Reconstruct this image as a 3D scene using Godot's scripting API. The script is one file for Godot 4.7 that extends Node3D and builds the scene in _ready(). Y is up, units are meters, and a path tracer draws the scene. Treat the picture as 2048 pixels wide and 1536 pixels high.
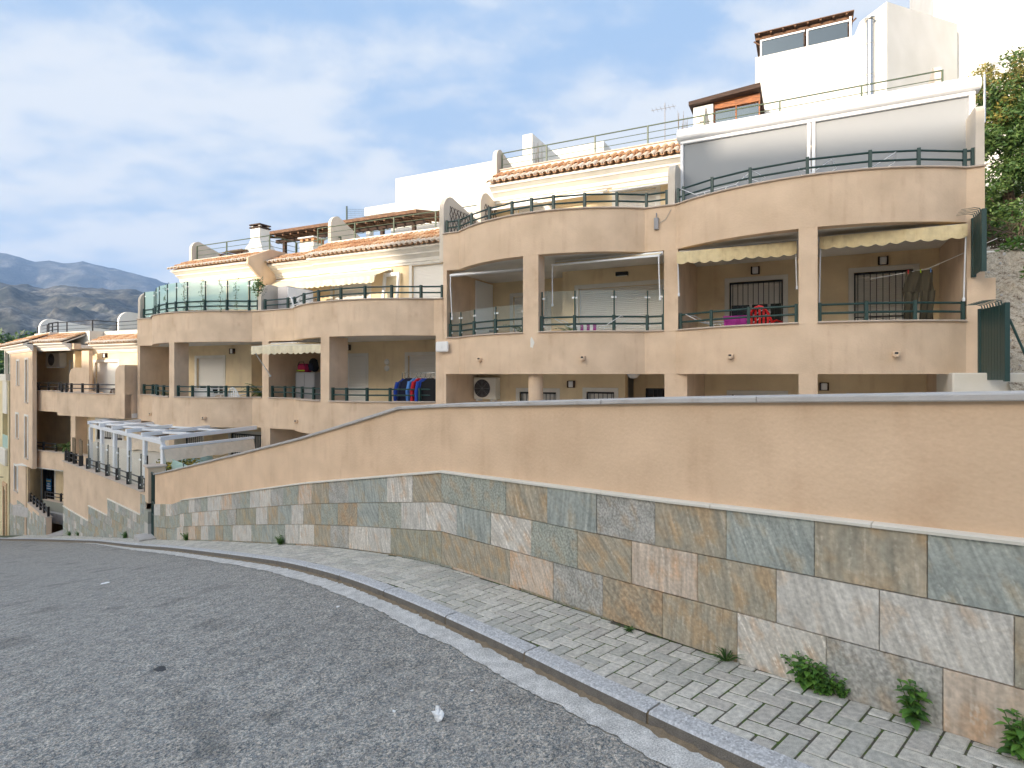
extends Node3D
# A sloping street below terraced apartment buildings, seen from the road.
# World: y up, eye of the camera at y = 0, camera looks along -z.
# Facade frame: u along the facades (to the right), v up, w out of the facade.
# Street frame: s downhill along the pavement, n across towards the opposite side.

const TURN := -0.46439            # heading of the facades
var FR := Transform3D(Basis(Vector3.UP, TURN), Vector3(-1.79, 0.0, -15.7))
var rng := RandomNumberGenerator.new()
var M := {}
var taken := {}
var EMPTY := Vector2(INF, INF)

# ---------------------------------------------------------------- mesh builder
class MB:
	var vs := PackedVector3Array()
	var ns := PackedVector3Array()
	var ts := PackedVector2Array()
	var cs := PackedColorArray()
	var col := Color.WHITE
	func tri(a: Vector3, b: Vector3, c: Vector3, ua := Vector2.ZERO, ub := Vector2.ZERO, uc := Vector2.ZERO) -> void:
		var n := (b - a).cross(c - a)
		if n.length_squared() < 1e-16:
			return
		n = n.normalized()
		vs.append_array([a, c, b]); ns.append_array([n, n, n]); ts.append_array([ua, uc, ub]); cs.append_array([col, col, col])
	func quad(a: Vector3, b: Vector3, c: Vector3, d: Vector3) -> void:
		tri(a, b, c); tri(a, c, d)
	func quv(a: Vector3, b: Vector3, c: Vector3, d: Vector3, ua: Vector2, ub: Vector2, uc: Vector2, ud: Vector2) -> void:
		tri(a, b, c, ua, ub, uc); tri(a, c, d, ua, uc, ud)
	func qn(a: Vector3, b: Vector3, c: Vector3, d: Vector3, na: Vector3, nb: Vector3, nc: Vector3, nd: Vector3) -> void:
		vs.append_array([a, c, b, a, d, c]); ns.append_array([na, nc, nb, na, nd, nc])
		for k in 6:
			ts.append(Vector2.ZERO); cs.append(col)
	func hexa(p: Array) -> void:   # 8 corners: bottom 0..3 counter-clockwise seen from above, top 4..7
		quad(p[3], p[2], p[1], p[0]); quad(p[4], p[5], p[6], p[7])
		for k in 4:
			var j := (k + 1) % 4
			quad(p[k], p[j], p[j + 4], p[k + 4])
	func box(a: Vector3, b: Vector3) -> void:
		var x0 := minf(a.x, b.x); var x1 := maxf(a.x, b.x); var y0 := minf(a.y, b.y); var y1 := maxf(a.y, b.y); var z0 := minf(a.z, b.z); var z1 := maxf(a.z, b.z)
		hexa([Vector3(x0, y0, z1), Vector3(x1, y0, z1), Vector3(x1, y0, z0), Vector3(x0, y0, z0), Vector3(x0, y1, z1), Vector3(x1, y1, z1), Vector3(x1, y1, z0), Vector3(x0, y1, z0)])
	func xbox(t: Transform3D, size: Vector3) -> void:
		var h := size * 0.5
		var p := []
		for y in [-h.y, h.y]:
			for q in [[-1, 1], [1, 1], [1, -1], [-1, -1]]:
				p.append(t * Vector3(q[0] * h.x, y, q[1] * h.z))
		hexa(p)
	func cbox(t: Transform3D, size: Vector3, ch: float) -> void:   # box with chamfered edges
		var h := size * 0.5
		var f := func(sx, sy, sz, ax): return t * Vector3(sx * (h.x if ax == 0 else h.x - ch), sy * (h.y if ax == 1 else h.y - ch), sz * (h.z if ax == 2 else h.z - ch))
		for s in [1, -1]:
			var a = [f.call(s, -1, 1, 0), f.call(s, -1, -1, 0), f.call(s, 1, -1, 0), f.call(s, 1, 1, 0)]
			var b = [f.call(-1, s, 1, 1), f.call(1, s, 1, 1), f.call(1, s, -1, 1), f.call(-1, s, -1, 1)]
			var c = [f.call(-1, -1, s, 2), f.call(1, -1, s, 2), f.call(1, 1, s, 2), f.call(-1, 1, s, 2)]
			for q in [a, b, c]:
				if s > 0: quad(q[0], q[1], q[2], q[3])
				else: quad(q[3], q[2], q[1], q[0])
		for s in [1, -1]:
			for r in [1, -1]:
				var e: bool = s * r > 0
				var q1 = [f.call(s, r, 1, 0), f.call(s, r, -1, 0), f.call(s, r, -1, 1), f.call(s, r, 1, 1)]
				var q2 = [f.call(1, s, r, 1), f.call(-1, s, r, 1), f.call(-1, s, r, 2), f.call(1, s, r, 2)]
				var q3 = [f.call(s, 1, r, 2), f.call(s, -1, r, 2), f.call(s, -1, r, 0), f.call(s, 1, r, 0)]
				for q in [q1, q2, q3]:
					if e: quad(q[0], q[1], q[2], q[3])
					else: quad(q[3], q[2], q[1], q[0])
				for k in [1, -1]:
					var w = [f.call(s, r, k, 0), f.call(s, r, k, 1), f.call(s, r, k, 2)]
					if s * r * k > 0: tri(w[0], w[1], w[2])
					else: tri(w[2], w[1], w[0])
	func tube(pts: Array, r: float, sides := 8, r2 := -1.0) -> void:
		var rings := []
		var side := Vector3.ZERO
		for k in pts.size():
			var d: Vector3 = (pts[min(k + 1, pts.size() - 1)] - pts[max(k - 1, 0)]).normalized()
			if side == Vector3.ZERO:
				side = d.cross(Vector3.UP if absf(d.y) < 0.9 else Vector3.RIGHT).normalized()
			else:
				side = (side - d * side.dot(d)).normalized()
			var up := d.cross(side)
			var rr := r if r2 < 0.0 else lerpf(r, r2, float(k) / (pts.size() - 1))
			var ring := []
			for j in sides:
				var a := TAU * j / sides
				var n := side * cos(a) + up * sin(a)
				ring.append([pts[k] + n * rr, n])
			rings.append(ring)
		for k in pts.size() - 1:
			for j in sides:
				var i := (j + 1) % sides
				var A = rings[k][j]; var B = rings[k][i]; var C = rings[k + 1][i]; var D = rings[k + 1][j]
				qn(A[0], B[0], C[0], D[0], A[1], B[1], C[1], D[1])
		for e in [0, pts.size() - 1]:
			for j in sides:
				var i := (j + 1) % sides
				if e == 0: tri(pts[e], rings[e][i][0], rings[e][j][0])
				else: tri(pts[e], rings[e][j][0], rings[e][i][0])
	func lathe(t: Transform3D, prof: Array, sides := 16) -> void:   # profile of (radius, height), bottom to top
		for k in prof.size() - 1:
			var a: Vector2 = prof[k]; var b: Vector2 = prof[k + 1]
			var slope := Vector2(b.y - a.y, a.x - b.x).normalized()
			for j in sides:
				var p := TAU * j / sides; var q := TAU * (j + 1) / sides
				var f := func(v, an): return t * Vector3(v.x * cos(an), v.y, -v.x * sin(an))
				var g := func(an): return (t.basis * Vector3(slope.x * cos(an), slope.y, -slope.x * sin(an))).normalized()
				qn(f.call(a, p), f.call(a, q), f.call(b, q), f.call(b, p), g.call(p), g.call(q), g.call(q), g.call(p))
	func ext(t: Transform3D, poly: PackedVector2Array, d: float) -> void:   # polygon in x,y (counter-clockwise) drawn out along z
		var idx := Geometry2D.triangulate_polygon(poly)
		for k in range(0, idx.size(), 3):
			var a := poly[idx[k]]; var b := poly[idx[k + 1]]; var c := poly[idx[k + 2]]
			if (b - a).cross(c - a) < 0.0:
				var h := b; b = c; c = h
			tri(t * Vector3(a.x, a.y, d), t * Vector3(b.x, b.y, d), t * Vector3(c.x, c.y, d))
			tri(t * Vector3(a.x, a.y, 0), t * Vector3(c.x, c.y, 0), t * Vector3(b.x, b.y, 0))
		for k in poly.size():
			var a := poly[k]; var b := poly[(k + 1) % poly.size()]
			quad(t * Vector3(a.x, a.y, 0), t * Vector3(b.x, b.y, 0), t * Vector3(b.x, b.y, d), t * Vector3(a.x, a.y, d))
	func sweep(frames: Array, prof: Array) -> void:   # frames: [origin, out, up]; profile points (out, up), closed loop
		var n := prof.size()
		if frames.size() > 1 and (frames[1][0] - frames[0][0]).cross(frames[0][1]).dot(frames[0][2]) > 0.0:
			frames = frames.duplicate()
			frames.reverse()
		var pts := []
		for f in frames:
			var row := []
			for p in prof: row.append(f[0] + f[1] * p.x + f[2] * p.y)
			pts.append(row)
		for k in frames.size() - 1:
			for j in n:
				var i := (j + 1) % n
				quad(pts[k][j], pts[k + 1][j], pts[k + 1][i], pts[k][i])
		var pv := PackedVector2Array(prof)
		var idx := Geometry2D.triangulate_polygon(pv)
		for k in range(0, idx.size(), 3):
			for e in [0, frames.size() - 1]:
				var a = pts[e][idx[k]]; var b = pts[e][idx[k + 1]]; var c = pts[e][idx[k + 2]]
				tri(a, b, c) if e == 0 else tri(a, c, b)
	func mesh() -> ArrayMesh:
		var m := ArrayMesh.new()
		if vs.is_empty(): return m
		var arr := []
		arr.resize(Mesh.ARRAY_MAX)
		arr[Mesh.ARRAY_VERTEX] = vs; arr[Mesh.ARRAY_NORMAL] = ns; arr[Mesh.ARRAY_TEX_UV] = ts; arr[Mesh.ARRAY_COLOR] = cs
		m.add_surface_from_arrays(Mesh.PRIMITIVE_TRIANGLES, arr)
		return m

# ---------------------------------------------------------------- nodes
func numbered(called: String, parent: Node) -> String:
	var key := str(parent.get_instance_id()) + called
	var n: int = taken.get(key, 0)
	taken[key] = n + 1
	return called if n == 0 else "%s_%03d" % [called, n]

func part(called: String, mb, mat: Material, parent: Node, at := Transform3D.IDENTITY) -> MeshInstance3D:
	var o := MeshInstance3D.new()
	o.name = numbered(called, parent)
	o.mesh = mb.mesh() if mb is MB else mb
	o.material_override = mat
	o.transform = at
	parent.add_child(o, true)
	return o

func group(called: String, parent: Node, at := Transform3D.IDENTITY) -> Node3D:
	var o := Node3D.new()
	o.name = numbered(called, parent)
	o.transform = at
	parent.add_child(o, true)
	return o

func tag(o: Node, label: String, category: String, grp := "") -> Node:
	o.set_meta("label", label); o.set_meta("category", category)
	if grp: o.set_meta("group", grp)
	return o

func thing(called: String, label: String, category: String, at := Transform3D.IDENTITY, grp := "") -> Node3D:
	var o := group(called, self, at)
	tag(o, label, category, grp)
	return o

func structure(o: Node) -> Node:
	o.set_meta("kind", "structure")
	return o

func at(u: float, v: float, w: float) -> Transform3D:      # a place in the facade frame
	return Transform3D(FR.basis, FR * Vector3(u, v, w))

func T(x: float, y: float, z: float) -> Transform3D:
	return Transform3D(Basis.IDENTITY, Vector3(x, y, z))

func ry(a: float, p := Vector3.ZERO) -> Transform3D:
	return Transform3D(Basis(Vector3.UP, deg_to_rad(a)), p)

func rnd(a: float, b: float) -> float:
	return rng.randf_range(a, b)

# ---------------------------------------------------------------- textures and materials
func nz(sd: int, freq: float, oct := 4, w := 512, h := 512, kind := FastNoiseLite.TYPE_SIMPLEX_SMOOTH) -> PackedByteArray:
	return nim(sd, freq, oct, w, h, kind).get_data()

func nim(sd: int, freq: float, oct: int, w: int, h: int, kind := FastNoiseLite.TYPE_SIMPLEX_SMOOTH) -> Image:
	var n := FastNoiseLite.new()
	n.cellular_return_type = FastNoiseLite.RETURN_CELL_VALUE
	n.seed = sd; n.frequency = freq; n.noise_type = kind
	n.fractal_type = FastNoiseLite.FRACTAL_FBM if oct > 1 else FastNoiseLite.FRACTAL_NONE
	n.fractal_octaves = oct
	var im := n.get_seamless_image(w, h)
	im.convert(Image.FORMAT_L8)
	return im

func stretched(sd: int, freq: float, oct: int, w: int, h: int, W: int, H: int) -> PackedByteArray:
	var im := nim(sd, freq, oct, w, h)
	im.resize(W, H, Image.INTERPOLATE_CUBIC)
	return im.get_data()

func rgb_tex(w: int, h: int, f: Callable) -> ImageTexture:
	var d := PackedByteArray()
	d.resize(w * h * 3)
	for i in w * h:
		var c: Color = f.call(i)
		d[i * 3] = clampi(int(c.r * 255.0), 0, 255); d[i * 3 + 1] = clampi(int(c.g * 255.0), 0, 255); d[i * 3 + 2] = clampi(int(c.b * 255.0), 0, 255)
	return ImageTexture.create_from_image(Image.create_from_data(w, h, false, Image.FORMAT_RGB8, d))

func grey_tex(w: int, h: int, d: PackedByteArray) -> ImageTexture:
	return ImageTexture.create_from_image(Image.create_from_data(w, h, false, Image.FORMAT_L8, d))

func mat(c: Color, rough := 0.8, metal := 0.0) -> StandardMaterial3D:
	var m := StandardMaterial3D.new()
	m.albedo_color = c; m.roughness = rough; m.metallic = metal
	return m

func textured(c: Color, tex: Texture2D, period: float, rough := 0.9, bump: Texture2D = null, depth := 0.0, world := true) -> StandardMaterial3D:
	var m := mat(c, rough)
	m.albedo_texture = tex
	m.uv1_triplanar = true; m.uv1_world_triplanar = world
	m.uv1_scale = Vector3.ONE / period
	m.uv1_triplanar_sharpness = 4.0
	if bump:
		m.heightmap_enabled = true; m.heightmap_texture = bump; m.heightmap_scale = depth
	return m

func make_materials() -> void:
	# painted render: mottling, rain streaks, fine grain
	var a := nz(11, 0.006, 5); var b := stretched(12, 0.02, 4, 512, 48, 512, 512); var c := nz(13, 0.02, 4); var e := nz(14, 0.25, 2)
	var plaster := rgb_tex(512, 512, func(i):
		var st := clampf((b[i] / 255.0 - 0.58) * 2.6, 0.0, 1.0) * clampf(c[i] / 255.0 * 1.7 - 0.35, 0.0, 1.0)
		var m: float = (a[i] / 255.0 - 0.5) * 0.11 + (e[i] / 255.0 - 0.5) * 0.04
		return Color(0.955 + m - st * 0.06, 0.95 + m * 1.1 - st * 0.085, 0.945 + m * 1.25 - st * 0.10))
	var grain := grey_tex(512, 512, nz(15, 0.12, 3))
	M.grain = grain
	M.plaster = textured(Color8(229, 203, 174), plaster, 3.1, 0.92, grain, 0.25)
	M.street_plaster = textured(Color8(236, 204, 170), plaster, 2.3, 0.92, grain, 0.25)
	M.cream = textured(Color8(246, 225, 186), plaster, 3.7, 0.92, grain, 0.2)
	M.yellow_plaster = textured(Color8(226, 212, 170), plaster, 4.3, 0.92, grain, 0.2)
	var soft := rgb_tex(512, 512, func(i):
		var m: float = (a[i] / 255.0 - 0.5) * 0.07 + (e[i] / 255.0 - 0.5) * 0.03
		return Color(0.96 + m, 0.96 + m, 0.955 + m * 1.2))
	M.white_wall = textured(Color8(240, 237, 230), soft, 5.3, 0.9, grain, 0.2)
	M.white_trim = textured(Color8(236, 232, 224), soft, 1.9, 0.8, grain, 0.05)
	M.pale_trim = textured(Color8(232, 226, 214), soft, 2.2, 0.85, grain, 0.1)
	M.fin = textured(Color8(222, 210, 194), soft, 2.4, 0.9, grain, 0.15)
	M.ceiling = textured(Color8(240, 237, 232), soft, 2.9, 0.92)
	# stone coping and sills
	M.coping = textured(Color8(206, 188, 172), soft, 0.9, 0.6, grain, 0.05)
	M.coping_grey = textured(Color8(196, 192, 188), plaster, 0.8, 0.6, grain, 0.1)
	# metals, plastics
	M.green_metal = mat(Color8(30, 62, 58), 0.42)
	M.green_metal.metallic_specular = 0.5
	M.black_metal = mat(Color8(34, 33, 34), 0.42)
	M.olive_metal = mat(Color8(74, 88, 66), 0.5)
	M.white_metal = mat(Color8(236, 238, 240), 0.35)
	M.steel = mat(Color8(190, 190, 188), 0.25, 0.9)
	M.white_plastic = mat(Color8(234, 234, 232), 0.4)
	M.grey_plastic = mat(Color8(146, 146, 150), 0.5)
	M.dark_plastic = mat(Color8(38, 38, 40), 0.45)
	M.red_plastic = mat(Color8(206, 18, 22), 0.35)
	M.ac_white = mat(Color8(224, 220, 208), 0.45)
	M.shutter = mat(Color8(234, 230, 222), 0.45)
	M.window_dark = mat(Color8(28, 32, 36), 0.06)
	M.window_sky = mat(Color8(70, 82, 92), 0.04)
	M.window_sky.metallic = 0.55
	var glass := mat(Color(0.88, 0.97, 0.94, 0.05), 0.02)
	glass.transparency = BaseMaterial3D.TRANSPARENCY_ALPHA
	glass.metallic_specular = 0.25
	M.glass = glass
	var frosted := mat(Color(0.80, 0.93, 0.90, 0.62), 0.28)
	frosted.transparency = BaseMaterial3D.TRANSPARENCY_ALPHA
	M.frosted = frosted
	# cloth
	M.awning = textured(Color8(238, 226, 196), soft, 0.7, 0.95)
	M.awning_dirty = textured(Color8(232, 214, 170), plaster, 0.6, 0.95)
	M.awning_peach = textured(Color8(244, 226, 202), soft, 0.6, 0.95)
	for k in ["awning", "awning_dirty", "awning_peach"]:
		M[k].backlight_enabled = true; M[k].backlight = Color(0.35, 0.32, 0.26)
	M.screen = mat(Color8(154, 157, 159), 0.85)
	M.cloth_olive = mat(Color8(74, 68, 54), 0.95)
	M.cloth_blue = mat(Color8(30, 64, 150), 0.9)
	M.cloth_sky = mat(Color8(84, 132, 196), 0.9)
	M.cloth_navy = mat(Color8(20, 24, 48), 0.9)
	M.cloth_red = mat(Color8(176, 22, 34), 0.9)
	M.cloth_purple = mat(Color8(164, 52, 138), 0.95)
	M.cloth_crimson = mat(Color8(150, 24, 70), 0.95)
	M.cloth_black = mat(Color8(22, 22, 24), 0.9)
	M.cloth_lime = mat(Color8(170, 200, 40), 0.9)
	# timber
	var wg := stretched(21, 0.03, 4, 64, 512, 512, 512)
	var wood := rgb_tex(512, 512, func(i):
		var g: float = 0.74 + 0.4 * (wg[i] / 255.0 - 0.5)
		return Color(g, g * 0.98, g * 0.95))
	M.wood_brown = textured(Color8(150, 112, 84), wood, 0.9, 0.75, null, 0.0, false)
	M.wood_dark = textured(Color8(86, 62, 48), wood, 0.9, 0.75, null, 0.0, false)
	M.wood_orange = textured(Color8(196, 120, 62), wood, 0.9, 0.6, null, 0.0, false)
	M.cane = textured(Color8(180, 160, 132), wood, 0.3, 0.95, null, 0.0, false)
	# clay roof tiles
	var cl := rgb_tex(512, 512, func(i):
		var m: float = (c[i] / 255.0 - 0.5) * 0.5 + (e[i] / 255.0 - 0.5) * 0.2
		return Color(0.86 + m * 0.6, 0.84 + m, 0.82 + m * 1.2))
	M.clay = []
	for k in [Color8(234, 192, 148), Color8(224, 174, 130), Color8(240, 206, 168), Color8(216, 164, 122)]:
		M.clay.append(textured(k, cl, 0.6, 0.9))
	M.clay_lime = []
	for k in [Color8(248, 236, 218), Color8(244, 228, 206), Color8(250, 240, 226)]:
		M.clay_lime.append(textured(k, cl, 0.5, 0.9))
	# asphalt: pale worn stones in a dark binder
	var s1 := nz(31, 0.10, 1, 1024, 1024, FastNoiseLite.TYPE_CELLULAR); var s5 := nz(35, 0.17, 1, 1024, 1024, FastNoiseLite.TYPE_CELLULAR)
	var s2 := nz(32, 0.16, 3, 1024, 1024); var s3 := nz(33, 0.008, 4, 1024, 1024); var s4 := nz(34, 0.05, 3, 1024, 1024)
	var asphalt := rgb_tex(1024, 1024, func(i):
		var k: float = 0.59 + (s1[i] / 255.0 - 0.5) * 0.22 + (s5[i] / 255.0 - 0.5) * 0.20 + (s2[i] / 255.0 - 0.5) * 0.46 + (s3[i] / 255.0 - 0.5) * 0.14 + (s4[i] / 255.0 - 0.5) * 0.14
		var warm: float = (s4[i] / 255.0 - 0.5) * 0.05 + (s1[i] / 255.0 - 0.5) * 0.04
		return Color(k + warm, k, k - warm))
	M.asphalt = mat(Color8(252, 247, 236), 0.9)
	M.asphalt.albedo_texture = asphalt
	M.asphalt.heightmap_enabled = true; M.asphalt.heightmap_texture = grey_tex(1024, 1024, s2); M.asphalt.heightmap_scale = 0.35
	M.asphalt.vertex_color_use_as_albedo = true
	# concrete of the gutter, granite kerb, pavers
	var concrete := rgb_tex(512, 512, func(i):
		var k: float = 0.86 + (e[i] / 255.0 - 0.5) * 0.42 + (c[i] / 255.0 - 0.5) * 0.22 - (0.35 if s2[i * 3 % 1048576] > 205 else 0.0)
		return Color(k, k * 0.995, k * 0.985))
	var granite := rgb_tex(512, 512, func(i):
		var k: float = 0.82 + (s5[(i % 512) + (i / 512) * 1024] / 255.0 - 0.5) * 0.20 + (s2[(i % 512) + (i / 512) * 1024] / 255.0 - 0.5) * 0.24
		return Color(k, k * 1.0, k * 1.01))
	M.gutter = textured(Color8(232, 230, 226), concrete, 1.5, 0.95, grain, 0.3)
	M.granite = textured(Color8(230, 230, 228), granite, 1.0, 0.75, grain, 0.1)
	M.granite_dark = textured(Color8(132, 126, 118), concrete, 0.8, 0.95, grain, 0.4)
	M.mortar = textured(Color8(150, 134, 112), concrete, 0.5, 0.95, grain, 0.4)
	M.paver = []
	for k in [Color8(232, 228, 217), Color8(214, 212, 203), Color8(240, 236, 226), Color8(222, 217, 208)]:
		M.paver.append(textured(k, concrete, 0.43, 0.92, grain, 0.25))
	var moss := rgb_tex(512, 512, func(i):
		var g: float = clampf((c[i] / 255.0 - 0.40) * 4.0, 0.0, 1.0)
		var d: float = 0.7 + (e[i] / 255.0 - 0.5) * 0.8
		return Color(lerpf(0.50, 0.42, g) * d, lerpf(0.48, 0.53, g) * d, lerpf(0.43, 0.22, g) * d))
	M.moss = textured(Color.WHITE, moss, 0.8, 1.0, grain, 0.5)
	# slate cladding: streaks, rust and lichen clouds; the grain runs along v
	var q1 := stretched(41, 0.016, 5, 512, 110, 512, 512); var q2 := stretched(42, 0.010, 4, 512, 220, 512, 512); var q3 := nz(43, 0.008, 5); var q4 := stretched(44, 0.05, 4, 512, 60, 512, 512); var q5 := nz(45, 0.06, 5)
	var relief := PackedByteArray(); relief.resize(512 * 512)
	for i in 512 * 512: relief[i] = clampi(int(q1[i] * 0.35 + q4[i] * 0.35 + q5[i] * 0.3), 0, 255)
	var relief_tex := grey_tex(512, 512, relief)
	var kinds := [   # ground, second tone, stain, vein, share of stain
		[Color8(218, 212, 202), Color8(198, 190, 178), Color8(204, 168, 134), Color8(234, 230, 222), 0.26],   # 0 cream
		[Color8(160, 165, 152), Color8(138, 146, 136), Color8(172, 152, 122), Color8(198, 200, 190), 0.30],    # 1 grey green
		[Color8(156, 164, 158), Color8(136, 146, 142), Color8(166, 152, 126), Color8(190, 194, 186), 0.26],     # 2 blue grey
		[Color8(168, 154, 130), Color8(144, 138, 120), Color8(176, 142, 100), Color8(202, 190, 168), 0.50],     # 3 ochre brown
		[Color8(172, 148, 116), Color8(146, 134, 112), Color8(180, 138, 94), Color8(204, 186, 156), 0.52],      # 4 rust
		[Color8(206, 202, 194), Color8(190, 186, 178), Color8(196, 172, 148), Color8(222, 218, 212), 0.16],   # 5 pale grey
		[Color8(208, 188, 168), Color8(190, 170, 150), Color8(208, 160, 118), Color8(226, 214, 198), 0.38],    # 6 pink tan
		[Color8(176, 174, 168), Color8(148, 148, 142), Color8(172, 152, 128), Color8(212, 210, 204), 0.22],   # 7 rough grey
		[Color8(154, 150, 130), Color8(132, 134, 118), Color8(166, 142, 102), Color8(188, 182, 160), 0.38]]     # 8 olive
	M.slate = []
	for kd in kinds.size():
		var K = kinds[kd].duplicate()
		for z in 4: K[z] = K[z].lerp(Color8(196, 188, 174), 0.26)
		var off := kd * 7919
		var tex := rgb_tex(512, 512, func(i):
			var j: int = (i + off * 512) % 262144
			var t: float = clampf((q1[j] / 255.0 - 0.5) * 1.3 + (q3[(j + 90000) % 262144] / 255.0 - 0.5) * 1.8 + 0.5, 0.0, 1.0)
			var st: float = clampf((q2[j] / 255.0 * 0.45 + q3[j] / 255.0 * 0.55 - 0.62 + K[4] * 0.34) * 4.0, 0.0, 1.0)
			var vein: float = clampf((q4[j] / 255.0 * 0.6 + q5[j] / 255.0 * 0.4 - 0.62) * 5.0, 0.0, 0.6)
			var fine: float = 1.0 + (q5[i] / 255.0 - 0.5) * 0.20 + (q4[i] / 255.0 - 0.5) * 0.22
			if kd % 3 == 1:     # clouded, riven face
				t = clampf((q3[(j + 40000) % 262144] / 255.0 - 0.5) * 2.6 + (q5[j] / 255.0 - 0.5) * 1.4 + 0.5, 0.0, 1.0)
				vein *= 0.3
				fine = 1.0 + (q5[i] / 255.0 - 0.5) * 0.38 + (q4[i] / 255.0 - 0.5) * 0.10
			return K[0].lerp(K[1], t).lerp(K[2], st * 0.75).lerp(K[3], vein) * fine)
		var m := mat(Color.WHITE, 0.72)
		m.albedo_texture = tex
		m.heightmap_enabled = true; m.heightmap_texture = relief_tex; m.heightmap_scale = 1.2 if kd % 3 == 1 else 0.5
		M.slate.append(m)
	M.scrub_tex = rgb_tex(512, 512, func(i):
		var k: float = 0.78 + (q5[i] / 255.0 - 0.5) * 0.9 + (e[i] / 255.0 - 0.5) * 0.5
		return Color(k, k * 1.0, k * 0.97))
	# leaves
	var leaf := func(col: Color):
		var m := mat(col, 0.55)
		m.vertex_color_use_as_albedo = true
		m.backlight_enabled = true; m.backlight = Color(0.55, 0.6, 0.35)
		return m
	M.leaf = leaf.call(Color.WHITE)
	M.bark = textured(Color8(120, 104, 88), wood, 0.5, 0.95)
	M.dry_earth = textured(Color8(176, 160, 138), soft, 6.1, 1.0)
	var bank := rgb_tex(512, 512, func(i):
		var k: float = 0.84 + (e[i] / 255.0 - 0.5) * 0.5 + (q5[i] / 255.0 - 0.5) * 0.5
		var l: float = clampf((c[i] / 255.0 * 0.5 + q5[i] / 255.0 * 0.5 - 0.56) * 9.0, 0.0, 0.85)
		return Color(k, k * 0.97, k * 0.92).lerp(Color(0.40, 0.33, 0.27), l))
	M.bank = textured(Color8(226, 218, 204), bank, 1.7, 1.0, grain, 1.2)
	M.soil = textured(Color8(110, 90, 70), moss, 0.9, 1.0)

# ---------------------------------------------------------------- light, sky, camera
const SUN_UP := 13.0
func sun_vector() -> Vector3:     # towards the sun: from the far side of the street, low
	var a := deg_to_rad(18.0)
	var d := FR.basis.z * cos(a) - FR.basis.x * sin(a)
	return (d * cos(deg_to_rad(SUN_UP)) + Vector3.UP * sin(deg_to_rad(SUN_UP))).normalized()

func make_sky() -> ImageTexture:
	var w := 2048; var h := 1024
	var f := PackedFloat32Array()
	f.resize(w * h * 3)
	var n1 := FastNoiseLite.new(); n1.seed = 7; n1.frequency = 0.55; n1.fractal_octaves = 6; n1.fractal_gain = 0.55; n1.fractal_type = FastNoiseLite.FRACTAL_FBM
	n1.domain_warp_enabled = true; n1.domain_warp_amplitude = 0.5; n1.domain_warp_frequency = 0.7
	var n2 := FastNoiseLite.new(); n2.seed = 23; n2.frequency = 0.16; n2.fractal_octaves = 3; n2.fractal_type = FastNoiseLite.FRACTAL_FBM
	var n3 := FastNoiseLite.new(); n3.seed = 31; n3.frequency = 0.7; n3.fractal_octaves = 4; n3.fractal_type = FastNoiseLite.FRACTAL_FBM
	var sun := sun_vector()
	for j in h:
		var th := PI * (j + 0.5) / h
		var y := cos(th); var r := sin(th)
		for i in w:
			var k := (j * w + i) * 3
			if y < 0.0:
				f[k] = 0.20; f[k + 1] = 0.19; f[k + 2] = 0.18
				continue
			var az := TAU * (i + 0.5) / w
			var d := Vector3(sin(az) * r, y, -cos(az) * r)
			var q := 1.0 / (y + 0.16)
			var t := pow(1.0 - y, 2.6)
			var cr := lerpf(0.335, 0.74, t); var cg := lerpf(0.535, 0.83, t); var cb := lerpf(0.84, 0.92, t)
			var a := n1.get_noise_2d(d.x * q * 1.5 + 3.1, d.z * q * 2.4) * 0.5 + 0.5
			var b := n2.get_noise_2d(d.x * q, d.z * q + 9.0) * 0.5 + 0.5
			var e := n3.get_noise_2d(d.x * q * 5.0, d.z * q * 7.0)
			var c := clampf((a - 0.38) * 2.3 + (b - 0.5) * 1.7 + e * 0.42, 0.0, 1.0)
			c = c * c * (3.0 - 2.0 * c) * 0.74
			cr = lerpf(cr, 0.97, c); cg = lerpf(cg, 0.97, c); cb = lerpf(cb, 0.96, c)
			# the sun's aureole, as air and thin cloud scatter it
			var g := rad_to_deg(acos(clampf(d.dot(sun), -1.0, 1.0)))
			var glow := 27.0 * exp(-g / 11.0)
			f[k] = cr + glow; f[k + 1] = cg + glow * 0.88; f[k + 2] = cb + glow * 0.71
	return ImageTexture.create_from_image(Image.create_from_data(w, h, false, Image.FORMAT_RGBF, f.to_byte_array()))

func make_light() -> void:
	var cam := Camera3D.new()
	cam.name = "camera"
	cam.near = 0.05; cam.far = 20000.0
	cam.projection = Camera3D.PROJECTION_FRUSTUM
	cam.size = cam.near * 2.0 * 768.0 / 1180.0
	cam.frustum_offset = Vector2(0.0, -cam.near * 20.0 / 1180.0)
	add_child(cam)
	cam.current = true
	var env := Environment.new()
	env.background_mode = Environment.BG_SKY
	var sky := Sky.new()
	var sm := PanoramaSkyMaterial.new()
	sm.panorama = make_sky()
	sky.sky_material = sm
	env.sky = sky
	env.background_energy_multiplier = 0.39
	env.tonemap_mode = Environment.TONE_MAPPER_LINEAR
	env.tonemap_exposure = 2.7
	env.sdfgi_enabled = true; env.ssao_enabled = true; env.ssil_enabled = true
	env.fog_enabled = true
	env.fog_density = 0.00011
	env.fog_light_color = Color8(150, 186, 236)
	var we := WorldEnvironment.new()
	we.name = "world_environment"
	we.environment = env
	add_child(we)
	var sl := DirectionalLight3D.new()
	sl.name = "sun"
	sl.light_energy = 1.0
	sl.light_color = Color8(255, 237, 216)
	sl.light_angular_distance = 0.6
	sl.shadow_enabled = true
	add_child(sl)
	sl.look_at_from_position(sun_vector() * 100.0, Vector3.ZERO, Vector3.UP)

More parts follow.
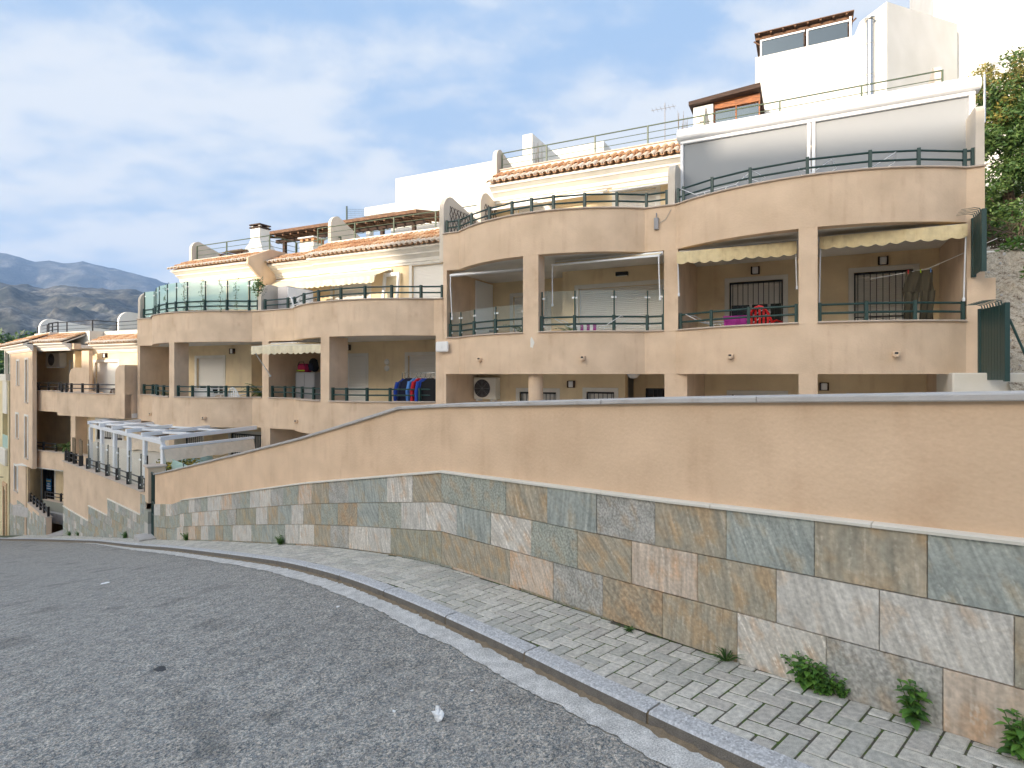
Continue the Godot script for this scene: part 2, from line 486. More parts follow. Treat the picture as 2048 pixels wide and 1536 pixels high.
# ---------------------------------------------------------------- the street
const P0 := Vector2(-0.71, 6.05)
const SD := Vector2(-0.67663, 0.73633)
const ND := Vector2(-0.73633, -0.67663)
const HS := [-40.0, -12.0, -4.6, -2.7, 0.0, 1.9, 3.7, 7.5, 12.6, 21.9, 31.8, 60.0, 120.0]
const HH := [0.6, -1.08, -1.58, -1.75, -1.96, -2.24, -2.57, -3.30, -4.29, -5.9, -7.7, -12.8, -22.0]
const WS := [-14.0, -4.5, -2.7, 0.0, 1.9, 3.7, 7.5, 12.66, 16.1, 22.5, 26.7, 33.4, 60.0]   # foot of the walls
const WN := [1.05, 0.33, 0.17, 0.0, -0.10, -0.13, -0.12, 0.0, 0.30, 0.99, 1.32, 2.0, 4.4]
const KS := [-40.0, -14.0, -3.78, -2.84, -2.11, -1.1, -0.1, 1.88, 4.0, 10.5, 15.9, 18.2, 22.6, 29.4, 60.0]   # outer edge of the kerb
const KN := [2.9, 1.75, 1.11, 1.02, 0.95, 0.89, 0.85, 0.74, 0.68, 0.60, 0.80, 1.10, 1.68, 2.43, 5.2]

func along(xs: Array, ys: Array, x: float) -> float:   # smooth interpolation through the points
	var n := xs.size()
	if x <= xs[0]: return ys[0]
	if x >= xs[n - 1]: return ys[n - 1]
	var k := 0
	while x > xs[k + 1]: k += 1
	var h: float = xs[k + 1] - xs[k]
	var t: float = (x - xs[k]) / h
	var m := func(i):
		if i == 0: return (ys[1] - ys[0]) / (xs[1] - xs[0])
		if i == n - 1: return (ys[n - 1] - ys[n - 2]) / (xs[n - 1] - xs[n - 2])
		return (ys[i + 1] - ys[i - 1]) / (xs[i + 1] - xs[i - 1])
	var t2 := t * t; var t3 := t2 * t
	return (2 * t3 - 3 * t2 + 1) * ys[k] + (t3 - 2 * t2 + t) * h * m.call(k) + (3 * t2 - 2 * t3) * ys[k + 1] + (t3 - t2) * h * m.call(k + 1)

func gh(s: float) -> float: return along(HS, HH, s)
func wall_n(s: float) -> float: return along(WS, WN, s)
func kerb_n(s: float) -> float: return along(KS, KN, s)
func sp(s: float, n: float, y: float) -> Vector3:
	var p := P0 + SD * s + ND * n
	return Vector3(p.x, y, -p.y)
func st_frame(s: float, n: float, y: float) -> Transform3D:   # x uphill along the street, z towards the road
	return Transform3D(Basis(Vector3(-SD.x, 0, SD.y), Vector3.UP, Vector3(ND.x, 0, -ND.y)), sp(s, n, y))

const KERB_UP := 0.085
func make_street() -> void:
	var blot := FastNoiseLite.new(); blot.seed = 5; blot.frequency = 0.35; blot.fractal_octaves = 4; blot.fractal_type = FastNoiseLite.FRACTAL_FBM
	var stain := FastNoiseLite.new(); stain.seed = 9; stain.frequency = 0.9; stain.fractal_octaves = 3; stain.fractal_type = FastNoiseLite.FRACTAL_FBM
	# road
	var mb := MB.new()
	var ss := []
	var s := -40.0
	while s < 100.0:
		ss.append(s)
		s += 0.16 if s > -7.0 and s < 9.0 else (0.5 if s > -10.0 and s < 30.0 else 2.0)
	var ns := []
	var nn := 0.0
	while nn < 14.0:
		ns.append(nn)
		nn += 0.16 if nn < 5.0 else 0.8
	var P := func(a, b): return sp(a, kerb_n(a) - 0.03 + b, gh(a) - KERB_UP - 0.012 * minf(b, 3.0) + 0.012 * maxf(b - 3.0, 0.0))
	var C := func(p: Vector3):
		var k := 1.0 + blot.get_noise_2d(p.x, p.z) * 0.16
		var d := stain.get_noise_2d(p.x * 1.2, p.z * 1.2)
		if d > 0.42: k *= 1.0 - clampf((d - 0.42) * 3.0, 0.0, 0.3)
		return Color(k, k, k)
	for i in ss.size() - 1:
		for j in ns.size() - 1:
			var a = P.call(ss[i], ns[j]); var b = P.call(ss[i], ns[j + 1]); var c = P.call(ss[i + 1], ns[j + 1]); var d = P.call(ss[i + 1], ns[j])
			var q := 1.35
			var n0 := mb.vs.size()
			mb.quv(a, d, c, b, Vector2(ss[i], ns[j]) / q, Vector2(ss[i + 1], ns[j]) / q, Vector2(ss[i + 1], ns[j + 1]) / q, Vector2(ss[i], ns[j + 1]) / q)
			for k in range(n0, mb.vs.size()):
				mb.cs[k] = C.call(mb.vs[k])
	if mb.ns[0].y < 0: push_warning("road normals point down")
	structure(part("road", mb, M.asphalt, self))
	# ground: one sheet that carries everything and falls away down the valley
	var gb := MB.new()
	gb.col = Color(0.30, 0.27, 0.2)
	var gs := [-260.0, -120.0, -60.0, -40.0, -25.0, -12.0, -4.6, 0.0, 4.0, 8.0, 12.6, 17.0, 22.0, 32.0, 45.0, 60.0, 90.0, 160.0, 300.0, 600.0, 1500.0, 4000.0]
	var gn := [-4000.0, -1500.0, -500.0, -200.0, -80.0, -40.0, -26.0, -16.0, -8.0, -3.0, -0.6, 1.5, 6.0, 16.0, 40.0, 120.0, 500.0, 2000.0, 5000.0]
	var G := func(a, b):
		var y := gh(clampf(a, -40.0, 120.0)) - 0.7 - maxf(a - 120.0, 0.0) * 0.03
		if a < -40.0: y += (-40.0 - a) * 0.06
		if b < -16.0: y += minf(-16.0 - b, 60.0) * 0.12
		if b < -0.6: y -= 1.2
		return sp(a, b, maxf(y, -70.0))
	for i in gs.size() - 1:
		for j in gn.size() - 1:
			gb.quad(G.call(gs[i], gn[j]), G.call(gs[i + 1], gn[j]), G.call(gs[i + 1], gn[j + 1]), G.call(gs[i], gn[j + 1]))
	structure(part("ground", gb, M.dry_earth, self))
	# gutter: a poured strip with a ragged outer edge
	var gu := MB.new()
	var edge := FastNoiseLite.new(); edge.seed = 3; edge.frequency = 1.7; edge.fractal_octaves = 4
	s = -13.0
	var GP := func(a, b): return sp(a, kerb_n(a) + b, gh(a) - KERB_UP + 0.004 + (0.012 if b < 0.01 else 0.0))
	while s < 20.0:
		var t := s + 0.03
		var wa := (0.18 + 0.035 * edge.get_noise_1d(s * 0.9) + 0.016 * edge.get_noise_1d(s * 6.0) + 0.012 * edge.get_noise_1d(s * 31.0)) * clampf((20.0 - s) / 10.0, 0.05, 1.0)
		var wb := (0.18 + 0.035 * edge.get_noise_1d(t * 0.9) + 0.016 * edge.get_noise_1d(t * 6.0) + 0.012 * edge.get_noise_1d(t * 31.0)) * clampf((20.0 - t) / 10.0, 0.05, 1.0)
		gu.quad(GP.call(s, -0.01), GP.call(t, -0.01), GP.call(t, wb), GP.call(s, wa))
		s = t
	structure(part("gutter", gu, M.gutter, self))
	# dried mortar and dirt in the corner between gutter and kerb
	var fi := MB.new()
	s = -13.0
	while s < 30.0:
		var t := s + 0.035
		var da := 0.016 + 0.014 * edge.get_noise_1d(s * 9.0 + 50.0) + 0.01 * edge.get_noise_1d(s * 40.0); var db := 0.016 + 0.014 * edge.get_noise_1d(t * 9.0 + 50.0) + 0.01 * edge.get_noise_1d(t * 40.0)
		da = maxf(da, 0.002); db = maxf(db, 0.002)
		fi.quad(sp(s, kerb_n(s) + 0.002, gh(s) - KERB_UP + 0.016 + da), sp(t, kerb_n(t) + 0.002, gh(t) - KERB_UP + 0.016 + db), sp(t, kerb_n(t) + db * 1.8, gh(t) - KERB_UP + 0.005), sp(s, kerb_n(s) + da * 1.8, gh(s) - KERB_UP + 0.005))
		s = t
	structure(part("kerb_mortar", fi, M.mortar, self))
	make_pavement()

func make_pavement() -> void:
	var root := group("pavement", self)
	structure(root)
	# bed with moss that shows in the joints
	var bed := MB.new()
	var s := -14.0
	while s < 40.0:
		var t := s + 0.2
		bed.quad(sp(s, wall_n(s) - 0.2, gh(s) - 0.0045), sp(t, wall_n(t) - 0.2, gh(t) - 0.0045), sp(t, kerb_n(t) - 0.1, gh(t) - 0.0045), sp(s, kerb_n(s) - 0.1, gh(s) - 0.0045))
		s = t
	part("joint_bed", bed, M.moss, root)
	# herringbone of 20 x 10 cm pavers laid along the wall
	var L := 0.2; var B := 0.1
	var spots := []
	var gap := 0.0095
	for row in range(0, 36):
		for k in range(-10, 112):
			# the pattern repeats every 4 units across and steps one unit per row
			for o in 2:
				var a: float; var b: float
				if o == 0:     # lies along s
					a = (row + k * 4) * B; b = row * B
					spots.append([a + L / 2, b + B / 2, true])
				else:          # stands across
					a = (row + k * 4 + 3) * B; b = row * B
					spots.append([a + B / 2, b + L / 2, false])
	var list := []
	for q in spots:
		var ps: float = q[0] - 14.0
		if ps > 30.0 or ps < -13.5: continue
		var n0 := wall_n(ps) + 0.03; var n1 := kerb_n(ps) - 0.125
		var hs: float = (L if q[2] else B) / 2 - gap / 2; var hn: float = (B if q[2] else L) / 2 - gap / 2
		var b0: float = maxf(q[1] - 1.0 - hn, n0); var b1: float = minf(q[1] - 1.0 + hn, n1)
		if b1 - b0 < 0.025: continue
		var c := sp(ps, (b0 + b1) / 2, gh(ps))
		list.append([c.length_squared() if c.z < -1.2 else 1e6, ps, b0, b1, hs])
	list.sort_custom(func(x, y): return x[0] < y[0])
	var rest := [MB.new(), MB.new(), MB.new(), MB.new()]
	for k in list.size():
		var q = list[k]
		var y: float = gh(q[1]) + rnd(-0.0012, 0.003)
		var slope := gh(q[1] + 0.05) - gh(q[1] - 0.05)
		var fr := st_frame(q[1], (q[2] + q[3]) / 2, y - 0.03)
		var bs := Basis(Vector3(fr.basis.x.x, -slope * 10.0, fr.basis.x.z).normalized(), Vector3.ZERO, fr.basis.z)
		bs.y = bs.z.cross(bs.x)
		bs = Basis(Vector3(bs.x), bs.y, bs.z) * Basis(Vector3.FORWARD, rnd(-0.008, 0.008))
		var size := Vector3(q[4] * 2, 0.06, q[3] - q[2])
		var v := rng.randi() % 4
		if k < 300:
			var mb := MB.new()
			mb.cbox(Transform3D.IDENTITY, size, 0.005)
			part("paver", mb, M.paver[v], root, Transform3D(bs, fr.origin))
		else:
			rest[v].cbox(Transform3D(bs, fr.origin), size, 0.005)
	for v in 4:
		part("paving", rest[v], M.paver[v], root).set_meta("kind", "stuff")
	# kerb of granite blocks, rough dark face, mortar joints
	var kerb := group("kerb", self)
	structure(kerb)
	s = -13.0
	while s < 36.0:
		var len := rnd(0.92, 1.02)
		var t := s + len - 0.014
		var steps := 5
		var mb := MB.new()
		var fc := MB.new()
		for k in steps:
			var a := lerpf(s, t, float(k) / steps); var b := lerpf(s, t, float(k + 1) / steps)
			var p := []
			for e in [a, b]:
				var n := kerb_n(e); var y := gh(e) + 0.006
				p.append([sp(e, n - 0.12, y - 0.2), sp(e, n - 0.12, y), sp(e, n - 0.012, y), sp(e, n, y - 0.012), sp(e, n, y - 0.25)])
			mb.quad(p[0][1], p[1][1], p[1][2], p[0][2])
			mb.quad(p[0][2], p[1][2], p[1][3], p[0][3])
			mb.quad(p[0][0], p[1][0], p[1][1], p[0][1])
			fc.quad(p[0][3], p[1][3], p[1][4], p[0][4])
			if k == 0: mb.quad(p[0][1], p[0][2], p[0][4], p[0][0])
			if k == steps - 1: mb.quad(p[1][0], p[1][4], p[1][2], p[1][1])
		var ks := part("kerb_stone", mb, M.granite, kerb)
		part("rough_face", fc, M.granite_dark, ks)
		s += len
	var jo := MB.new()
	s = -13.0
	while s < 36.0:
		var t := s + 0.5
		jo.quad(sp(s, kerb_n(s) - 0.11, gh(s) - 0.004), sp(t, kerb_n(t) - 0.11, gh(t) - 0.004), sp(t, kerb_n(t) - 0.006, gh(t) - 0.004), sp(s, kerb_n(s) - 0.006, gh(s) - 0.004))
		jo.quad(sp(s, kerb_n(s) - 0.006, gh(s) - 0.004), sp(t, kerb_n(t) - 0.006, gh(t) - 0.004), sp(t, kerb_n(t) - 0.006, gh(t) - 0.25), sp(s, kerb_n(s) - 0.006, gh(s) - 0.25))
		s = t
	part("mortar_joint", jo, M.mortar, kerb)

# ---------------------------------------------------------------- walls along the pavement
const CS := [-13.0, -8.0, -4.6, -2.7, 0.0, 0.9, 3.9, 12.75]     # top of the street wall
const CV := [0.42, 0.13, -0.09, -0.175, -0.32, -0.385, -0.99, -2.62]
const TS := [-13.0, -4.6, -2.7, 0.0, 3.7, 10.3, 11.2, 12.75]     # top of the slate cladding
const TV := [-0.05, -0.705, -0.85, -1.01, -1.65, -2.93, -3.16, -3.4]

func lin(xs: Array, ys: Array, x: float) -> float:
	if x <= xs[0]: return ys[0]
	for k in xs.size() - 1:
		if x <= xs[k + 1]:
			return lerpf(ys[k], ys[k + 1], (x - xs[k]) / (xs[k + 1] - xs[k]))
	return ys[xs.size() - 1]

# one slab of slate between two joints, its four corners given on the wall face; stands proud of it
func slate_slab(parent: Node, a: Vector3, b: Vector3, c: Vector3, d: Vector3, out: Vector3, kind: int, lean: float, proud := 0.022) -> void:
	var mb := MB.new()
	var o := out * (proud + rnd(-0.003, 0.004))
	var mid := (a + b + c + d) / 4.0
	var p := [a, b, c, d]
	var back := []; var rim := []; var face := []
	for q in p:
		var e: Vector3 = q + (mid - q).normalized() * 0.0014
		back.append(e - out * 0.01)
		rim.append(e + o - out * 0.004)
		face.append(q + (mid - q).normalized() * 0.0048 + o)
	var r := Vector2(rnd(0, 9), rnd(0, 9))
	var ax := (b - a).normalized()
	var zoom := rnd(0.75, 1.35)
	var uv := func(q: Vector3):
		var l := Vector2((q - mid).dot(ax), (q - mid).y) * zoom
		return l.rotated(lean) + r
	mb.quv(face[0], face[1], face[2], face[3], uv.call(face[0]), uv.call(face[1]), uv.call(face[2]), uv.call(face[3]))
	for k in 4:
		var j := (k + 1) % 4
		mb.quv(rim[k], rim[j], face[j], face[k], uv.call(rim[k]), uv.call(rim[j]), uv.call(face[j]), uv.call(face[k]))
		mb.quv(back[k], back[j], rim[j], rim[k], uv.call(back[k]), uv.call(back[j]), uv.call(rim[j]), uv.call(rim[k]))
	part("slate_slab", mb, M.slate[kind], parent)

func make_street_wall() -> void:
	var root := thing("street_wall", "long peach rendered wall clad in slate slabs along the pavement", "wall")
	var mb := MB.new()
	var st := []
	var s := -13.0
	while s < 12.76:
		st.append(s); s += 0.25
	st[st.size() - 1] = 12.75
	for k in st.size() - 1:
		var a: float = st[k]; var b: float = st[k + 1]
		var na := wall_n(a); var nb := wall_n(b)
		var f := func(e, n, y): return sp(e, n, y)
		var ca := lin(CS, CV, a) - 0.02; var cb := lin(CS, CV, b) - 0.02
		mb.quad(f.call(b, nb, gh(b) - 0.6), f.call(a, na, gh(a) - 0.6), f.call(a, na, ca), f.call(b, nb, cb))
		mb.quad(f.call(a, na - 0.24, gh(a) - 1.6), f.call(b, nb - 0.24, gh(b) - 1.6), f.call(b, nb - 0.24, cb), f.call(a, na - 0.24, ca))
		mb.quad(f.call(b, nb, cb), f.call(a, na, ca), f.call(a, na - 0.24, ca), f.call(b, nb - 0.24, cb))
	for e in [st[0], st[st.size() - 1]]:
		var n := wall_n(e); var c := lin(CS, CV, e) - 0.02
		var q := [sp(e, n, gh(e) - 0.6), sp(e, n - 0.24, gh(e) - 0.6), sp(e, n - 0.24, c), sp(e, n, c)]
		if e < 0: q.reverse()
		mb.quad(q[0], q[1], q[2], q[3])
	part("render", mb, M.street_plaster, root)
	# coping stones
	s = -13.0
	while s < 12.7:
		var t := minf(s + 1.2, 12.78)
		if s < 0.9 and t > 0.9: t = 0.9
		var fr := []
		var n := maxi(2, int((t - s) / 0.3) + 1)
		for k in n:
			var e := lerpf(s + 0.003, t - 0.003, float(k) / (n - 1))
			fr.append([sp(e, wall_n(e), lin(CS, CV, e)), Vector3(ND.x, 0, -ND.y), Vector3.UP])
		var cb := MB.new()
		cb.sweep(fr, [Vector2(-0.27, -0.02), Vector2(0.035, -0.02), Vector2(0.04, -0.014), Vector2(0.04, 0.008), Vector2(0.034, 0.014), Vector2(-0.27, 0.018)])
		part("coping_stone", cb, M.coping_grey, root)
		s = t
	# thin ledge over the cladding
	s = -13.0
	while s < 10.4:
		var t := minf(s + 0.9, 10.45)
		if s < 0.0 and t > 0.0: t = 0.0
		var fr := []
		for k in 4:
			var e := lerpf(s + 0.002, t - 0.002, k / 3.0)
			fr.append([sp(e, wall_n(e), lin(TS, TV, e)), Vector3(ND.x, 0, -ND.y), Vector3.UP])
		var cb := MB.new()
		cb.sweep(fr, [Vector2(-0.01, 0.0), Vector2(0.043, 0.0), Vector2(0.045, 0.014), Vector2(0.040, 0.02), Vector2(-0.01, 0.026)])
		part("ledge", cb, M.pale_trim, root)
		s = t
	# slate in three courses; joints as laid
	var joints := [
		[12.75, 12.2, 11.7, 11.2, 10.7, 10.21, 9.82, 9.35, 8.9, 8.45, 8.01, 7.57, 6.97, 6.5, 5.98, 5.53, 5.0, 4.46, 3.88, 3.4, 2.83, 2.22, 1.76, 1.17, 0.58, 0.0, -0.51, -1.06, -1.6, -2.14, -2.67, -3.2, -3.72, -4.23],
		[12.75, 12.16, 11.81, 11.4, 11.0, 10.54, 10.17, 9.55, 9.1, 8.65, 8.18, 7.7, 7.21, 6.71, 6.21, 5.68, 5.15, 4.68, 4.13, 3.69, 3.07, 2.54, 1.97, 1.4, 0.83, 0.3, 0.0, -0.29, -0.84, -1.4, -1.94, -2.47, -3.0, -3.51, -4.03, -4.54],
		[12.75, 12.2, 11.64, 11.15, 10.76, 10.24, 9.82, 9.28, 8.9, 8.4, 7.95, 7.46, 6.92, 6.41, 5.91, 5.4, 4.91, 4.38, 3.85, 3.32, 2.77, 2.22, 1.68, 1.09, 0.51, 0.26, 0.0, -0.58, -1.12, -1.67, -2.2, -2.73, -3.27, -3.78, -4.29]]
	var looks := [[2, 2, 0, 3, 1, 1, 3, 2, 7, 3, 2, 3, 2], [1, 4, 2, 1, 5, 0, 5, 2, 0, 1, 3, 6, 3, 5, 5, 3], [7, 0, 5, 8, 8, 8, 3, 3, 6, 7, 4, 3, 0, 7, 6]]
	var first := [21, 20, 20]
	for r in 3:
		var js: Array = joints[r]
		var e: float = js[js.size() - 1]
		while e > -12.4:
			e -= 0.53; js.append(e)
		for k in js.size() - 1:
			var a: float = js[k]; var b: float = js[k + 1]
			var kind := [0, 1, 1, 2, 3, 5, 6, 8, 7, 1, 3, 5][rng.randi() % 12] as int
			var q: int = k - first[r]
			if q >= 0 and q < looks[r].size(): kind = looks[r][q]
			var ya := lin(TS, TV, a) - 0.3 * r - 0.002; var yb := lin(TS, TV, b) - 0.3 * r - 0.002
			var za := ya - 0.296; var zb := yb - 0.296
			if r == 2: za = minf(za, gh(a) + 0.02); zb = minf(zb, gh(b) + 0.02)
			if r == 2: za = maxf(za, gh(a) - 0.03); zb = maxf(zb, gh(b) - 0.03)
			if ya - za < 0.04: continue
			var lean := rnd(-0.25, 0.25) if a > 2.0 else rnd(-0.9, 0.2)
			slate_slab(root, sp(a, wall_n(a), za), sp(b, wall_n(b), zb), sp(b, wall_n(b), yb), sp(a, wall_n(a), ya), Vector3(ND.x, 0, -ND.y), kind, lean)
	# slivers that close the gap above the pavement
	for k in 24:
		var a := 12.4 - k * 1.05; var b := a - 1.04
		var ya := lin(TS, TV, a) - 0.9; var yb := lin(TS, TV, b) - 0.9
		if ya - gh(a) < 0.012 and yb - gh(b) < 0.012: continue
		slate_slab(root, sp(a, wall_n(a), gh(a) - 0.05), sp(b, wall_n(b), gh(b) - 0.05), sp(b, wall_n(b), maxf(yb, gh(b) - 0.04)), sp(a, wall_n(a), maxf(ya, gh(a) - 0.04)), Vector3(ND.x, 0, -ND.y), [6, 8, 3, 1][k % 4], 0.0, 0.012)

# cladding of small slabs in level courses between the pavement and a stepped top
func small_slate(root: Node, s0: float, s1: float, top: float, nf: Callable) -> void:
	var r := 0
	var y := top
	while y > minf(gh(s0), gh(s1)) - 0.02:
		var e := s0 + (0.16 if r % 2 else 0.0)
		var a := s0
		while a < s1 - 0.02:
			var b := minf(a + (0.16 if a == s0 and r % 2 else 0.33), s1)
			var lo := maxf(y - 0.26, minf(gh(a), gh(b)) - 0.03)
			if y > maxf(gh(a), gh(b)) - 0.2 and y - lo > 0.03:
				var kind := [1, 2, 1, 5, 8, 1, 2, 7, 3][rng.randi() % 9] as int
				slate_slab(root, sp(b, nf.call(b), lo), sp(a, nf.call(a), lo), sp(a, nf.call(a), y - 0.003), sp(b, nf.call(b), y - 0.003), Vector3(ND.x, 0, -ND.y), kind, rnd(-0.3, 0.3), 0.015)
			a = b
		y -= 0.263
		r += 1

func glazed_rail(root: Node, pts: Array, h: float, mat_post: Material, glass_h := 0.0, glass_mat: Material = null, rails := [0.32, 0.16], half := 0.03, tall_from := 0.0) -> void:
	# posts at the points, rails between them, panes that stand above and behind the rails
	var box := group("railing", root)
	for p in pts:
		var mb := MB.new()
		mb.cbox(T(0, h / 2, 0), Vector3(half * 2, h, half * 2.6), 0.004)
		if glass_h > 0.0:
			mb.box(Vector3(-0.014, h - 0.05, -0.03), Vector3(0.014, glass_h, -0.002))
		part("post", mb, mat_post, box, Transform3D(Basis.IDENTITY, p))
	for k in pts.size() - 1:
		for r in rails:
			var tb := MB.new()
			tb.tube([pts[k] + Vector3(0, r, 0), pts[k + 1] + Vector3(0, r, 0)], 0.021, 8)
			part("rail", tb, mat_post, box)
		if glass_h > 0.0:
			var a: Vector3 = pts[k]; var b: Vector3 = pts[k + 1]
			var d := (b - a).normalized()
			var o := d.cross(Vector3.UP) * -0.02
			var a2 := a + d * 0.035; var b2 := b - d * 0.035
			var lo := Vector3(0, 0.05, 0); var hi := Vector3(0, glass_h, 0)
			var gb := MB.new()
			var t := d.cross(Vector3.UP) * 0.005
			gb.hexa([a2 + lo + o + t, b2 + lo + o + t, b2 + lo + o - t, a2 + lo + o - t, a2 + hi + o + t, b2 + hi + o + t, b2 + hi + o - t, a2 + hi + o - t])
			part("pane", gb, glass_mat, box)
			for q in [a2, b2]:
				for y in [glass_h - 0.16, 0.12]:
					var cl := MB.new()
					cl.cbox(Transform3D(Basis(d, Vector3.UP, d.cross(Vector3.UP)), q + Vector3(0, y, 0) + o), Vector3(0.06, 0.045, 0.03), 0.004)
					part("clamp", cl, M.white_plastic, box)

func make_terrace_wall() -> void:
	# the terrace in front of the middle building: wall on the street, pillar and gate
	var root := thing("terrace_wall", "peach terrace wall with stepped slate base under a glass railing", "wall")
	var nf := func(s): return wall_n(s)
	var top := -3.25
	var mb := MB.new()
	var s := 13.5
	while s < 22.6:
		var t := minf(s + 0.35, 22.62)
		mb.quad(sp(t, nf.call(t), gh(t) - 0.6), sp(s, nf.call(s), gh(s) - 0.6), sp(s, nf.call(s), top), sp(t, nf.call(t), top))
		mb.quad(sp(s, nf.call(s) - 0.2, gh(s) - 0.6), sp(t, nf.call(t) - 0.2, gh(t) - 0.6), sp(t, nf.call(t) - 0.2, top), sp(s, nf.call(s) - 0.2, top))
		mb.quad(sp(t, nf.call(t), top), sp(s, nf.call(s), top), sp(s, nf.call(s) - 0.2, top), sp(t, nf.call(t) - 0.2, top))
		s = t
	mb.quad(sp(22.62, nf.call(22.62) - 0.2, gh(22.6) - 0.6), sp(22.62, nf.call(22.62) - 0.2, top), sp(22.62, nf.call(22.62), top), sp(22.62, nf.call(22.62), gh(22.6) - 0.6))
	part("render", mb, M.plaster, root)
	s = 13.9
	while s < 22.7:
		var t := minf(s + 1.1, 22.72)
		var fr := []
		for k in 4:
			var e := lerpf(s + 0.003, t - 0.003, k / 3.0)
			fr.append([sp(e, nf.call(e), top), Vector3(ND.x, 0, -ND.y), Vector3.UP])
		var cb := MB.new()
		cb.sweep(fr, [Vector2(-0.23, 0.0), Vector2(0.035, 0.0), Vector2(0.035, 0.026), Vector2(-0.23, 0.03)])
		part("coping_stone", cb, M.coping, root)
		s = t
	for q in [[19.2, 22.6, -4.93], [17.1, 19.2, -4.42], [14.0, 17.1, -3.9], [13.52, 14.0, -3.3]]:
		small_slate(root, q[0], q[1], q[2], nf)
		var fr := []
		for k in 4:
			var e := lerpf(q[0], q[1], k / 3.0)
			fr.append([sp(e, nf.call(e), q[2]), Vector3(ND.x, 0, -ND.y), Vector3.UP])
		if q[2] < -3.4:
			var lb := MB.new()
			lb.sweep(fr, [Vector2(-0.01, 0.002), Vector2(0.035, 0.002), Vector2(0.035, 0.03), Vector2(-0.01, 0.035)])
			part("ledge", lb, M.pale_trim, root)
	# railing with panes along the terrace
	var px := [13.75, 14.3, 15.35, 16.4, 17.45, 18.5, 19.6]
	var pts := []
	for e in px: pts.append(sp(e, nf.call(e) - 0.08, top + 0.03))
	glazed_rail(root, pts, 0.36, M.black_metal, 0.98, M.glass, [0.32, 0.16], 0.045)
	pts = []
	for e in [20.5, 21.3, 22.0, 22.5]: pts.append(sp(e, nf.call(e) - 0.08, top + 0.03))
	glazed_rail(root, pts, 0.36, M.black_metal, 0.0, null, [0.32, 0.16], 0.045)
	# pillar beside the gate
	var pr := thing("gate_pillar", "square peach pillar with slate foot beside the street gate", "pillar", st_frame(13.32, wall_n(13.4) - 0.16, gh(13.3)))
	var pb := MB.new()
	var base := gh(13.3)
	pb.box(Vector3(-0.2, 0.98, -0.2), Vector3(0.2, -2.5 - base, 0.2))
	part("shaft", pb, M.plaster, pr)
	pb = MB.new()
	pb.cbox(T(0, -2.475 - base, 0), Vector3(0.48, 0.05, 0.48), 0.01)
	part("cap_stone", pb, M.coping, pr)
	for k in 3:
		pb = MB.new()
		pb.cbox(T(0, 0.14 + k * 0.33 - 0.2, 0), Vector3(0.425, 0.325, 0.425), 0.006)
		part("slate_slab", pb, M.slate[[2, 5, 1][k]], pr)
	# gate of vertical bars
	var g := thing("street_gate", "narrow dark green barred gate between pillar and street wall", "gate", st_frame(12.93, wall_n(12.9) + 0.0, gh(12.9)))
	for k in 7:
		var bb := MB.new()
		bb.box(Vector3(-0.17 + k * 0.056, 0.05, -0.008), Vector3(-0.154 + k * 0.056, 1.72, 0.008))
		part("bar", bb, M.green_metal, g)
	for y in [0.05, 0.62, 0.95, 1.70]:
		var bb := MB.new()
		bb.box(Vector3(-0.18, y, -0.012), Vector3(0.19, y + 0.04, 0.012))
		part("crossbar", bb, M.green_metal, g)
	var kb := MB.new()
	kb.box(Vector3(-0.16, 0.1, -0.005), Vector3(0.18, 0.62, 0.005))
	part("kick_plate", kb, M.green_metal, g)
	var step := MB.new()
	step.cbox(st_frame(12.95, wall_n(12.9) + 0.12, gh(12.9) + 0.03), Vector3(0.7, 0.14, 0.5), 0.01)
	tag(part("gate_step", step, M.coping_grey, self), "pale stone doorstep in front of the barred street gate", "step")

# ---------------------------------------------------------------- pieces of the buildings (facade frame: u, v, w)
func bow(u: float, bays: Array) -> float:     # how far the facade bows out at u
	for q in bays:
		if u > q[0] and u < q[1]:
			var l: float = (q[1] - q[0]) / 2.0
			var r: float = (l * l + q[2] * q[2]) / (2.0 * q[2])
			var x: float = u - (q[0] + q[1]) / 2.0
			return sqrt(r * r - x * x) - (r - q[2])
	return 0.0

func steps(u0: float, u1: float, bays: Array, d := 0.3) -> Array:
	var cut := [u0, u1]
	for q in bays:
		for e in [q[0], q[1]]:
			if e > u0 + 0.01 and e < u1 - 0.01: cut.append(e)
	cut.sort()
	var out := []
	for k in cut.size() - 1:
		var n := maxi(1, int(ceil((cut[k + 1] - cut[k]) / d)))
		for j in n: out.append(lerpf(cut[k], cut[k + 1], float(j) / n))
	out.append(u1)
	return out

func band(root: Node, called: String, u0: float, u1: float, bays: Array, v0: float, v1: float, m: Material, thick := 0.24) -> void:
	var us := steps(u0, u1, bays)
	var mb := MB.new()
	for k in us.size() - 1:
		var a: float = us[k]; var b: float = us[k + 1]
		var wa := bow(a, bays); var wb := bow(b, bays)
		mb.quad(Vector3(a, v0, wa), Vector3(b, v0, wb), Vector3(b, v1, wb), Vector3(a, v1, wa))
		mb.quad(Vector3(b, v0, wb - thick), Vector3(a, v0, wa - thick), Vector3(a, v1, wa - thick), Vector3(b, v1, wb - thick))
		mb.quad(Vector3(a, v1, wa), Vector3(b, v1, wb), Vector3(b, v1, wb - thick), Vector3(a, v1, wa - thick))
		mb.quad(Vector3(a, v0, wa - thick), Vector3(b, v0, wb - thick), Vector3(b, v0, wb), Vector3(a, v0, wa))
	mb.quad(Vector3(u0, v0, -thick), Vector3(u0, v0, 0), Vector3(u0, v1, 0), Vector3(u0, v1, -thick))
	mb.quad(Vector3(u1, v0, 0), Vector3(u1, v0, -thick), Vector3(u1, v1, -thick), Vector3(u1, v1, 0))
	part(called, mb, m, root)

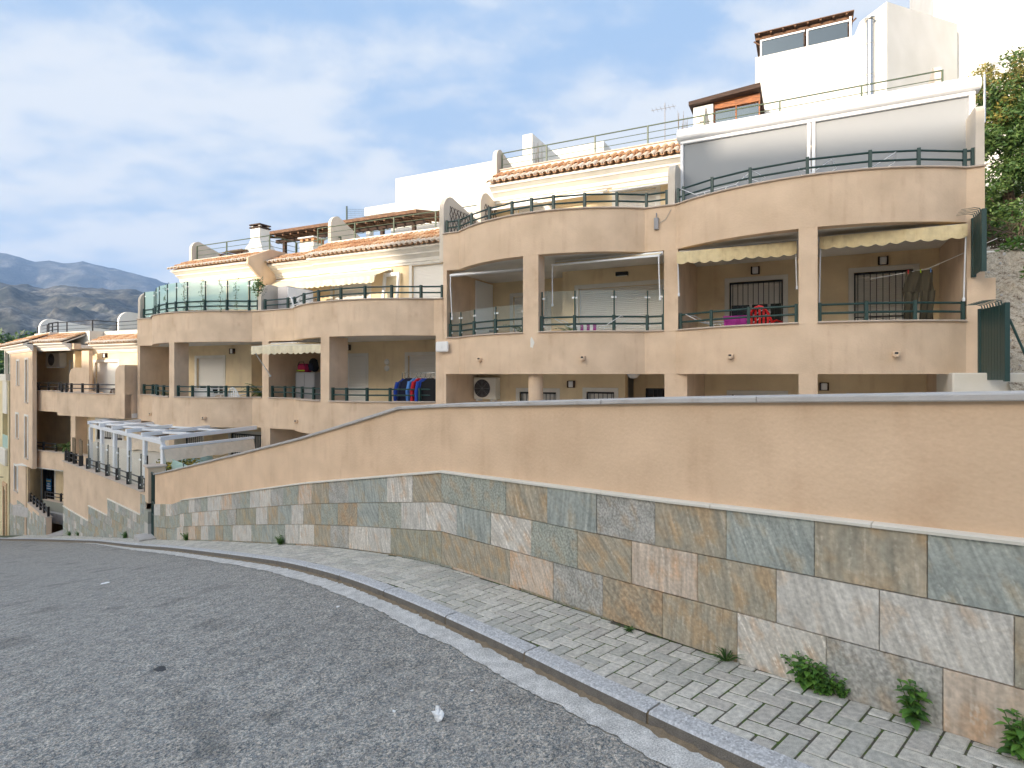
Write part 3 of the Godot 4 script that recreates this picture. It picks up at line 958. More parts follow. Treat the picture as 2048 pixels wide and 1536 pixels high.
func coping(root: Node, u0: float, u1: float, bays: Array, v: float, thick := 0.24) -> void:
	var us := steps(u0, u1, bays, 0.25)
	var k := 0
	while k < us.size() - 1:
		var j := mini(k + 4, us.size() - 1)
		var fr := []
		for i in range(k, j + 1):
			var d := Vector3(1, 0, (bow(us[i] + 0.02, bays) - bow(us[i] - 0.02, bays)) / 0.04).normalized()
			fr.append([Vector3(us[i], v, bow(us[i], bays)), Vector3(-d.z, 0, d.x), Vector3.UP])
		fr[0][0] += (fr[1][0] - fr[0][0]).normalized() * 0.002
		fr[-1][0] += (fr[-2][0] - fr[-1][0]).normalized() * 0.002
		var mb := MB.new()
		mb.sweep(fr, [Vector2(-thick - 0.02, 0.0), Vector2(0.04, 0.0), Vector2(0.045, 0.006), Vector2(0.045, 0.024), Vector2(0.038, 0.03), Vector2(-thick - 0.02, 0.032)])
		part("coping_stone", mb, M.coping, root)
		k = j

func slab(root: Node, called: String, u0: float, u1: float, bays: Array, w_back: float, v0: float, v1: float, m: Material) -> void:
	var us := steps(u0, u1, bays)
	var mb := MB.new()
	for k in us.size() - 1:
		var a: float = us[k]; var b: float = us[k + 1]
		var wa := bow(a, bays) - 0.22; var wb := bow(b, bays) - 0.22
		mb.quad(Vector3(a, v0, w_back), Vector3(b, v0, w_back), Vector3(b, v0, wb), Vector3(a, v0, wa))
		mb.quad(Vector3(a, v1, wa), Vector3(b, v1, wb), Vector3(b, v1, w_back), Vector3(a, v1, w_back))
	part(called, mb, m, root)

func block(root: Node, called: String, a: Vector3, b: Vector3, m: Material, chamfer := 0.0) -> MeshInstance3D:
	var mb := MB.new()
	if chamfer > 0.0: mb.cbox(Transform3D(Basis.IDENTITY, (a + b) / 2.0), (b - a).abs(), chamfer)
	else: mb.box(a, b)
	return part(called, mb, m, root)

# a wall facing +w with rectangular openings [u0, u1, v0, v1]; reveals run back by deep
func holed_wall(root: Node, called: String, u0: float, u1: float, v0: float, v1: float, w: float, holes: Array, m: Material, deep := 0.12, thick := 0.25) -> void:
	var mb := MB.new()
	var xs := [u0, u1]; var ys := [v0, v1]
	for h in holes:
		for e in [h[0], h[1]]:
			if e > u0 and e < u1 and not xs.has(e): xs.append(e)
		for e in [h[2], h[3]]:
			if e > v0 and e < v1 and not ys.has(e): ys.append(e)
	xs.sort(); ys.sort()
	for i in xs.size() - 1:
		for j in ys.size() - 1:
			var cx: float = (xs[i] + xs[i + 1]) / 2; var cy: float = (ys[j] + ys[j + 1]) / 2
			var open := false
			for h in holes:
				if cx > h[0] and cx < h[1] and cy > h[2] and cy < h[3]: open = true
			if not open:
				mb.quad(Vector3(xs[i], ys[j], w), Vector3(xs[i + 1], ys[j], w), Vector3(xs[i + 1], ys[j + 1], w), Vector3(xs[i], ys[j + 1], w))
	for h in holes:
		var d := w - deep
		mb.quad(Vector3(h[0], h[2], d), Vector3(h[0], h[2], w), Vector3(h[0], h[3], w), Vector3(h[0], h[3], d))
		mb.quad(Vector3(h[1], h[2], w), Vector3(h[1], h[2], d), Vector3(h[1], h[3], d), Vector3(h[1], h[3], w))
		mb.quad(Vector3(h[0], h[3], w), Vector3(h[1], h[3], w), Vector3(h[1], h[3], d), Vector3(h[0], h[3], d))
		mb.quad(Vector3(h[0], h[2], d), Vector3(h[1], h[2], d), Vector3(h[1], h[2], w), Vector3(h[0], h[2], w))
	mb.box(Vector3(u0, v0, w - thick - 0.02), Vector3(u1, v1, w - thick))
	for e in [[u0, false], [u1, true]]:
		var q := [Vector3(e[0], v0, w), Vector3(e[0], v0, w - thick), Vector3(e[0], v1, w - thick), Vector3(e[0], v1, w)]
		if not e[1]: q.reverse()
		mb.quad(q[0], q[1], q[2], q[3])
	part(called, mb, m, root)

# window or door: white surround, roller shutter of slats, optional bars; drop = share of the shutter that is down
func window(root: Node, u0: float, u1: float, v0: float, v1: float, w: float, opt := {}) -> Node3D:
	var o := group("door" if opt.get("door", false) else "window", root, T((u0 + u1) / 2, v0, w))
	var hw := (u1 - u0) / 2; var h := v1 - v0
	var bt: float = opt.get("trim", 0.11)
	if bt > 0.0:
		for q in [[-hw - bt, -hw, 0.0, h + bt], [hw, hw + bt, 0.0, h + bt], [-hw, hw, h, h + bt]]:
			block(o, "surround", Vector3(q[0], q[2], -0.02), Vector3(q[1], q[3], 0.022), M.white_trim, 0.004)
		if not opt.get("door", false):
			block(o, "sill", Vector3(-hw - bt, -0.05, -0.11), Vector3(hw + bt, -0.002, 0.05), M.coping, 0.006)
	var drop: float = opt.get("drop", 1.0)
	var fr: Material = opt.get("frame", M.white_plastic)
	block(o, "frame", Vector3(-hw, 0, -0.125), Vector3(-hw + 0.045, h, -0.075), fr, 0.004)
	block(o, "frame", Vector3(hw - 0.045, 0, -0.125), Vector3(hw, h, -0.075), fr, 0.004)
	if drop > 0.0:
		var sb := MB.new()
		var y := h
		var pitch := 0.05
		while y > h * (1.0 - drop) + 0.01:
			var lo := maxf(y - pitch, h * (1.0 - drop))
			var a := -hw + 0.04; var b := hw - 0.04
			sb.quad(Vector3(a, lo + 0.006, -0.086), Vector3(b, lo + 0.006, -0.086), Vector3(b, (lo + y) / 2, -0.08), Vector3(a, (lo + y) / 2, -0.08))
			sb.quad(Vector3(a, (lo + y) / 2, -0.08), Vector3(b, (lo + y) / 2, -0.08), Vector3(b, y, -0.086), Vector3(a, y, -0.086))
			sb.quad(Vector3(a, lo, -0.093), Vector3(b, lo, -0.093), Vector3(b, lo + 0.006, -0.086), Vector3(a, lo + 0.006, -0.086))
			y -= pitch
		part("shutter", sb, opt.get("shutter", M.shutter), o)
	if drop < 1.0:
		var g := h * (1.0 - drop)
		block(o, "pane", Vector3(-hw + 0.04, 0.03, -0.118), Vector3(hw - 0.04, g + 0.02, -0.11), M.window_dark)
		block(o, "frame", Vector3(-hw + 0.045, 0, -0.12), Vector3(hw - 0.045, 0.05, -0.085), fr)
		for x in opt.get("mullions", [0.0]):
			block(o, "frame", Vector3(x - 0.03, 0.05, -0.12), Vector3(x + 0.03, g, -0.082), fr)
	if opt.get("bars", false):
		var gr: Material = M.black_metal
		var n := int(hw * 2 / 0.12)
		for k in n:
			var x := -hw + 0.02 + (k + 0.5) * (hw * 2 - 0.04) / n
			block(o, "bar", Vector3(x - 0.007, 0.02, -0.05), Vector3(x + 0.007, h - 0.03, -0.036), gr)
		for y in [0.03, h * 0.5, h - 0.05]:
			block(o, "crossbar", Vector3(-hw + 0.005, y, -0.055), Vector3(hw - 0.005, y + 0.03, -0.045), gr)
		for x in [-hw + 0.005, hw - 0.035]:
			block(o, "bar_frame", Vector3(x, 0, -0.056), Vector3(x + 0.03, h - 0.004, -0.03), gr)
		block(o, "bar_frame", Vector3(-hw + 0.036, h - 0.03, -0.056), Vector3(hw - 0.036, h - 0.002, -0.03), gr)
	return o

func rail_on(root: Node, us: Array, bays: Array, v: float, glass_h := 0.0, gm: Material = null, back := 0.12) -> void:
	var pts := []
	for u in us: pts.append(Vector3(u, v, bow(u, bays) - back))
	glazed_rail(root, pts, 0.36, M.green_metal, glass_h, gm)

func bar_rail(root: Node, pts: Array, h: float, m: Material, bars := [0.33, 0.66, 1.0]) -> void:
	var box := group("roof_railing", root)
	for p in pts:
		block(box, "post", p + Vector3(-0.02, 0, -0.02), p + Vector3(0.02, h, 0.02), m, 0.003)
	for k in pts.size() - 1:
		for b in bars:
			var tb := MB.new()
			tb.tube([pts[k] + Vector3(0, h * b - 0.01, 0), pts[k + 1] + Vector3(0, h * b - 0.01, 0)], 0.018 if b == 1.0 else 0.010, 6)
			part("rail", tb, m, box)

# rendered side wall between terraces, rounded at its front top corner; runs back along -w
func fin(root: Node, u: float, thick: float, w_front: float, w_back: float, v0: float, v1: float, rad: float, m: Material, fall := 0.0) -> void:
	var poly := PackedVector2Array()
	# x = distance back from the front, y = height
	var l := w_front - w_back
	poly.append(Vector2(0, v0)); poly.append(Vector2(l, v0)); poly.append(Vector2(l, v1 - fall))
	for k in 9:
		var a := PI / 2 + (PI / 2) * k / 8.0
		poly.append(Vector2(rad + cos(a) * rad, v1 - rad + sin(a) * rad))
	var mb := MB.new()
	mb.ext(Transform3D(Basis(Vector3(0, 0, -1), Vector3(0, 1, 0), Vector3(1, 0, 0)), Vector3(u, 0, w_front)), poly, thick)
	part("side_wall", mb, m, root)

# row of barrel tiles on a short pitched roof above a moulded cornice; front edge at w, v
func eave(root: Node, u0: float, u1: float, w: float, v: float, rise: float, deep: float, rows: int, hips := [false, false]) -> void:
	var roof := group("roof", root, T(u0, v, w))
	var L := u1 - u0
	var ang := atan2(rise, deep)
	# bed under the tiles
	var bed := MB.new()
	bed.hexa([Vector3(0.02, -0.05, -0.02), Vector3(L - 0.02, -0.05, -0.02), Vector3(L - 0.02, rise - 0.05, -deep), Vector3(0.02, rise - 0.05, -deep), Vector3(0.02, 0.0, -0.02), Vector3(L - 0.02, 0.0, -0.02), Vector3(L - 0.02, rise, -deep), Vector3(0.02, rise, -deep)])
	part("bed", bed, M.pale_trim, roof)
	var pitch := 0.205
	var n := int(L / pitch)
	var run := sqrt(rise * rise + deep * deep)
	var tl := run / rows + 0.10
	for r in rows:
		for k in n + 1:
			var x := (k + 0.5) * L / (n + 0.5)
			var tile := MB.new()
			var seg := 7
			var ra := 0.082; var rb := 0.066; var th := 0.014
			for j in seg:
				var a := PI * j / seg; var b := PI * (j + 1) / seg
				var oa := Vector3(cos(a), sin(a), 0); var ob := Vector3(cos(b), sin(b), 0)
				tile.qn(oa * ra, oa * rb + Vector3(0, 0, -tl), ob * rb + Vector3(0, 0, -tl), ob * ra, oa, oa, ob, ob)
				tile.quad(oa * (ra - th), ob * (ra - th), ob * ra, oa * ra)
				tile.quad(ob * (ra - th), oa * (ra - th), oa * (rb - th) + Vector3(0, 0, -tl), ob * (rb - th) + Vector3(0, 0, -tl))
			var lim: bool = r == 0
			var m: Material = M.clay_lime[rng.randi() % 3] if lim else M.clay[rng.randi() % 4]
			var p := Vector3(minf(x, L - 0.06), 0.03 + (r * run / rows) * sin(ang) + rnd(-0.004, 0.004), 0.10 - (r * run / rows) * cos(ang) + rnd(-0.012, 0.012))
			part("roof_tile", tile, m, roof, Transform3D(Basis(Vector3.RIGHT, ang - 0.07) * Basis(Vector3.UP, rnd(-0.02, 0.02)), p))
		# channel tiles between the covers
	var ch := MB.new()
	for k in n + 1:
		var x := minf((k + 0.5) * L / (n + 0.5), L - 0.06) - pitch / 2
		if x < 0.02: continue
		for j in 5:
			var a := PI + PI * j / 5.0; var b := PI + PI * (j + 1) / 5.0
			var oa := Vector3(cos(a) * 0.07, sin(a) * 0.05, 0); var ob := Vector3(cos(b) * 0.07, sin(b) * 0.05, 0)
			var f := Vector3(x, 0.075, 0.07); var g := Vector3(x, 0.075 + rise, -deep)
			ch.quad(f + oa, f + ob, g + ob, g + oa)
			ch.quad(f + oa * 1.2, f + ob * 1.2, f + ob, f + oa)
	part("channel_tiles", ch, M.clay[1], roof)

func cornice(root: Node, u0: float, u1: float, w: float, v: float, h := 0.42, out := 0.42) -> void:
	# profile under the eave: three mouldings stepping out
	var mb := MB.new()
	var pr := [Vector2(0, -h), Vector2(0.05, -h), Vector2(0.06, -h * 0.86), Vector2(0.10, -h * 0.84), Vector2(0.12, -h * 0.62), Vector2(out * 0.52, -h * 0.42), Vector2(out * 0.60, -h * 0.40), Vector2(out * 0.62, -h * 0.30), Vector2(out * 0.90, -h * 0.12), Vector2(out, -h * 0.10), Vector2(out, 0.0), Vector2(0, 0.0)]
	mb.sweep([[Vector3(u0, v, w), Vector3(0, 0, 1), Vector3.UP], [Vector3(u1, v, w), Vector3(0, 0, 1), Vector3.UP]], pr)
	part("cornice", mb, M.white_trim, root)

func spout(root: Node, u: float, v: float, w: float) -> void:
	var mb := MB.new()
	mb.cbox(T(u, v, w + 0.03), Vector3(0.11, 0.09, 0.12), 0.01)
	mb.cbox(T(u, v - 0.03, w + 0.08), Vector3(0.07, 0.05, 0.12), 0.006)
	var o := part("drain_spout", mb, M.plaster, root)
	var b2 := MB.new()
	b2.cbox(T(u, v + 0.012, w + 0.091), Vector3(0.055, 0.045, 0.008), 0.002)
	part("opening", b2, M.dark_plastic, o)

# ---------------------------------------------------------------- the buildings
const BAYS1 := [[0.45, 5.35, 0.83], [6.05, 11.2, 0.83]]
const BAYS2 := [[-12.5, -7.35, 0.9], [-5.5, -0.35, 0.9]]
const DROP := -1.715      # the middle building stands this much lower

func shell(root: Node, u0: float, u1: float, bays: Array) -> void:
	band(root, "parapet_band", u0, u1, bays, 2.75, 3.72, M.plaster)
	coping(root, u0 - 0.02, u1 + 0.02, bays, 3.72)
	band(root, "parapet_band", u0, u1, bays, 0.0, 0.95, M.plaster)
	slab(root, "ceiling", u0 + 0.05, u1 - 0.05, bays, -3.2, 2.762, 3.0, M.ceiling)
	slab(root, "ceiling", u0 + 0.05, u1 - 0.05, bays, -3.2, 0.012, 0.25, M.ceiling)

func column(root: Node, u0: float, u1: float, v0: float, v1: float, bays: Array, deep := 0.36) -> void:
	var mb := MB.new()
	var f0 := bow(u0, bays) - 0.004; var f1 := bow(u1, bays) - 0.004
	var b := minf(f0, f1) - deep
	mb.hexa([Vector3(u0, v0, f0), Vector3(u1, v0, f1), Vector3(u1, v0, b), Vector3(u0, v0, b), Vector3(u0, v1, f0), Vector3(u1, v1, f1), Vector3(u1, v1, b), Vector3(u0, v1, b)])
	part("pillar", mb, M.plaster, root)

func make_right_building() -> void:
	var r := thing("apartment_building", "peach apartment building with two bowed bays and white terrace screens", "building", FR, "terraced apartment buildings")
	var B := BAYS1
	shell(r, -0.05, 11.47, B)
	for q in [[0.06, 2.70], [3.09, 5.78], [6.09, 8.48], [8.80, 11.21]]: coping(r, q[0], q[1], B, 0.95)
	# first floor: piers and pillars
	column(r, -0.05, 0.06, 0.95, 2.75, B, 3.0); column(r, 5.78, 6.09, 0.95, 2.75, B, 2.6); column(r, 11.21, 11.47, 0.95, 2.75, B, 2.9)
	column(r, 2.70, 3.09, 0.95, 2.75, B); column(r, 8.48, 8.80, 0.95, 2.75, B)
	# back walls
	holed_wall(r, "back_wall", 0.05, 2.72, 0.24, 2.77, -2.55, [[0.77, 1.89, 0.25, 2.30]], M.cream)
	window(r, 0.77, 1.89, 0.25, 2.30, -2.55, {"door": true})
	holed_wall(r, "back_wall", 2.70, 5.80, 0.24, 2.77, -1.65, [[3.16, 5.40, 0.25, 2.26]], M.cream, 0.12, 0.9)
	window(r, 3.16, 5.40, 0.25, 2.26, -1.65, {"door": true})
	holed_wall(r, "back_wall", 6.05, 11.30, 0.24, 2.77, -2.5, [[6.87, 8.10, 0.25, 2.30], [9.59, 10.74, 0.25, 2.34]], M.cream)
	window(r, 6.87, 8.10, 0.25, 2.30, -2.5, {"door": true, "drop": 0.28, "bars": true, "frame": M.white_plastic, "mullions": [-0.12, 0.3]})
	window(r, 9.59, 10.74, 0.25, 2.34, -2.5, {"door": true, "bars": true})
	# railings on the first floor
	rail_on(r, [0.1, 0.42, 1.06, 1.84, 2.66], B, 0.98, 0.66, M.glass)
	rail_on(r, [3.13, 3.89, 4.72, 5.38, 5.74], B, 0.98, 0.92, M.glass)
	rail_on(r, [6.13, 6.83, 7.58, 8.44], B, 0.98)
	rail_on(r, [8.84, 9.60, 10.38, 11.17], B, 0.98)
	# ground floor
	block(r, "pillar", Vector3(-0.05, -2.6, -3.0), Vector3(0.04, 0.0, -0.004), M.plaster)
	var rp := MB.new()
	rp.lathe(T(2.88, -2.6, 0.5), [Vector2(0.175, 0), Vector2(0.175, 2.6)], 20)
	part("round_pillar", rp, M.plaster, r)
	block(r, "pillar", Vector3(5.79, -2.6, -2.6), Vector3(6.28, 0.0, -0.006), M.plaster)
	column(r, 8.48, 8.80, -2.6, 0.0, B)
	block(r, "pillar", Vector3(10.98, -2.6, -2.6), Vector3(11.4, 0.0, -0.006), M.plaster)
	holed_wall(r, "back_wall", 0.02, 4.42, -2.6, 0.02, -1.7, [[1.39, 2.50, -1.6, -0.50], [3.37, 4.13, -1.6, -0.47]], M.cream)
	window(r, 1.39, 2.50, -1.6, -0.50, -1.7, {"bars": true}); window(r, 3.37, 4.13, -1.6, -0.47, -1.7, {"bars": true})
	holed_wall(r, "back_wall", 4.40, 5.82, -2.6, 0.02, -2.6, [[4.72, 5.5, -2.6, -0.38]], M.cream)
	window(r, 4.72, 5.5, -2.6, -0.38, -2.6, {"door": true, "drop": 0.0, "bars": true, "trim": 0.0, "frame": M.dark_plastic})
	holed_wall(r, "back_wall", 6.2, 11.1, -2.6, 0.02, -2.5, [[6.92, 8.10, -1.8, -0.52], [9.55, 10.8, -2.5, -0.55]], M.cream)
	window(r, 6.92, 8.10, -1.8, -0.52, -2.5, {"drop": 0.1, "frame": M.black_metal}); window(r, 9.55, 10.8, -2.5, -0.55, -2.5, {"door": true})
	block(r, "terrace_floor", Vector3(-0.6, -2.75, -3.0), Vector3(11.9, -2.6, 3.2), M.coping_grey)
	# drain spouts on the lower band
	for u in [1.39, 4.12, 7.24, 10.06]: spout(r, u, 0.36, bow(u, B))
	# terrace floor, set-back wall, cornice, tiles
	holed_wall(r, "back_wall", 0.0, 5.92, 3.0, 5.70, -2.9, [[0.75, 1.90, 3.0, 5.10], [3.82, 4.95, 3.0, 5.08]], M.cream)
	window(r, 0.75, 1.90, 3.0, 5.10, -2.9, {"door": true, "drop": 0.94}); window(r, 3.82, 4.95, 3.0, 5.08, -2.9, {"door": true, "drop": 0.97})
	cornice(r, -0.02, 5.95, -2.9, 5.70, 0.45, 0.46)
	eave(r, -0.05, 5.95, -2.42, 5.72, 0.52, 0.78, 2)
	block(r, "roof_parapet", Vector3(-0.05, 5.702, -3.45), Vector3(11.47, 6.40, -3.21), M.pale_trim)
	block(r, "roof_coping", Vector3(-0.08, 6.401, -3.48), Vector3(11.5, 6.43, -3.17), M.coping)
	block(r, "rear_body", Vector3(-0.03, -2.6, -8.4), Vector3(11.45, 6.1, -3.46), M.pale_trim)
	block(r, "upper_wall", Vector3(5.95, 3.0, -3.2), Vector3(11.4, 6.39, -2.96), M.cream)
	bar_rail(r, [Vector3(0.0, 6.43, -3.3), Vector3(1.53, 6.43, -3.3), Vector3(3.07, 6.43, -3.3), Vector3(4.62, 6.43, -3.3), Vector3(6.15, 6.43, -3.3), Vector3(8.0, 6.43, -3.3), Vector3(9.8, 6.43, -3.3), Vector3(11.4, 6.43, -3.3)], 0.55, M.olive_metal)
	fin(r, -0.2, 0.14, -3.05, -6.0, 6.1, 7.1, 0.3, M.fin, 0.9)
	fin(r, 5.98, 0.14, -3.55, -5.2, 6.1, 7.4, 0.35, M.fin, 0.5)
	fin(r, 11.3, 0.14, -3.6, -5.0, 6.1, 7.3, 0.3, M.fin, 0.3)
	block(r, "stair_head", Vector3(0.1, 6.1, -7.5), Vector3(0.45, 8.0, -4.6), M.white_wall)
	# side walls of the terraces
	fin(r, -0.19, 0.14, -0.03, -2.0, 3.0, 4.82, 0.42, M.fin, 0.35)
	fin(r, -0.15, 0.14, -1.95, -3.2, 3.0, 5.45, 0.42, M.fin, 0.25)
	fin(r, 5.86, 0.15, -0.03, -2.9, 3.0, 4.72, 0.35, M.fin)
	fin(r, 11.34, 0.13, -0.02, -2.9, 3.0, 4.85, 0.12, M.fin)
	rail_on(r, [0.0, 0.38, 0.96, 1.64, 2.34, 2.87, 3.41, 4.11, 4.78, 5.36, 5.82], B, 3.75)
	rail_on(r, [6.07, 6.2, 6.85, 7.61, 8.63, 9.66, 10.44, 11.2, 11.32], B, 3.75)
	# lattice leaning on the left side walls
	for q in [[-0.03, -0.3, 1.5, 3.8, 4.55], [0.01, -2.15, 0.95, 3.9, 5.1]]:
		var lat := group("trellis", r)
		var hh: float = q[4] - q[3]
		for d in [1.0, -1.0]:
			for k in range(-5, 12):
				var z0: float = k * 0.16
				var y0 := 0.0; var y1: float = hh
				var za: float = z0; var zb: float = z0 + d * hh * 0.6
				# clip to the width of the panel
				if (za < 0.0 and zb < 0.0) or (za > q[2] and zb > q[2]): continue
				var f := func(z): return lerpf(y0, y1, (z - za) / (zb - za))
				var ca := clampf(za, 0.0, q[2]); var cb := clampf(zb, 0.0, q[2])
				if absf(ca - cb) < 0.04: continue
				var tb := MB.new()
				tb.tube([Vector3(q[0], q[3] + f.call(ca), q[1] - ca), Vector3(q[0], q[3] + f.call(cb), q[1] - cb)], 0.009, 5)
				part("lath", tb, M.wood_dark, lat)
	# lower right corner of the building
	block(r, "corner_pier", Vector3(11.22, -0.3, -1.2), Vector3(11.63, 1.72, -0.02), M.plaster)
	block(r, "corner_plinth", Vector3(10.9, -1.6, -0.9), Vector3(11.9, 0.02, 0.55), M.pale_trim, 0.02)
	block(r, "folding_panel", Vector3(0.062, 0.26, -2.5), Vector3(0.10, 2.7, -1.5), M.white_metal, 0.004)
	# a chip in the render below the railing
	var chip := MB.new()
	var cp := PackedVector2Array()
	for k in 11:
		var a := TAU * k / 11
		cp.append(Vector2(cos(a) * 0.055 * rnd(0.6, 1.3), sin(a) * 0.12 * rnd(0.6, 1.2)))
	chip.ext(T(2.93, 0.72, bow(2.93, B)), cp, 0.004)
	part("render_chip", chip, M.white_trim, r)

func make_middle_building() -> void:
	var r := thing("apartment_building", "peach apartment building between the others with glass panes on its terrace", "building", Transform3D(FR.basis, FR * Vector3(0, DROP, 0)), "terraced apartment buildings")
	var B := BAYS2
	var mb: MB
	shell(r, -13.42, -0.06, B)
	for q in [[-13.26, -10.22], [-9.94, -6.9], [-6.61, -3.58], [-3.22, -0.29]]: coping(r, q[0], q[1], B, 0.95)
	column(r, -13.42, -13.27, 0.95, 2.75, B, 3.0); column(r, -6.9, -6.61, 0.95, 2.75, B, 2.7); column(r, -0.29, -0.06, 0.95, 2.75, B, 3.0)
	column(r, -10.22, -9.94, 0.95, 2.75, B, 0.5); column(r, -3.58, -3.22, 0.95, 2.75, B, 0.7)
	holed_wall(r, "back_wall", -13.3, -8.9, 0.24, 2.77, -1.25, [[-11.84, -10.36, 0.95, 2.29]], M.cream, 0.12, 1.4)
	window(r, -11.84, -10.36, 0.95, 2.29, -1.25, {"drop": 0.76, "mullions": [-0.3, 0.35]})
	holed_wall(r, "back_wall", -8.95, -5.28, 0.24, 2.77, -2.6, [], M.cream)
	holed_wall(r, "back_wall", -5.3, -0.1, 0.24, 2.77, -1.75, [[-5.02, -4.18, 0.25, 2.28], [-2.5, -1.35, 1.0, 2.28]], M.cream, 0.12, 0.9)
	window(r, -5.02, -4.18, 0.25, 2.28, -1.75, {"door": true}); window(r, -2.5, -1.35, 1.0, 2.28, -1.75, {"drop": 0.86})
	rail_on(r, [-13.2, -12.69, -12.5, -11.48, -10.81, -10.26], B, 0.98)
	rail_on(r, [-9.9, -9.26, -8.67, -8.12, -7.53, -6.94], B, 0.98)
	rail_on(r, [-6.57, -6.02, -5.64, -4.83, -4.06, -3.61], B, 0.98)
	rail_on(r, [-3.19, -2.69, -2.05, -1.42, -0.71, -0.32], B, 0.98)
	for u in [-12.1, -8.67, -5.0]: spout(r, u, 0.3, bow(u, B))
	# ground floor behind the pergola
	holed_wall(r, "back_wall", -13.3, -6.6, -2.6, 0.02, -1.5, [[-12.9, -11.9, -2.5, -0.5], [-10.3, -8.6, -2.5, -0.45], [-7.6, -6.9, -2.5, -0.4]], M.cream)
	window(r, -12.9, -11.9, -2.5, -0.5, -1.5, {"door": true, "bars": true}); window(r, -10.3, -8.6, -2.5, -0.45, -1.5, {"door": true, "bars": true}); window(r, -7.6, -6.9, -2.5, -0.4, -1.5, {"door": true, "drop": 0.0, "frame": M.dark_plastic})
	holed_wall(r, "back_wall", -6.6, -0.1, -2.6, 0.02, -1.9, [[-5.4, -4.2, -2.5, -0.45]], M.cream)
	window(r, -5.4, -4.2, -2.5, -0.45, -1.9, {"door": true, "drop": 0.0, "bars": true, "frame": M.dark_plastic})
	block(r, "pillar", Vector3(-13.42, -4.2, -3.0), Vector3(-13.2, 0.0, -0.006), M.plaster); block(r, "pillar", Vector3(-6.95, -4.2, -1.9), Vector3(-6.55, 0.0, -0.006), M.plaster); block(r, "pillar", Vector3(-0.3, -2.6, -3.0), Vector3(-0.06, 0.0, -0.006), M.plaster)
	column(r, -10.22, -9.94, -2.6, 0.0, B, 0.4)
	var tf := PackedVector2Array([Vector2(-0.7, -2.0)])
	for e in [4.0, 8.0, 12.6, 14.0, 17.0, 20.0, 22.5]:
		var q3 := FR.affine_inverse() * sp(e, wall_n(e) - 0.24, 0)
		tf.append(Vector2(q3.x, q3.z))
	tf.append(Vector2(-17.6, -1.4)); tf.append(Vector2(-13.5, -1.6))
	var fl := MB.new()
	var fi := Geometry2D.triangulate_polygon(tf)
	for k in range(0, fi.size(), 3):
		var va := Vector3(tf[fi[k]].x, -2.6, tf[fi[k]].y); var vb := Vector3(tf[fi[k + 1]].x, -2.6, tf[fi[k + 1]].y); var vc := Vector3(tf[fi[k + 2]].x, -2.6, tf[fi[k + 2]].y)
		if (vb - va).cross(vc - va).y > 0: fl.tri(va, vb, vc)
		else: fl.tri(va, vc, vb)
	part("terrace_floor", fl, M.coping_grey, r)
	# set-back top floor in three steps
	holed_wall(r, "back_wall", -13.4, -9.1, 3.0, 5.70, -1.75, [[-12.6, -11.2, 3.0, 5.05]], M.cream, 0.12, 2.0)
	window(r, -12.6, -11.2, 3.0, 5.05, -1.75, {"door": true})
	holed_wall(r, "back_wall", -9.15, -6.8, 3.0, 5.70, -2.5, [[-8.6, -7.6, 3.0, 5.05]], M.cream, 0.12, 1.2)
	window(r, -8.6, -7.6, 3.0, 5.05, -2.5, {"door": true})
	holed_wall(r, "back_wall", -6.85, -0.08, 3.0, 5.70, -2.4, [[-6.2, -4.6, 3.0, 5.22], [-2.82, -1.5, 3.0, 5.22]], M.cream, 0.14, 1.3)
	window(r, -6.2, -4.6, 3.0, 5.22, -2.4, {"door": true}); window(r, -2.82, -1.5, 3.0, 5.22, -2.4, {"door": true, "drop": 0.82})
	cornice(r, -13.42, -9.12, -1.75, 5.70, 0.45, 0.46); cornice(r, -9.1, -6.9, -2.5, 5.70, 0.45, 0.46); cornice(r, -6.87, -0.07, -2.4, 5.70, 0.45, 0.5)
	eave(r, -13.5, -9.14, -1.27, 5.72, 0.42, 0.85, 3); eave(r, -9.05, -6.95, -2.02, 5.72, 0.42, 0.85, 3); eave(r, -6.95, -0.07, -1.86, 5.72, 0.62, 1.0, 3)
	block(r, "roof_parapet", Vector3(-13.42, 5.702, -3.6), Vector3(-9.1, 6.28, -2.16), M.pale_trim)
	block(r, "roof_parapet", Vector3(-9.1, 5.702, -3.7), Vector3(-6.9, 6.22, -2.92), M.pale_trim)
	block(r, "roof_parapet", Vector3(-6.9, 5.702, -3.6), Vector3(-0.07, 6.50, -2.9), M.pale_trim)
	var gp := PackedVector2Array([Vector2(1.73, 3.0), Vector2(3.6, 3.0), Vector2(3.6, 6.3), Vector2(2.2, 6.3), Vector2(1.22, 5.84), Vector2(1.22, 5.62), Vector2(1.6, 5.3), Vector2(1.73, 5.2)])
	mb = MB.new()
	mb.ext(Transform3D(Basis(Vector3(0, 0, -1), Vector3(0, 1, 0), Vector3(1, 0, 0)), Vector3(-9.13, 0, 0)), gp, 0.1)
	part("gable_wall", mb, M.plaster, r)
	block(r, "rear_body", Vector3(-13.4, -2.6, -8.4), Vector3(-0.07, 6.0, -3.72), M.pale_trim)
	bar_rail(r, [Vector3(-13.3, 6.28, -2.3), Vector3(-11.55, 6.28, -2.3), Vector3(-9.2, 6.28, -2.3), Vector3(-9.2, 6.28, -3.55)], 0.58, M.olive_metal)
	bar_rail(r, [Vector3(-9.2, 6.22, -3.6), Vector3(-7.9, 6.22, -3.6), Vector3(-6.95, 6.22, -3.6)], 0.62, M.olive_metal)
	bar_rail(r, [Vector3(-7.5, 6.5, -3.0), Vector3(-5.74, 6.5, -3.0), Vector3(-4.02, 6.5, -3.0), Vector3(-2.31, 6.5, -3.0), Vector3(-0.3, 6.5, -3.0)], 0.58, M.olive_metal)
	fin(r, -13.5, 0.14, -2.1, -5.2, 6.0, 7.05, 0.35, M.fin, 0.85)
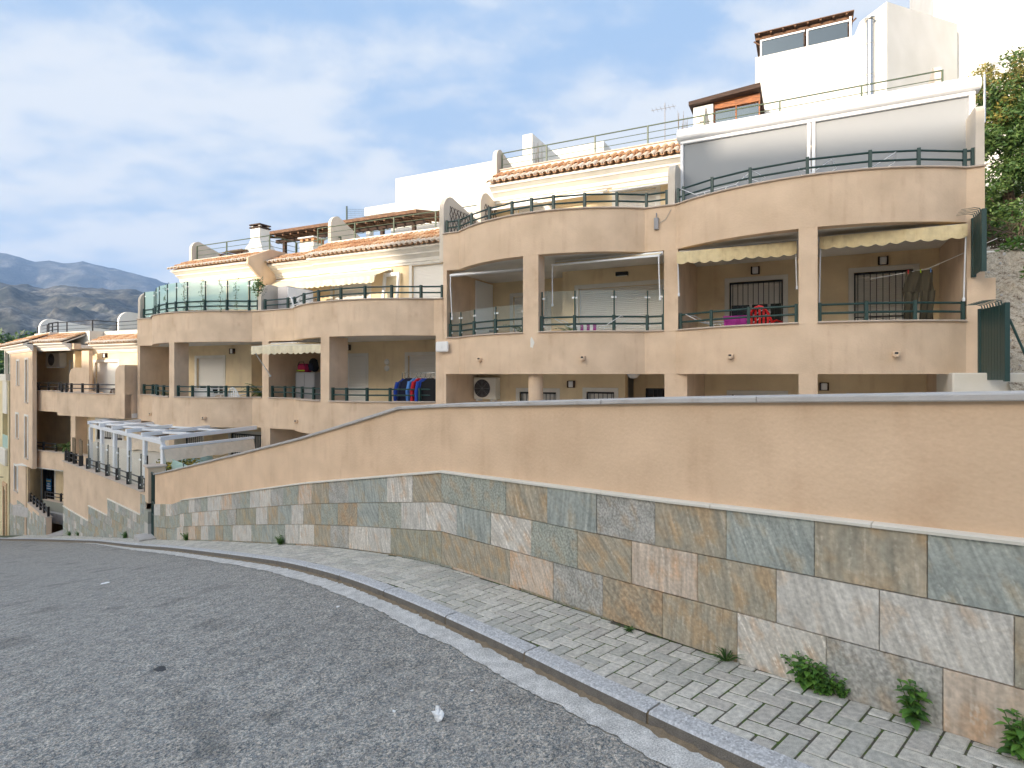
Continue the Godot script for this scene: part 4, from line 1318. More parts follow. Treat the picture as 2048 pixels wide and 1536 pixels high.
	fin(r, -7.2, 0.14, -3.2, -6.6, 6.2, 7.6, 0.4, M.fin, 1.3)
	fin(r, -13.41, 0.13, -0.02, -1.75, 3.0, 4.75, 0.35, M.fin)
	fin(r, -7.12, 0.14, -0.03, -2.5, 3.0, 4.62, 0.45, M.fin, 0.25)
	rail_on(r, [-6.9, -5.89, -5.6, -4.68, -3.81, -2.89, -2.11, -1.38, -0.68, -0.16], B, 3.75)
	rail_on(r, [-13.2, -12.63, -12.3, -11.8, -11.27, -10.57, -10.02, -9.49, -8.79, -8.09, -7.5, -7.22], B, 3.75, 0.98, M.frosted)

func make_left_building() -> void:
	var r := thing("apartment_building", "lower peach corner building with black railings and tiled eaves", "building", FR, "terraced apartment buildings")
	var none := []
	# bowed-out terrace beside the middle building
	block(r, "parapet_band", Vector3(-17.95, -1.63, 0.16), Vector3(-13.5, -0.75, 0.4), M.plaster)
	block(r, "parapet_band", Vector3(-17.95, -1.63, -1.2), Vector3(-17.75, -0.75, 0.158), M.plaster)
	block(r, "parapet_soffit", Vector3(-17.74, -1.625, -2.0), Vector3(-13.5, -1.45, 0.158), M.ceiling)
	block(r, "coping_stone", Vector3(-17.98, -0.749, 0.13), Vector3(-14.1, -0.72, 0.44), M.coping, 0.005)
	var poly := PackedVector2Array([Vector2(0, -1.62), Vector2(0.58, -1.62), Vector2(0.58, 0.33), Vector2(0.4, 0.33)])
	for k in 9:
		var a := PI / 2 + PI / 2 * k / 8.0
		poly.append(Vector2(0.36 + cos(a) * 0.36, -0.03 + sin(a) * 0.36))
	var mb := MB.new()
	mb.ext(T(-14.08, 0, 0.17), poly, 0.235)
	part("end_pier", mb, M.plaster, r)
	block(r, "side_wall", Vector3(-13.62, -1.63, -2.0), Vector3(-13.502, 0.33, 0.168), M.plaster)
	# walls behind
	holed_wall(r, "back_wall", -20.0, -13.45, -1.5, 1.22, -1.5, [[-18.9, -17.22, -1.4, 0.5]], M.cream, 0.14)
	window(r, -18.9, -17.22, -1.4, 0.5, -1.5, {"door": true})
	holed_wall(r, "back_wall", -25.2, -19.9, -1.6, 1.3, -2.1, [[-22.0, -20.8, -1.4, 0.55]], M.cream, 0.14)
	window(r, -22.0, -20.8, -1.4, 0.55, -2.1, {"door": true})
	block(r, "side_wall", Vector3(-20.0, -1.6, -2.4), Vector3(-19.86, 1.0, -1.2), M.cream)
	holed_wall(r, "back_wall", -20.2, -13.45, -4.4, -1.6, -1.2, [[-18.2, -16.4, -4.3, -1.95]], M.cream)
	window(r, -18.2, -16.4, -4.3, -1.95, -1.2, {"door": true, "bars": true, "drop": 0.3})
	# wing: balconies on the front
	for q in [[-1.63, -0.75], [-4.12, -3.4]]:
		block(r, "parapet_band", Vector3(-22.3, q[0], -0.95), Vector3(-17.9, q[1], -0.71), M.plaster)
		block(r, "coping_stone", Vector3(-22.33, q[1] + 0.001, -0.98), Vector3(-17.9, q[1] + 0.03, -0.67), M.coping, 0.005)
		block(r, "ceiling", Vector3(-22.28, q[0] + 0.012, -2.6), Vector3(-17.9, q[0] + 0.2, -0.952), M.ceiling)
	holed_wall(r, "back_wall", -25.2, -19.0, -4.0, -1.6, -2.5, [], M.cream)
	block(r, "pier", Vector3(-19.3, -3.4, -1.2), Vector3(-18.95, -1.63, -0.75), M.plaster)
	poly = PackedVector2Array([Vector2(0, -0.75), Vector2(1.5, -0.75), Vector2(1.5, 0.98), Vector2(0.95, 0.98), Vector2(0.95, 0.27)])
	for k in 9:
		var a := PI / 2 + PI / 2 * k / 8.0
		poly.append(Vector2(0.4 + cos(a) * 0.4, -0.13 + sin(a) * 0.4))
	mb = MB.new()
	mb.ext(T(-19.85, 0, -1.1), poly, 0.14)
	part("partition", mb, M.plaster, r)
	block(r, "lintel", Vector3(-22.3, 1.06, -1.0), Vector3(-19.0, 1.29, -0.72), M.plaster)
	block(r, "ceiling", Vector3(-22.3, 1.1, -2.6), Vector3(-19.0, 1.25, -1.002), M.ceiling)
	var pts := []
	for u in [-22.24, -22.0, -21.2, -20.3]: pts.append(Vector3(u, -0.72, -0.83))
	glazed_rail(r, pts, 0.36, M.black_metal)
	pts = []
	for u in [-17.85, -17.55, -17.19, -16.43, -15.41, -14.2]: pts.append(Vector3(u, -0.72, 0.28))
	glazed_rail(r, pts, 0.36, M.black_metal)
	pts = []
	for u in [-22.24, -21.6, -20.6]: pts.append(Vector3(u, -3.37, -0.83))
	glazed_rail(r, pts, 0.36, M.black_metal)
	# wall on the street: built in the street frame, windows narrow
	var a0 := FR.affine_inverse() * sp(28.2, 1.56, 0); var a1 := FR.affine_inverse() * sp(33.5, 2.09, 0)
	var ax := (a0 - a1); ax.y = 0
	var len := ax.length(); ax = ax.normalized()
	var wf := Transform3D(Basis(ax, Vector3.UP, ax.cross(Vector3.UP)), Vector3(a1.x, 0, a1.z))
	var wing := group("street_front", r, wf)
	var S := func(s): return (33.5 - s) / 5.3 * len
	var holes := []
	var list := [[31.88, 31.13, -0.52, 0.6, 1.0], [32.1, 31.25, -3.04, -1.92, 1.0], [29.83, 29.04, -1.27, 0.64, 0.62], [29.94, 29.04, -3.79, -1.92, 0.62], [32.5, 31.4, -5.6, -4.42, 0.0]]
	for q in list: holes.append([S.call(q[0]) + 0.12, S.call(q[1]) - 0.12, q[2], q[3]])
	holed_wall(wing, "street_wall", 0.0, len, -4.15, 1.3, 0.0, holes.slice(0, 4), M.plaster, 0.12, 0.13)
	holed_wall(wing, "street_wall", 0.0, S.call(29.7), gh(33.0) - 1.0, -4.15, 0.0, [holes[4]], M.plaster, 0.12, 0.13)
	for k in list.size():
		window(wing, holes[k][0], holes[k][1], holes[k][2], holes[k][3], 0.0, {"drop": list[k][4], "trim": 0.1, "mullions": []})
	# entrance recess and its low wall are separate; body of the wing
	block(r, "rear_body", Vector3(-26.6, -9.0, -8.0), Vector3(-13.6, 1.0, -2.66), M.cream)
	# roofs
	cornice(r, -18.6, -13.5, -1.5, 1.22, 0.32, 0.42)
	eave(r, -18.65, -13.48, -1.05, 1.24, 0.36, 0.8, 3)
	cornice(r, -22.5, -19.2, -0.72, 1.3, 0.3, 0.36)
	eave(r, -22.6, -19.2, -0.38, 1.32, 0.4, 0.9, 3)
	block(r, "roof_parapet", Vector3(-18.9, 1.222, -3.0), Vector3(-13.45, 1.86, -1.87), M.pale_trim)
	block(r, "roof_parapet", Vector3(-23.4, 1.302, -3.0), Vector3(-18.95, 1.86, -1.3), M.pale_trim)
	# eave that turns along the street
	var rw := group("street_eave", r, Transform3D(wf.basis, wf * Vector3(0, 1.3, 0)))
	cornice(rw, -0.3, len + 0.2, 0.0, 0.0, 0.3, 0.36)
	eave(rw, -0.3, len + 0.1, 0.34, 0.02, 0.4, 0.9, 3)
	var pw := MB.new()
	pw.hexa([wf * Vector3(0.2, 1.31, -0.6), wf * Vector3(len, 1.31, -0.6), wf * Vector3(len, 1.31, -2.5), wf * Vector3(0.2, 1.31, -2.5), wf * Vector3(0.2, 1.86, -0.6), wf * Vector3(len, 1.86, -0.6), wf * Vector3(len, 1.86, -2.5), wf * Vector3(0.2, 1.86, -2.5)])
	part("roof_parapet", pw, M.pale_trim, r)
	bar_rail(r, [Vector3(-22.6, 1.86, -1.5), Vector3(-21.1, 1.86, -1.5), Vector3(-19.1, 1.86, -1.5), Vector3(-19.1, 1.86, -2.5), Vector3(-17.3, 1.86, -2.5), Vector3(-14.0, 1.86, -2.5)], 0.48, M.black_metal)
	var wr := []
	for k in 5: wr.append(wf * Vector3(1.0 + k * (len - 1.0) / 4.0, 1.86, -0.9))
	wr.append(Vector3(-22.6, 1.86, -1.5))
	bar_rail(r, wr, 0.48, M.black_metal)
	fin(r, -24.6, 0.14, -2.0, -6.0, 1.0, 2.7, 0.5, M.white_wall, 0.5)
	fin(r, -20.3, 0.14, -3.2, -7.5, 1.0, 2.95, 0.5, M.white_wall, 0.4)
	flatten(wing, r); flatten(rw, r)
	make_entrance()

func flatten(g: Node3D, to: Node3D) -> void:    # hand a helper's children to the thing itself
	for c in g.get_children():
		var t: Transform3D = g.transform * c.transform
		var base: String = c.name
		if base.length() > 4 and base.substr(base.length() - 3).is_valid_int(): base = base.substr(0, base.length() - 4)
		g.remove_child(c)
		c.name = numbered(base, to)
		to.add_child(c, true)
		c.transform = t
	to.remove_child(g)
	g.free()

func make_entrance() -> void:
	# recessed street door below the corner building
	var e := thing("entrance_porch", "recessed porch with slate parapet and black handrail below corner building", "porch", FR)
	holed_wall(e, "inner_wall", -23.9, -19.7, -6.7, -4.1, -1.75, [[-23.72, -22.62, -6.05, -4.45]], M.cream, 0.14)
	window(e, -23.72, -22.62, -6.05, -4.45, -1.75, {"door": true, "drop": 0.0, "bars": true, "trim": 0.08, "frame": M.dark_plastic})
	var mb := MB.new()
	var k0 := FR.affine_inverse() * sp(29.7, 1.66, 0)
	mb.hexa([Vector3(k0.x, -7.0, k0.z), Vector3(k0.x + 0.06, -7.0, k0.z), Vector3(-23.84, -7.0, -1.75), Vector3(-23.9, -7.0, -1.75), Vector3(k0.x, -4.1, k0.z), Vector3(k0.x + 0.06, -4.1, k0.z), Vector3(-23.84, -4.1, -1.75), Vector3(-23.9, -4.1, -1.75)])
	part("inner_wall", mb, M.cream, e)
	block(e, "soffit", Vector3(-23.8, -4.18, -1.74), Vector3(-18.5, -4.125, -0.76), M.ceiling)
	block(e, "porch_floor", Vector3(-24.2, -6.5, -1.74), Vector3(-18.5, -6.06, -0.8), M.coping_grey)
	var inv := FR.affine_inverse()
	var L := func(s, n, y): return inv * sp(s, n, y)
	var rb := MB.new()
	for k in 7:
		var sa := 22.65 + k * 0.4; var sb := sa + 0.4
		rb.quad(L.call(sa, -0.9, -6.07), L.call(sb, -0.9, -6.07), L.call(sb, wall_n(sb) + 0.12, gh(sb) + 0.012), L.call(sa, wall_n(sa) + 0.12, gh(sa) + 0.012))
	part("ramp", rb, M.coping_grey, e)
	var lw := MB.new()
	lw.hexa([L.call(29.9, 1.66, -7.6), L.call(25.4, 1.30, -7.6), L.call(25.4, 1.12, -7.6), L.call(29.9, 1.48, -7.6), L.call(29.9, 1.66, -5.83), L.call(25.4, 1.30, -5.83), L.call(25.4, 1.12, -5.83), L.call(29.9, 1.48, -5.83)])
	part("low_wall", lw, M.plaster, e)
	lw = MB.new()
	lw.hexa([L.call(29.9, 1.69, -5.829), L.call(25.37, 1.33, -5.829), L.call(25.37, 1.09, -5.829), L.call(29.9, 1.45, -5.829), L.call(29.9, 1.69, -5.8), L.call(25.37, 1.33, -5.8), L.call(25.37, 1.09, -5.8), L.call(29.9, 1.45, -5.8)])
	part("coping_stone", lw, M.coping, e)
	block(e, "cross_wall", Vector3(-21.9, -6.5, -1.1), Vector3(-19.2, -5.62, -0.95), M.slate[1])
	block(e, "coping_stone", Vector3(-21.9, -5.619, -1.13), Vector3(-19.2, -5.59, -0.92), M.coping)
	var pts := []
	for s in [25.5, 26.4, 27.2, 28.0, 28.8, 29.6]: pts.append(L.call(s, lerpf(1.21, 1.56, (s - 25.4) / 4.5), -5.8))
	glazed_rail(e, pts, 0.4, M.black_metal)
	pts = []
	for u in [-21.8, -20.6, -19.4]: pts.append(Vector3(u, -5.59, -1.02))
	glazed_rail(e, pts, 0.36, M.black_metal)
	# stepped slate under the street wall of the wing
	var foot := thing("slate_plinth", "stepped slate cladding at the foot of the corner building", "cladding")
	for q in [[31.6, 33.5, -6.4], [29.95, 31.6, -6.0]]:
		small_slate(foot, q[0], q[1], q[2], func(s): return lerpf(1.56, 2.09, (s - 28.2) / 5.3) + 0.01)
	for q in [[28.3, 29.9, -6.15], [26.8, 28.3, -6.0], [25.4, 26.8, -5.85]]:
		small_slate(foot, q[0], q[1], q[2], func(s): return lerpf(1.30, 1.66, (s - 25.4) / 4.5) + 0.005)
	# sale sign on the bars
	var sg := thing("sale_sign", "blue sign with yellow and white lettering on the barred door", "sign", at(-22.98, -5.16, -1.68))
	block(sg, "board", Vector3(-0.2, -0.27, -0.01), Vector3(0.2, 0.27, 0.01), mat(Color8(24, 112, 168), 0.5))
	lettering(sg, "SE VENDE", 0.085, Vector3(0, 0.17, 0.012), mat(Color8(236, 214, 60), 0.6))
	for q in [[0.09, 0.04], [0.16, -0.06], [0.16, -0.17]]: block(sg, "small_print", Vector3(-q[0], q[1] - 0.022, 0.011), Vector3(q[0], q[1] + 0.022, 0.013), M.white_plastic)

func lettering(parent: Node, text: String, h: float, p: Vector3, m: Material) -> void:
	var t := TextMesh.new()
	var f := SystemFont.new()
	f.font_names = PackedStringArray(["Droid Sans"])
	f.font_weight = 700
	t.font = f; t.text = text; t.font_size = 32; t.pixel_size = h / 32.0; t.depth = 0.004
	part("lettering", t, m, parent, Transform3D(Basis.IDENTITY, p))

# ---------------------------------------------------------------- things on the buildings
func wall_lamp(u: float, v: float, w: float, label: String, lit := false) -> void:
	var o := thing("wall_lamp", label, "lamp", at(u, v - 0.09, w), "wall lamps under the balconies")
	block(o, "back_plate", Vector3(-0.1, 0.0, 0.0), Vector3(0.1, 0.19, 0.02), M.wood_dark, 0.004)
	for x in [-0.1, 0.07]:
		block(o, "bracket", Vector3(x, 0.0, 0.021), Vector3(x + 0.03, 0.19, 0.1), M.wood_dark, 0.006)
	block(o, "shade", Vector3(-0.068, 0.015, 0.021), Vector3(0.068, 0.175, 0.09), M.white_plastic, 0.015)

func ac_unit(xf: Transform3D, label: String, sx := 0.82, sy := 0.58) -> void:
	var o := thing("air_conditioner", label, "air conditioner", xf, "outdoor air conditioning units")
	block(o, "casing", Vector3(-sx / 2, 0, 0), Vector3(sx / 2, sy, 0.3), M.ac_white, 0.02)
	var g := MB.new()
	var c := Vector3(-0.1 * sx, sy * 0.5, 0.302)
	for k in 7:
		var r := 0.03 + k * sy * 0.058
		var pts := []
		for j in 25: pts.append(c + Vector3(cos(TAU * j / 24) * r, sin(TAU * j / 24) * r, 0.004))
		g.tube(pts, 0.004, 4)
	for j in 8:
		var a := TAU * j / 8
		g.tube([c + Vector3(0, 0, 0.003), c + Vector3(cos(a), sin(a), 0) * sy * 0.4 + Vector3(0, 0, 0.003)], 0.004, 4)
	part("grille", g, M.grey_plastic, o)
	var d := MB.new()
	var ring := []
	d.lathe(Transform3D(Basis(Vector3.RIGHT, PI / 2), c + Vector3(0, 0, -0.006)), [Vector2(0.001, 0.005), Vector2(sy * 0.42, 0.004)], 28)
	part("fan_opening", d, M.dark_plastic, o)
	var lb := MB.new()
	for k in 8:
		lb.box(Vector3(-sx / 2 - 0.004, 0.06 + k * sy * 0.105, 0.05), Vector3(-sx / 2 + 0.002, 0.09 + k * sy * 0.105, 0.25))
	part("side_louvres", lb, M.dark_plastic, o)
	for x in [-sx * 0.33, sx * 0.33]:
		block(o, "bracket", Vector3(x - 0.02, -0.05, -0.04), Vector3(x + 0.02, -0.002, 0.34), M.white_metal)

# awning: roller at the wall, cloth down to a front bar, scalloped valance, two arms
func awning(u: float, v: float, w: float, half: float, reach: float, fall: float, val: float, label: String, cloth: Material, arm_to := EMPTY, arms := true, roll := true) -> void:
	var o := thing("awning", label, "awning", at(u, v, w), "awnings of the apartments")
	if roll:
		var rb := MB.new()
		rb.tube([Vector3(-half, 0, 0.03), Vector3(half, 0, 0.03)], 0.045, 12)
		part("roller", rb, M.white_metal, o)
	if reach > 0.02:
		var cb := MB.new()
		var n := 14
		for i in n:
			for j in 4:
				var f := func(a: int, b: int):
					var x := lerpf(-half + 0.03, half - 0.03, float(a) / n); var t := b / 4.0
					return Vector3(x, 0.03 - fall * t - 0.02 * sin(t * PI) * (1.0 + 0.4 * sin(a * 1.7)), 0.03 + reach * t)
				cb.quad(f.call(i, j + 1), f.call(i + 1, j + 1), f.call(i + 1, j), f.call(i, j))
		part("cloth", cb, cloth, o)
	var bar := MB.new()
	bar.cbox(T(0, -fall, 0.03 + reach), Vector3(half * 2 - 0.03, 0.045, 0.05), 0.008)
	part("front_bar", bar, M.white_metal, o)
	if val > 0.0:
		var vb := MB.new()
		var scal := maxi(4, int(half * 2 / 0.22))
		var m := scal * 6
		for i in m:
			var f := func(a: int, low: bool):
				var x := lerpf(-half + 0.02, half - 0.02, float(a) / m)
				var ph := float(a) / 6.0
				var wave := absf(sin(ph * PI)) * 0.04
				var z := 0.075 + reach + 0.010 * sin(a * 0.9) + (0.02 * sin(a * 0.37) if low else 0.0)
				return Vector3(x, (-fall - val + 0.04 - wave + 0.01 * sin(a * 0.21)) if low else (-fall + 0.015), z)
			vb.quad(f.call(i, true), f.call(i + 1, true), f.call(i + 1, false), f.call(i, false))
		part("valance", vb, cloth, o)
	if arms:
		for sx in [-1.0, 1.0]:
			var ab := MB.new()
			var tip := Vector3(sx * (half - 0.04), -fall, 0.03 + reach)
			var foot: Vector3 = Vector3(sx * (half - 0.02), -0.75, 0.02) if arm_to == EMPTY else Vector3(sx * (half - 0.02), arm_to.y, arm_to.x)
			var knee := tip.lerp(foot, 0.18) + Vector3(0, -0.01, 0.03)
			ab.tube([tip, knee, foot], 0.014, 6)
			ab.cbox(T(foot.x, foot.y, foot.z), Vector3(0.04, 0.07, 0.05), 0.008)
			part("arm", ab, M.white_metal, o)

func chair_plastic(xf: Transform3D, label: String, m: Material, grp := "") -> void:
	var o := thing("plastic_chair", label, "chair", xf, grp)
	block(o, "seat", Vector3(-0.23, 0.40, -0.22), Vector3(0.23, 0.43, 0.23), m, 0.012)
	for x in [-0.2, 0.2]:
		for z in [-0.19, 0.2]:
			var lb := MB.new()
			lb.tube([Vector3(x, 0.4, z), Vector3(x * 1.15, 0, z * 1.15)], 0.022, 6)
			part("leg", lb, m, o)
		var ab := MB.new()
		ab.tube([Vector3(x * 1.1, 0.42, 0.2), Vector3(x * 1.2, 0.62, 0.18), Vector3(x * 1.2, 0.63, -0.15), Vector3(x * 1.05, 0.6, -0.24)], 0.018, 6)
		part("armrest", ab, m, o)
	var bk := group("backrest", o)
	var fb := MB.new()
	var pts := []
	for k in 13:
		var a := PI * k / 12
		pts.append(Vector3(cos(a) * 0.22, 0.43 + sin(a) * 0.42, -0.22 - sin(a) * 0.09))
	fb.tube(pts, 0.02, 6)
	part("rim", fb, m, bk)
	for k in 5:
		var x := -0.14 + k * 0.07
		block(bk, "slat", Vector3(x - 0.018, 0.43, -0.27), Vector3(x + 0.018, 0.43 + sqrt(maxf(0.0, 1 - pow(x / 0.22, 2))) * 0.40, -0.25), m)

func drying_rack(xf: Transform3D, label: String) -> Node3D:
	var o := thing("drying_rack", label, "drying rack", xf, "folding drying racks")
	for x in [-0.28, 0.28]:
		for d in [-1.0, 1.0]:
			var lb := MB.new()
			lb.tube([Vector3(x, 0, d * 0.3), Vector3(x, 0.85, -d * 0.25)], 0.009, 5)
			part("leg", lb, M.white_metal, o)
	var fr := MB.new()
	fr.tube([Vector3(-0.3, 0.85, -0.45), Vector3(0.3, 0.85, -0.45), Vector3(0.3, 0.85, 0.45), Vector3(-0.3, 0.85, 0.45), Vector3(-0.3, 0.85, -0.45)], 0.009, 5)
	for sd in [-1.0, 1.0]:
		fr.tube([Vector3(-0.3, 0.85, sd * 0.45), Vector3(-0.3, 1.05, sd * 0.8), Vector3(0.3, 1.05, sd * 0.8), Vector3(0.3, 0.85, sd * 0.45)], 0.008, 5)
	part("frame", fr, M.white_metal, o)
	for k in 9:
		var wb := MB.new()
		wb.tube([Vector3(-0.3, 0.85, -0.4 + k * 0.1), Vector3(0.3, 0.85, -0.4 + k * 0.1)], 0.004, 4)
		part("wire", wb, M.steel, o)
	return o

# hanging cloth: a bent sheet with folds and thickness
func cloth_sheet(o: Node, called: String, wdt: float, h: float, m: Material, xf: Transform3D, taper := 0.0, fold := 0.03) -> void:
	var mb := MB.new()
	var nx := 14; var ny := 10
	var f := func(i: int, j: int, s: float):
		var x := (float(i) / nx - 0.5); var y := float(j) / ny
		return Vector3(x * wdt * (1.0 - taper * y) + 0.012 * sin(y * 5.0 + i), -h * y + 0.02 * sin(i * 1.3) * y, fold * sin(i * 1.15 + y * 2.0) * (0.35 + y) + s * 0.006)
	for i in nx:
		for j in ny:
			mb.quad(f.call(i, j + 1, 1.0), f.call(i + 1, j + 1, 1.0), f.call(i + 1, j, 1.0), f.call(i, j, 1.0))
			mb.quad(f.call(i + 1, j + 1, -1.0), f.call(i, j + 1, -1.0), f.call(i, j, -1.0), f.call(i + 1, j, -1.0))
	part(called, mb, m, o, xf)

func jacket(u: float, v: float, w: float, label: String, m: Material, turn := 0.0) -> void:
	var o := thing("jacket", label, "jacket", at(u, v, w) * ry(turn), "jackets hung on the balcony")
	var poly := PackedVector2Array([Vector2(-0.21, -0.72), Vector2(0.21, -0.72), Vector2(0.24, -0.3), Vector2(0.235, -0.12), Vector2(0.08, 0.0), Vector2(-0.08, 0.0), Vector2(-0.235, -0.12), Vector2(-0.24, -0.3)])
	var mb := MB.new()
	mb.ext(T(0, 0, -0.05), poly, 0.1)
	part("body", mb, m, o)
	for s in [-1.0, 1.0]:
		var ab := MB.new()
		ab.tube([Vector3(s * 0.2, -0.1, 0), Vector3(s * 0.27, -0.35, 0.02), Vector3(s * 0.27, -0.66, 0.03)], 0.062, 8, 0.045)
		part("sleeve", ab, m, o)
	var hb := MB.new()
	hb.tube([Vector3(-0.2, -0.1, 0), Vector3(0, 0.04, 0), Vector3(0.2, -0.1, 0)], 0.006, 5)
	hb.tube([Vector3(0, 0.04, 0), Vector3(0, 0.1, 0), Vector3(0.03, 0.13, 0), Vector3(0.0, 0.16, 0)], 0.005, 5)
	part("hanger", hb, M.dark_plastic, o)

func leafy(mb: MB, n: int, c: Vector3, r: Vector3, size: float, cols: Array, droop := 0.0) -> void:
	for k in n:
		var d := Vector3(rng.randfn(), rng.randfn(), rng.randfn()).normalized() * pow(rng.randf(), 0.4)
		var p := c + d * r
		mb.col = cols[rng.randi() % cols.size()] * rnd(0.8, 1.2)
		var ax := Vector3(rng.randfn(), rng.randfn() * 0.6 - droop, rng.randfn()).normalized()
		var sd := ax.cross(Vector3(rng.randfn(), rng.randfn(), rng.randfn())).normalized()
		var l := size * rnd(0.7, 1.3); var w := l * 0.2
		mb.tri(p, p + ax * l * 0.5 + sd * w, p + ax * l)
		mb.tri(p, p + ax * l, p + ax * l * 0.5 - sd * w)
	mb.col = Color.WHITE

const GREENS := [Color(0.05, 0.11, 0.03), Color(0.08, 0.15, 0.04), Color(0.11, 0.18, 0.05), Color(0.04, 0.08, 0.03)]

func palm(xf: Transform3D, label: String, n := 9, l := 0.7, stem := 0.5, potted := true) -> void:
	var o := thing("potted_palm", label, "plant", xf)
	if potted:
		var pb := MB.new()
		pb.lathe(Transform3D.IDENTITY, [Vector2(0.001, 0.0), Vector2(0.12, 0), Vector2(0.17, 0.28), Vector2(0.18, 0.28), Vector2(0.18, 0.31), Vector2(0.15, 0.31), Vector2(0.14, 0.27), Vector2(0.001, 0.26)], 14)
		part("pot", pb, M.white_plastic, o)
	var tb := MB.new()
	tb.tube([Vector3(0, 0.2 if potted else 0.0, 0), Vector3(0.01, stem, 0.01)], 0.025, 6, 0.015)
	part("stem", tb, M.bark, o)
	for k in n:
		var a := TAU * k / n + rnd(-0.3, 0.3)
		var up := rnd(0.3, 1.2)
		var fb := MB.new()
		var dir := Vector3(cos(a), 0, sin(a))
		var p := Vector3(0, stem, 0)
		var v := dir * cos(up) + Vector3.UP * sin(up)
		fb.col = GREENS[1 + k % 2]
		for j in 10:
			var q := p + v * l / 10.0
			var sd := v.cross(Vector3.UP).normalized()
			for s in [-1.0, 1.0]:
				var tip: Vector3 = p + (sd * s * 0.9 + v * 0.8 + Vector3.DOWN * 0.25).normalized() * l * 0.30 * (1.0 - j / 14.0)
				fb.tri(p, q, tip)
			p = q
			v = (v + Vector3.DOWN * 0.17).normalized()
		part("frond", fb, M.leaf, o)

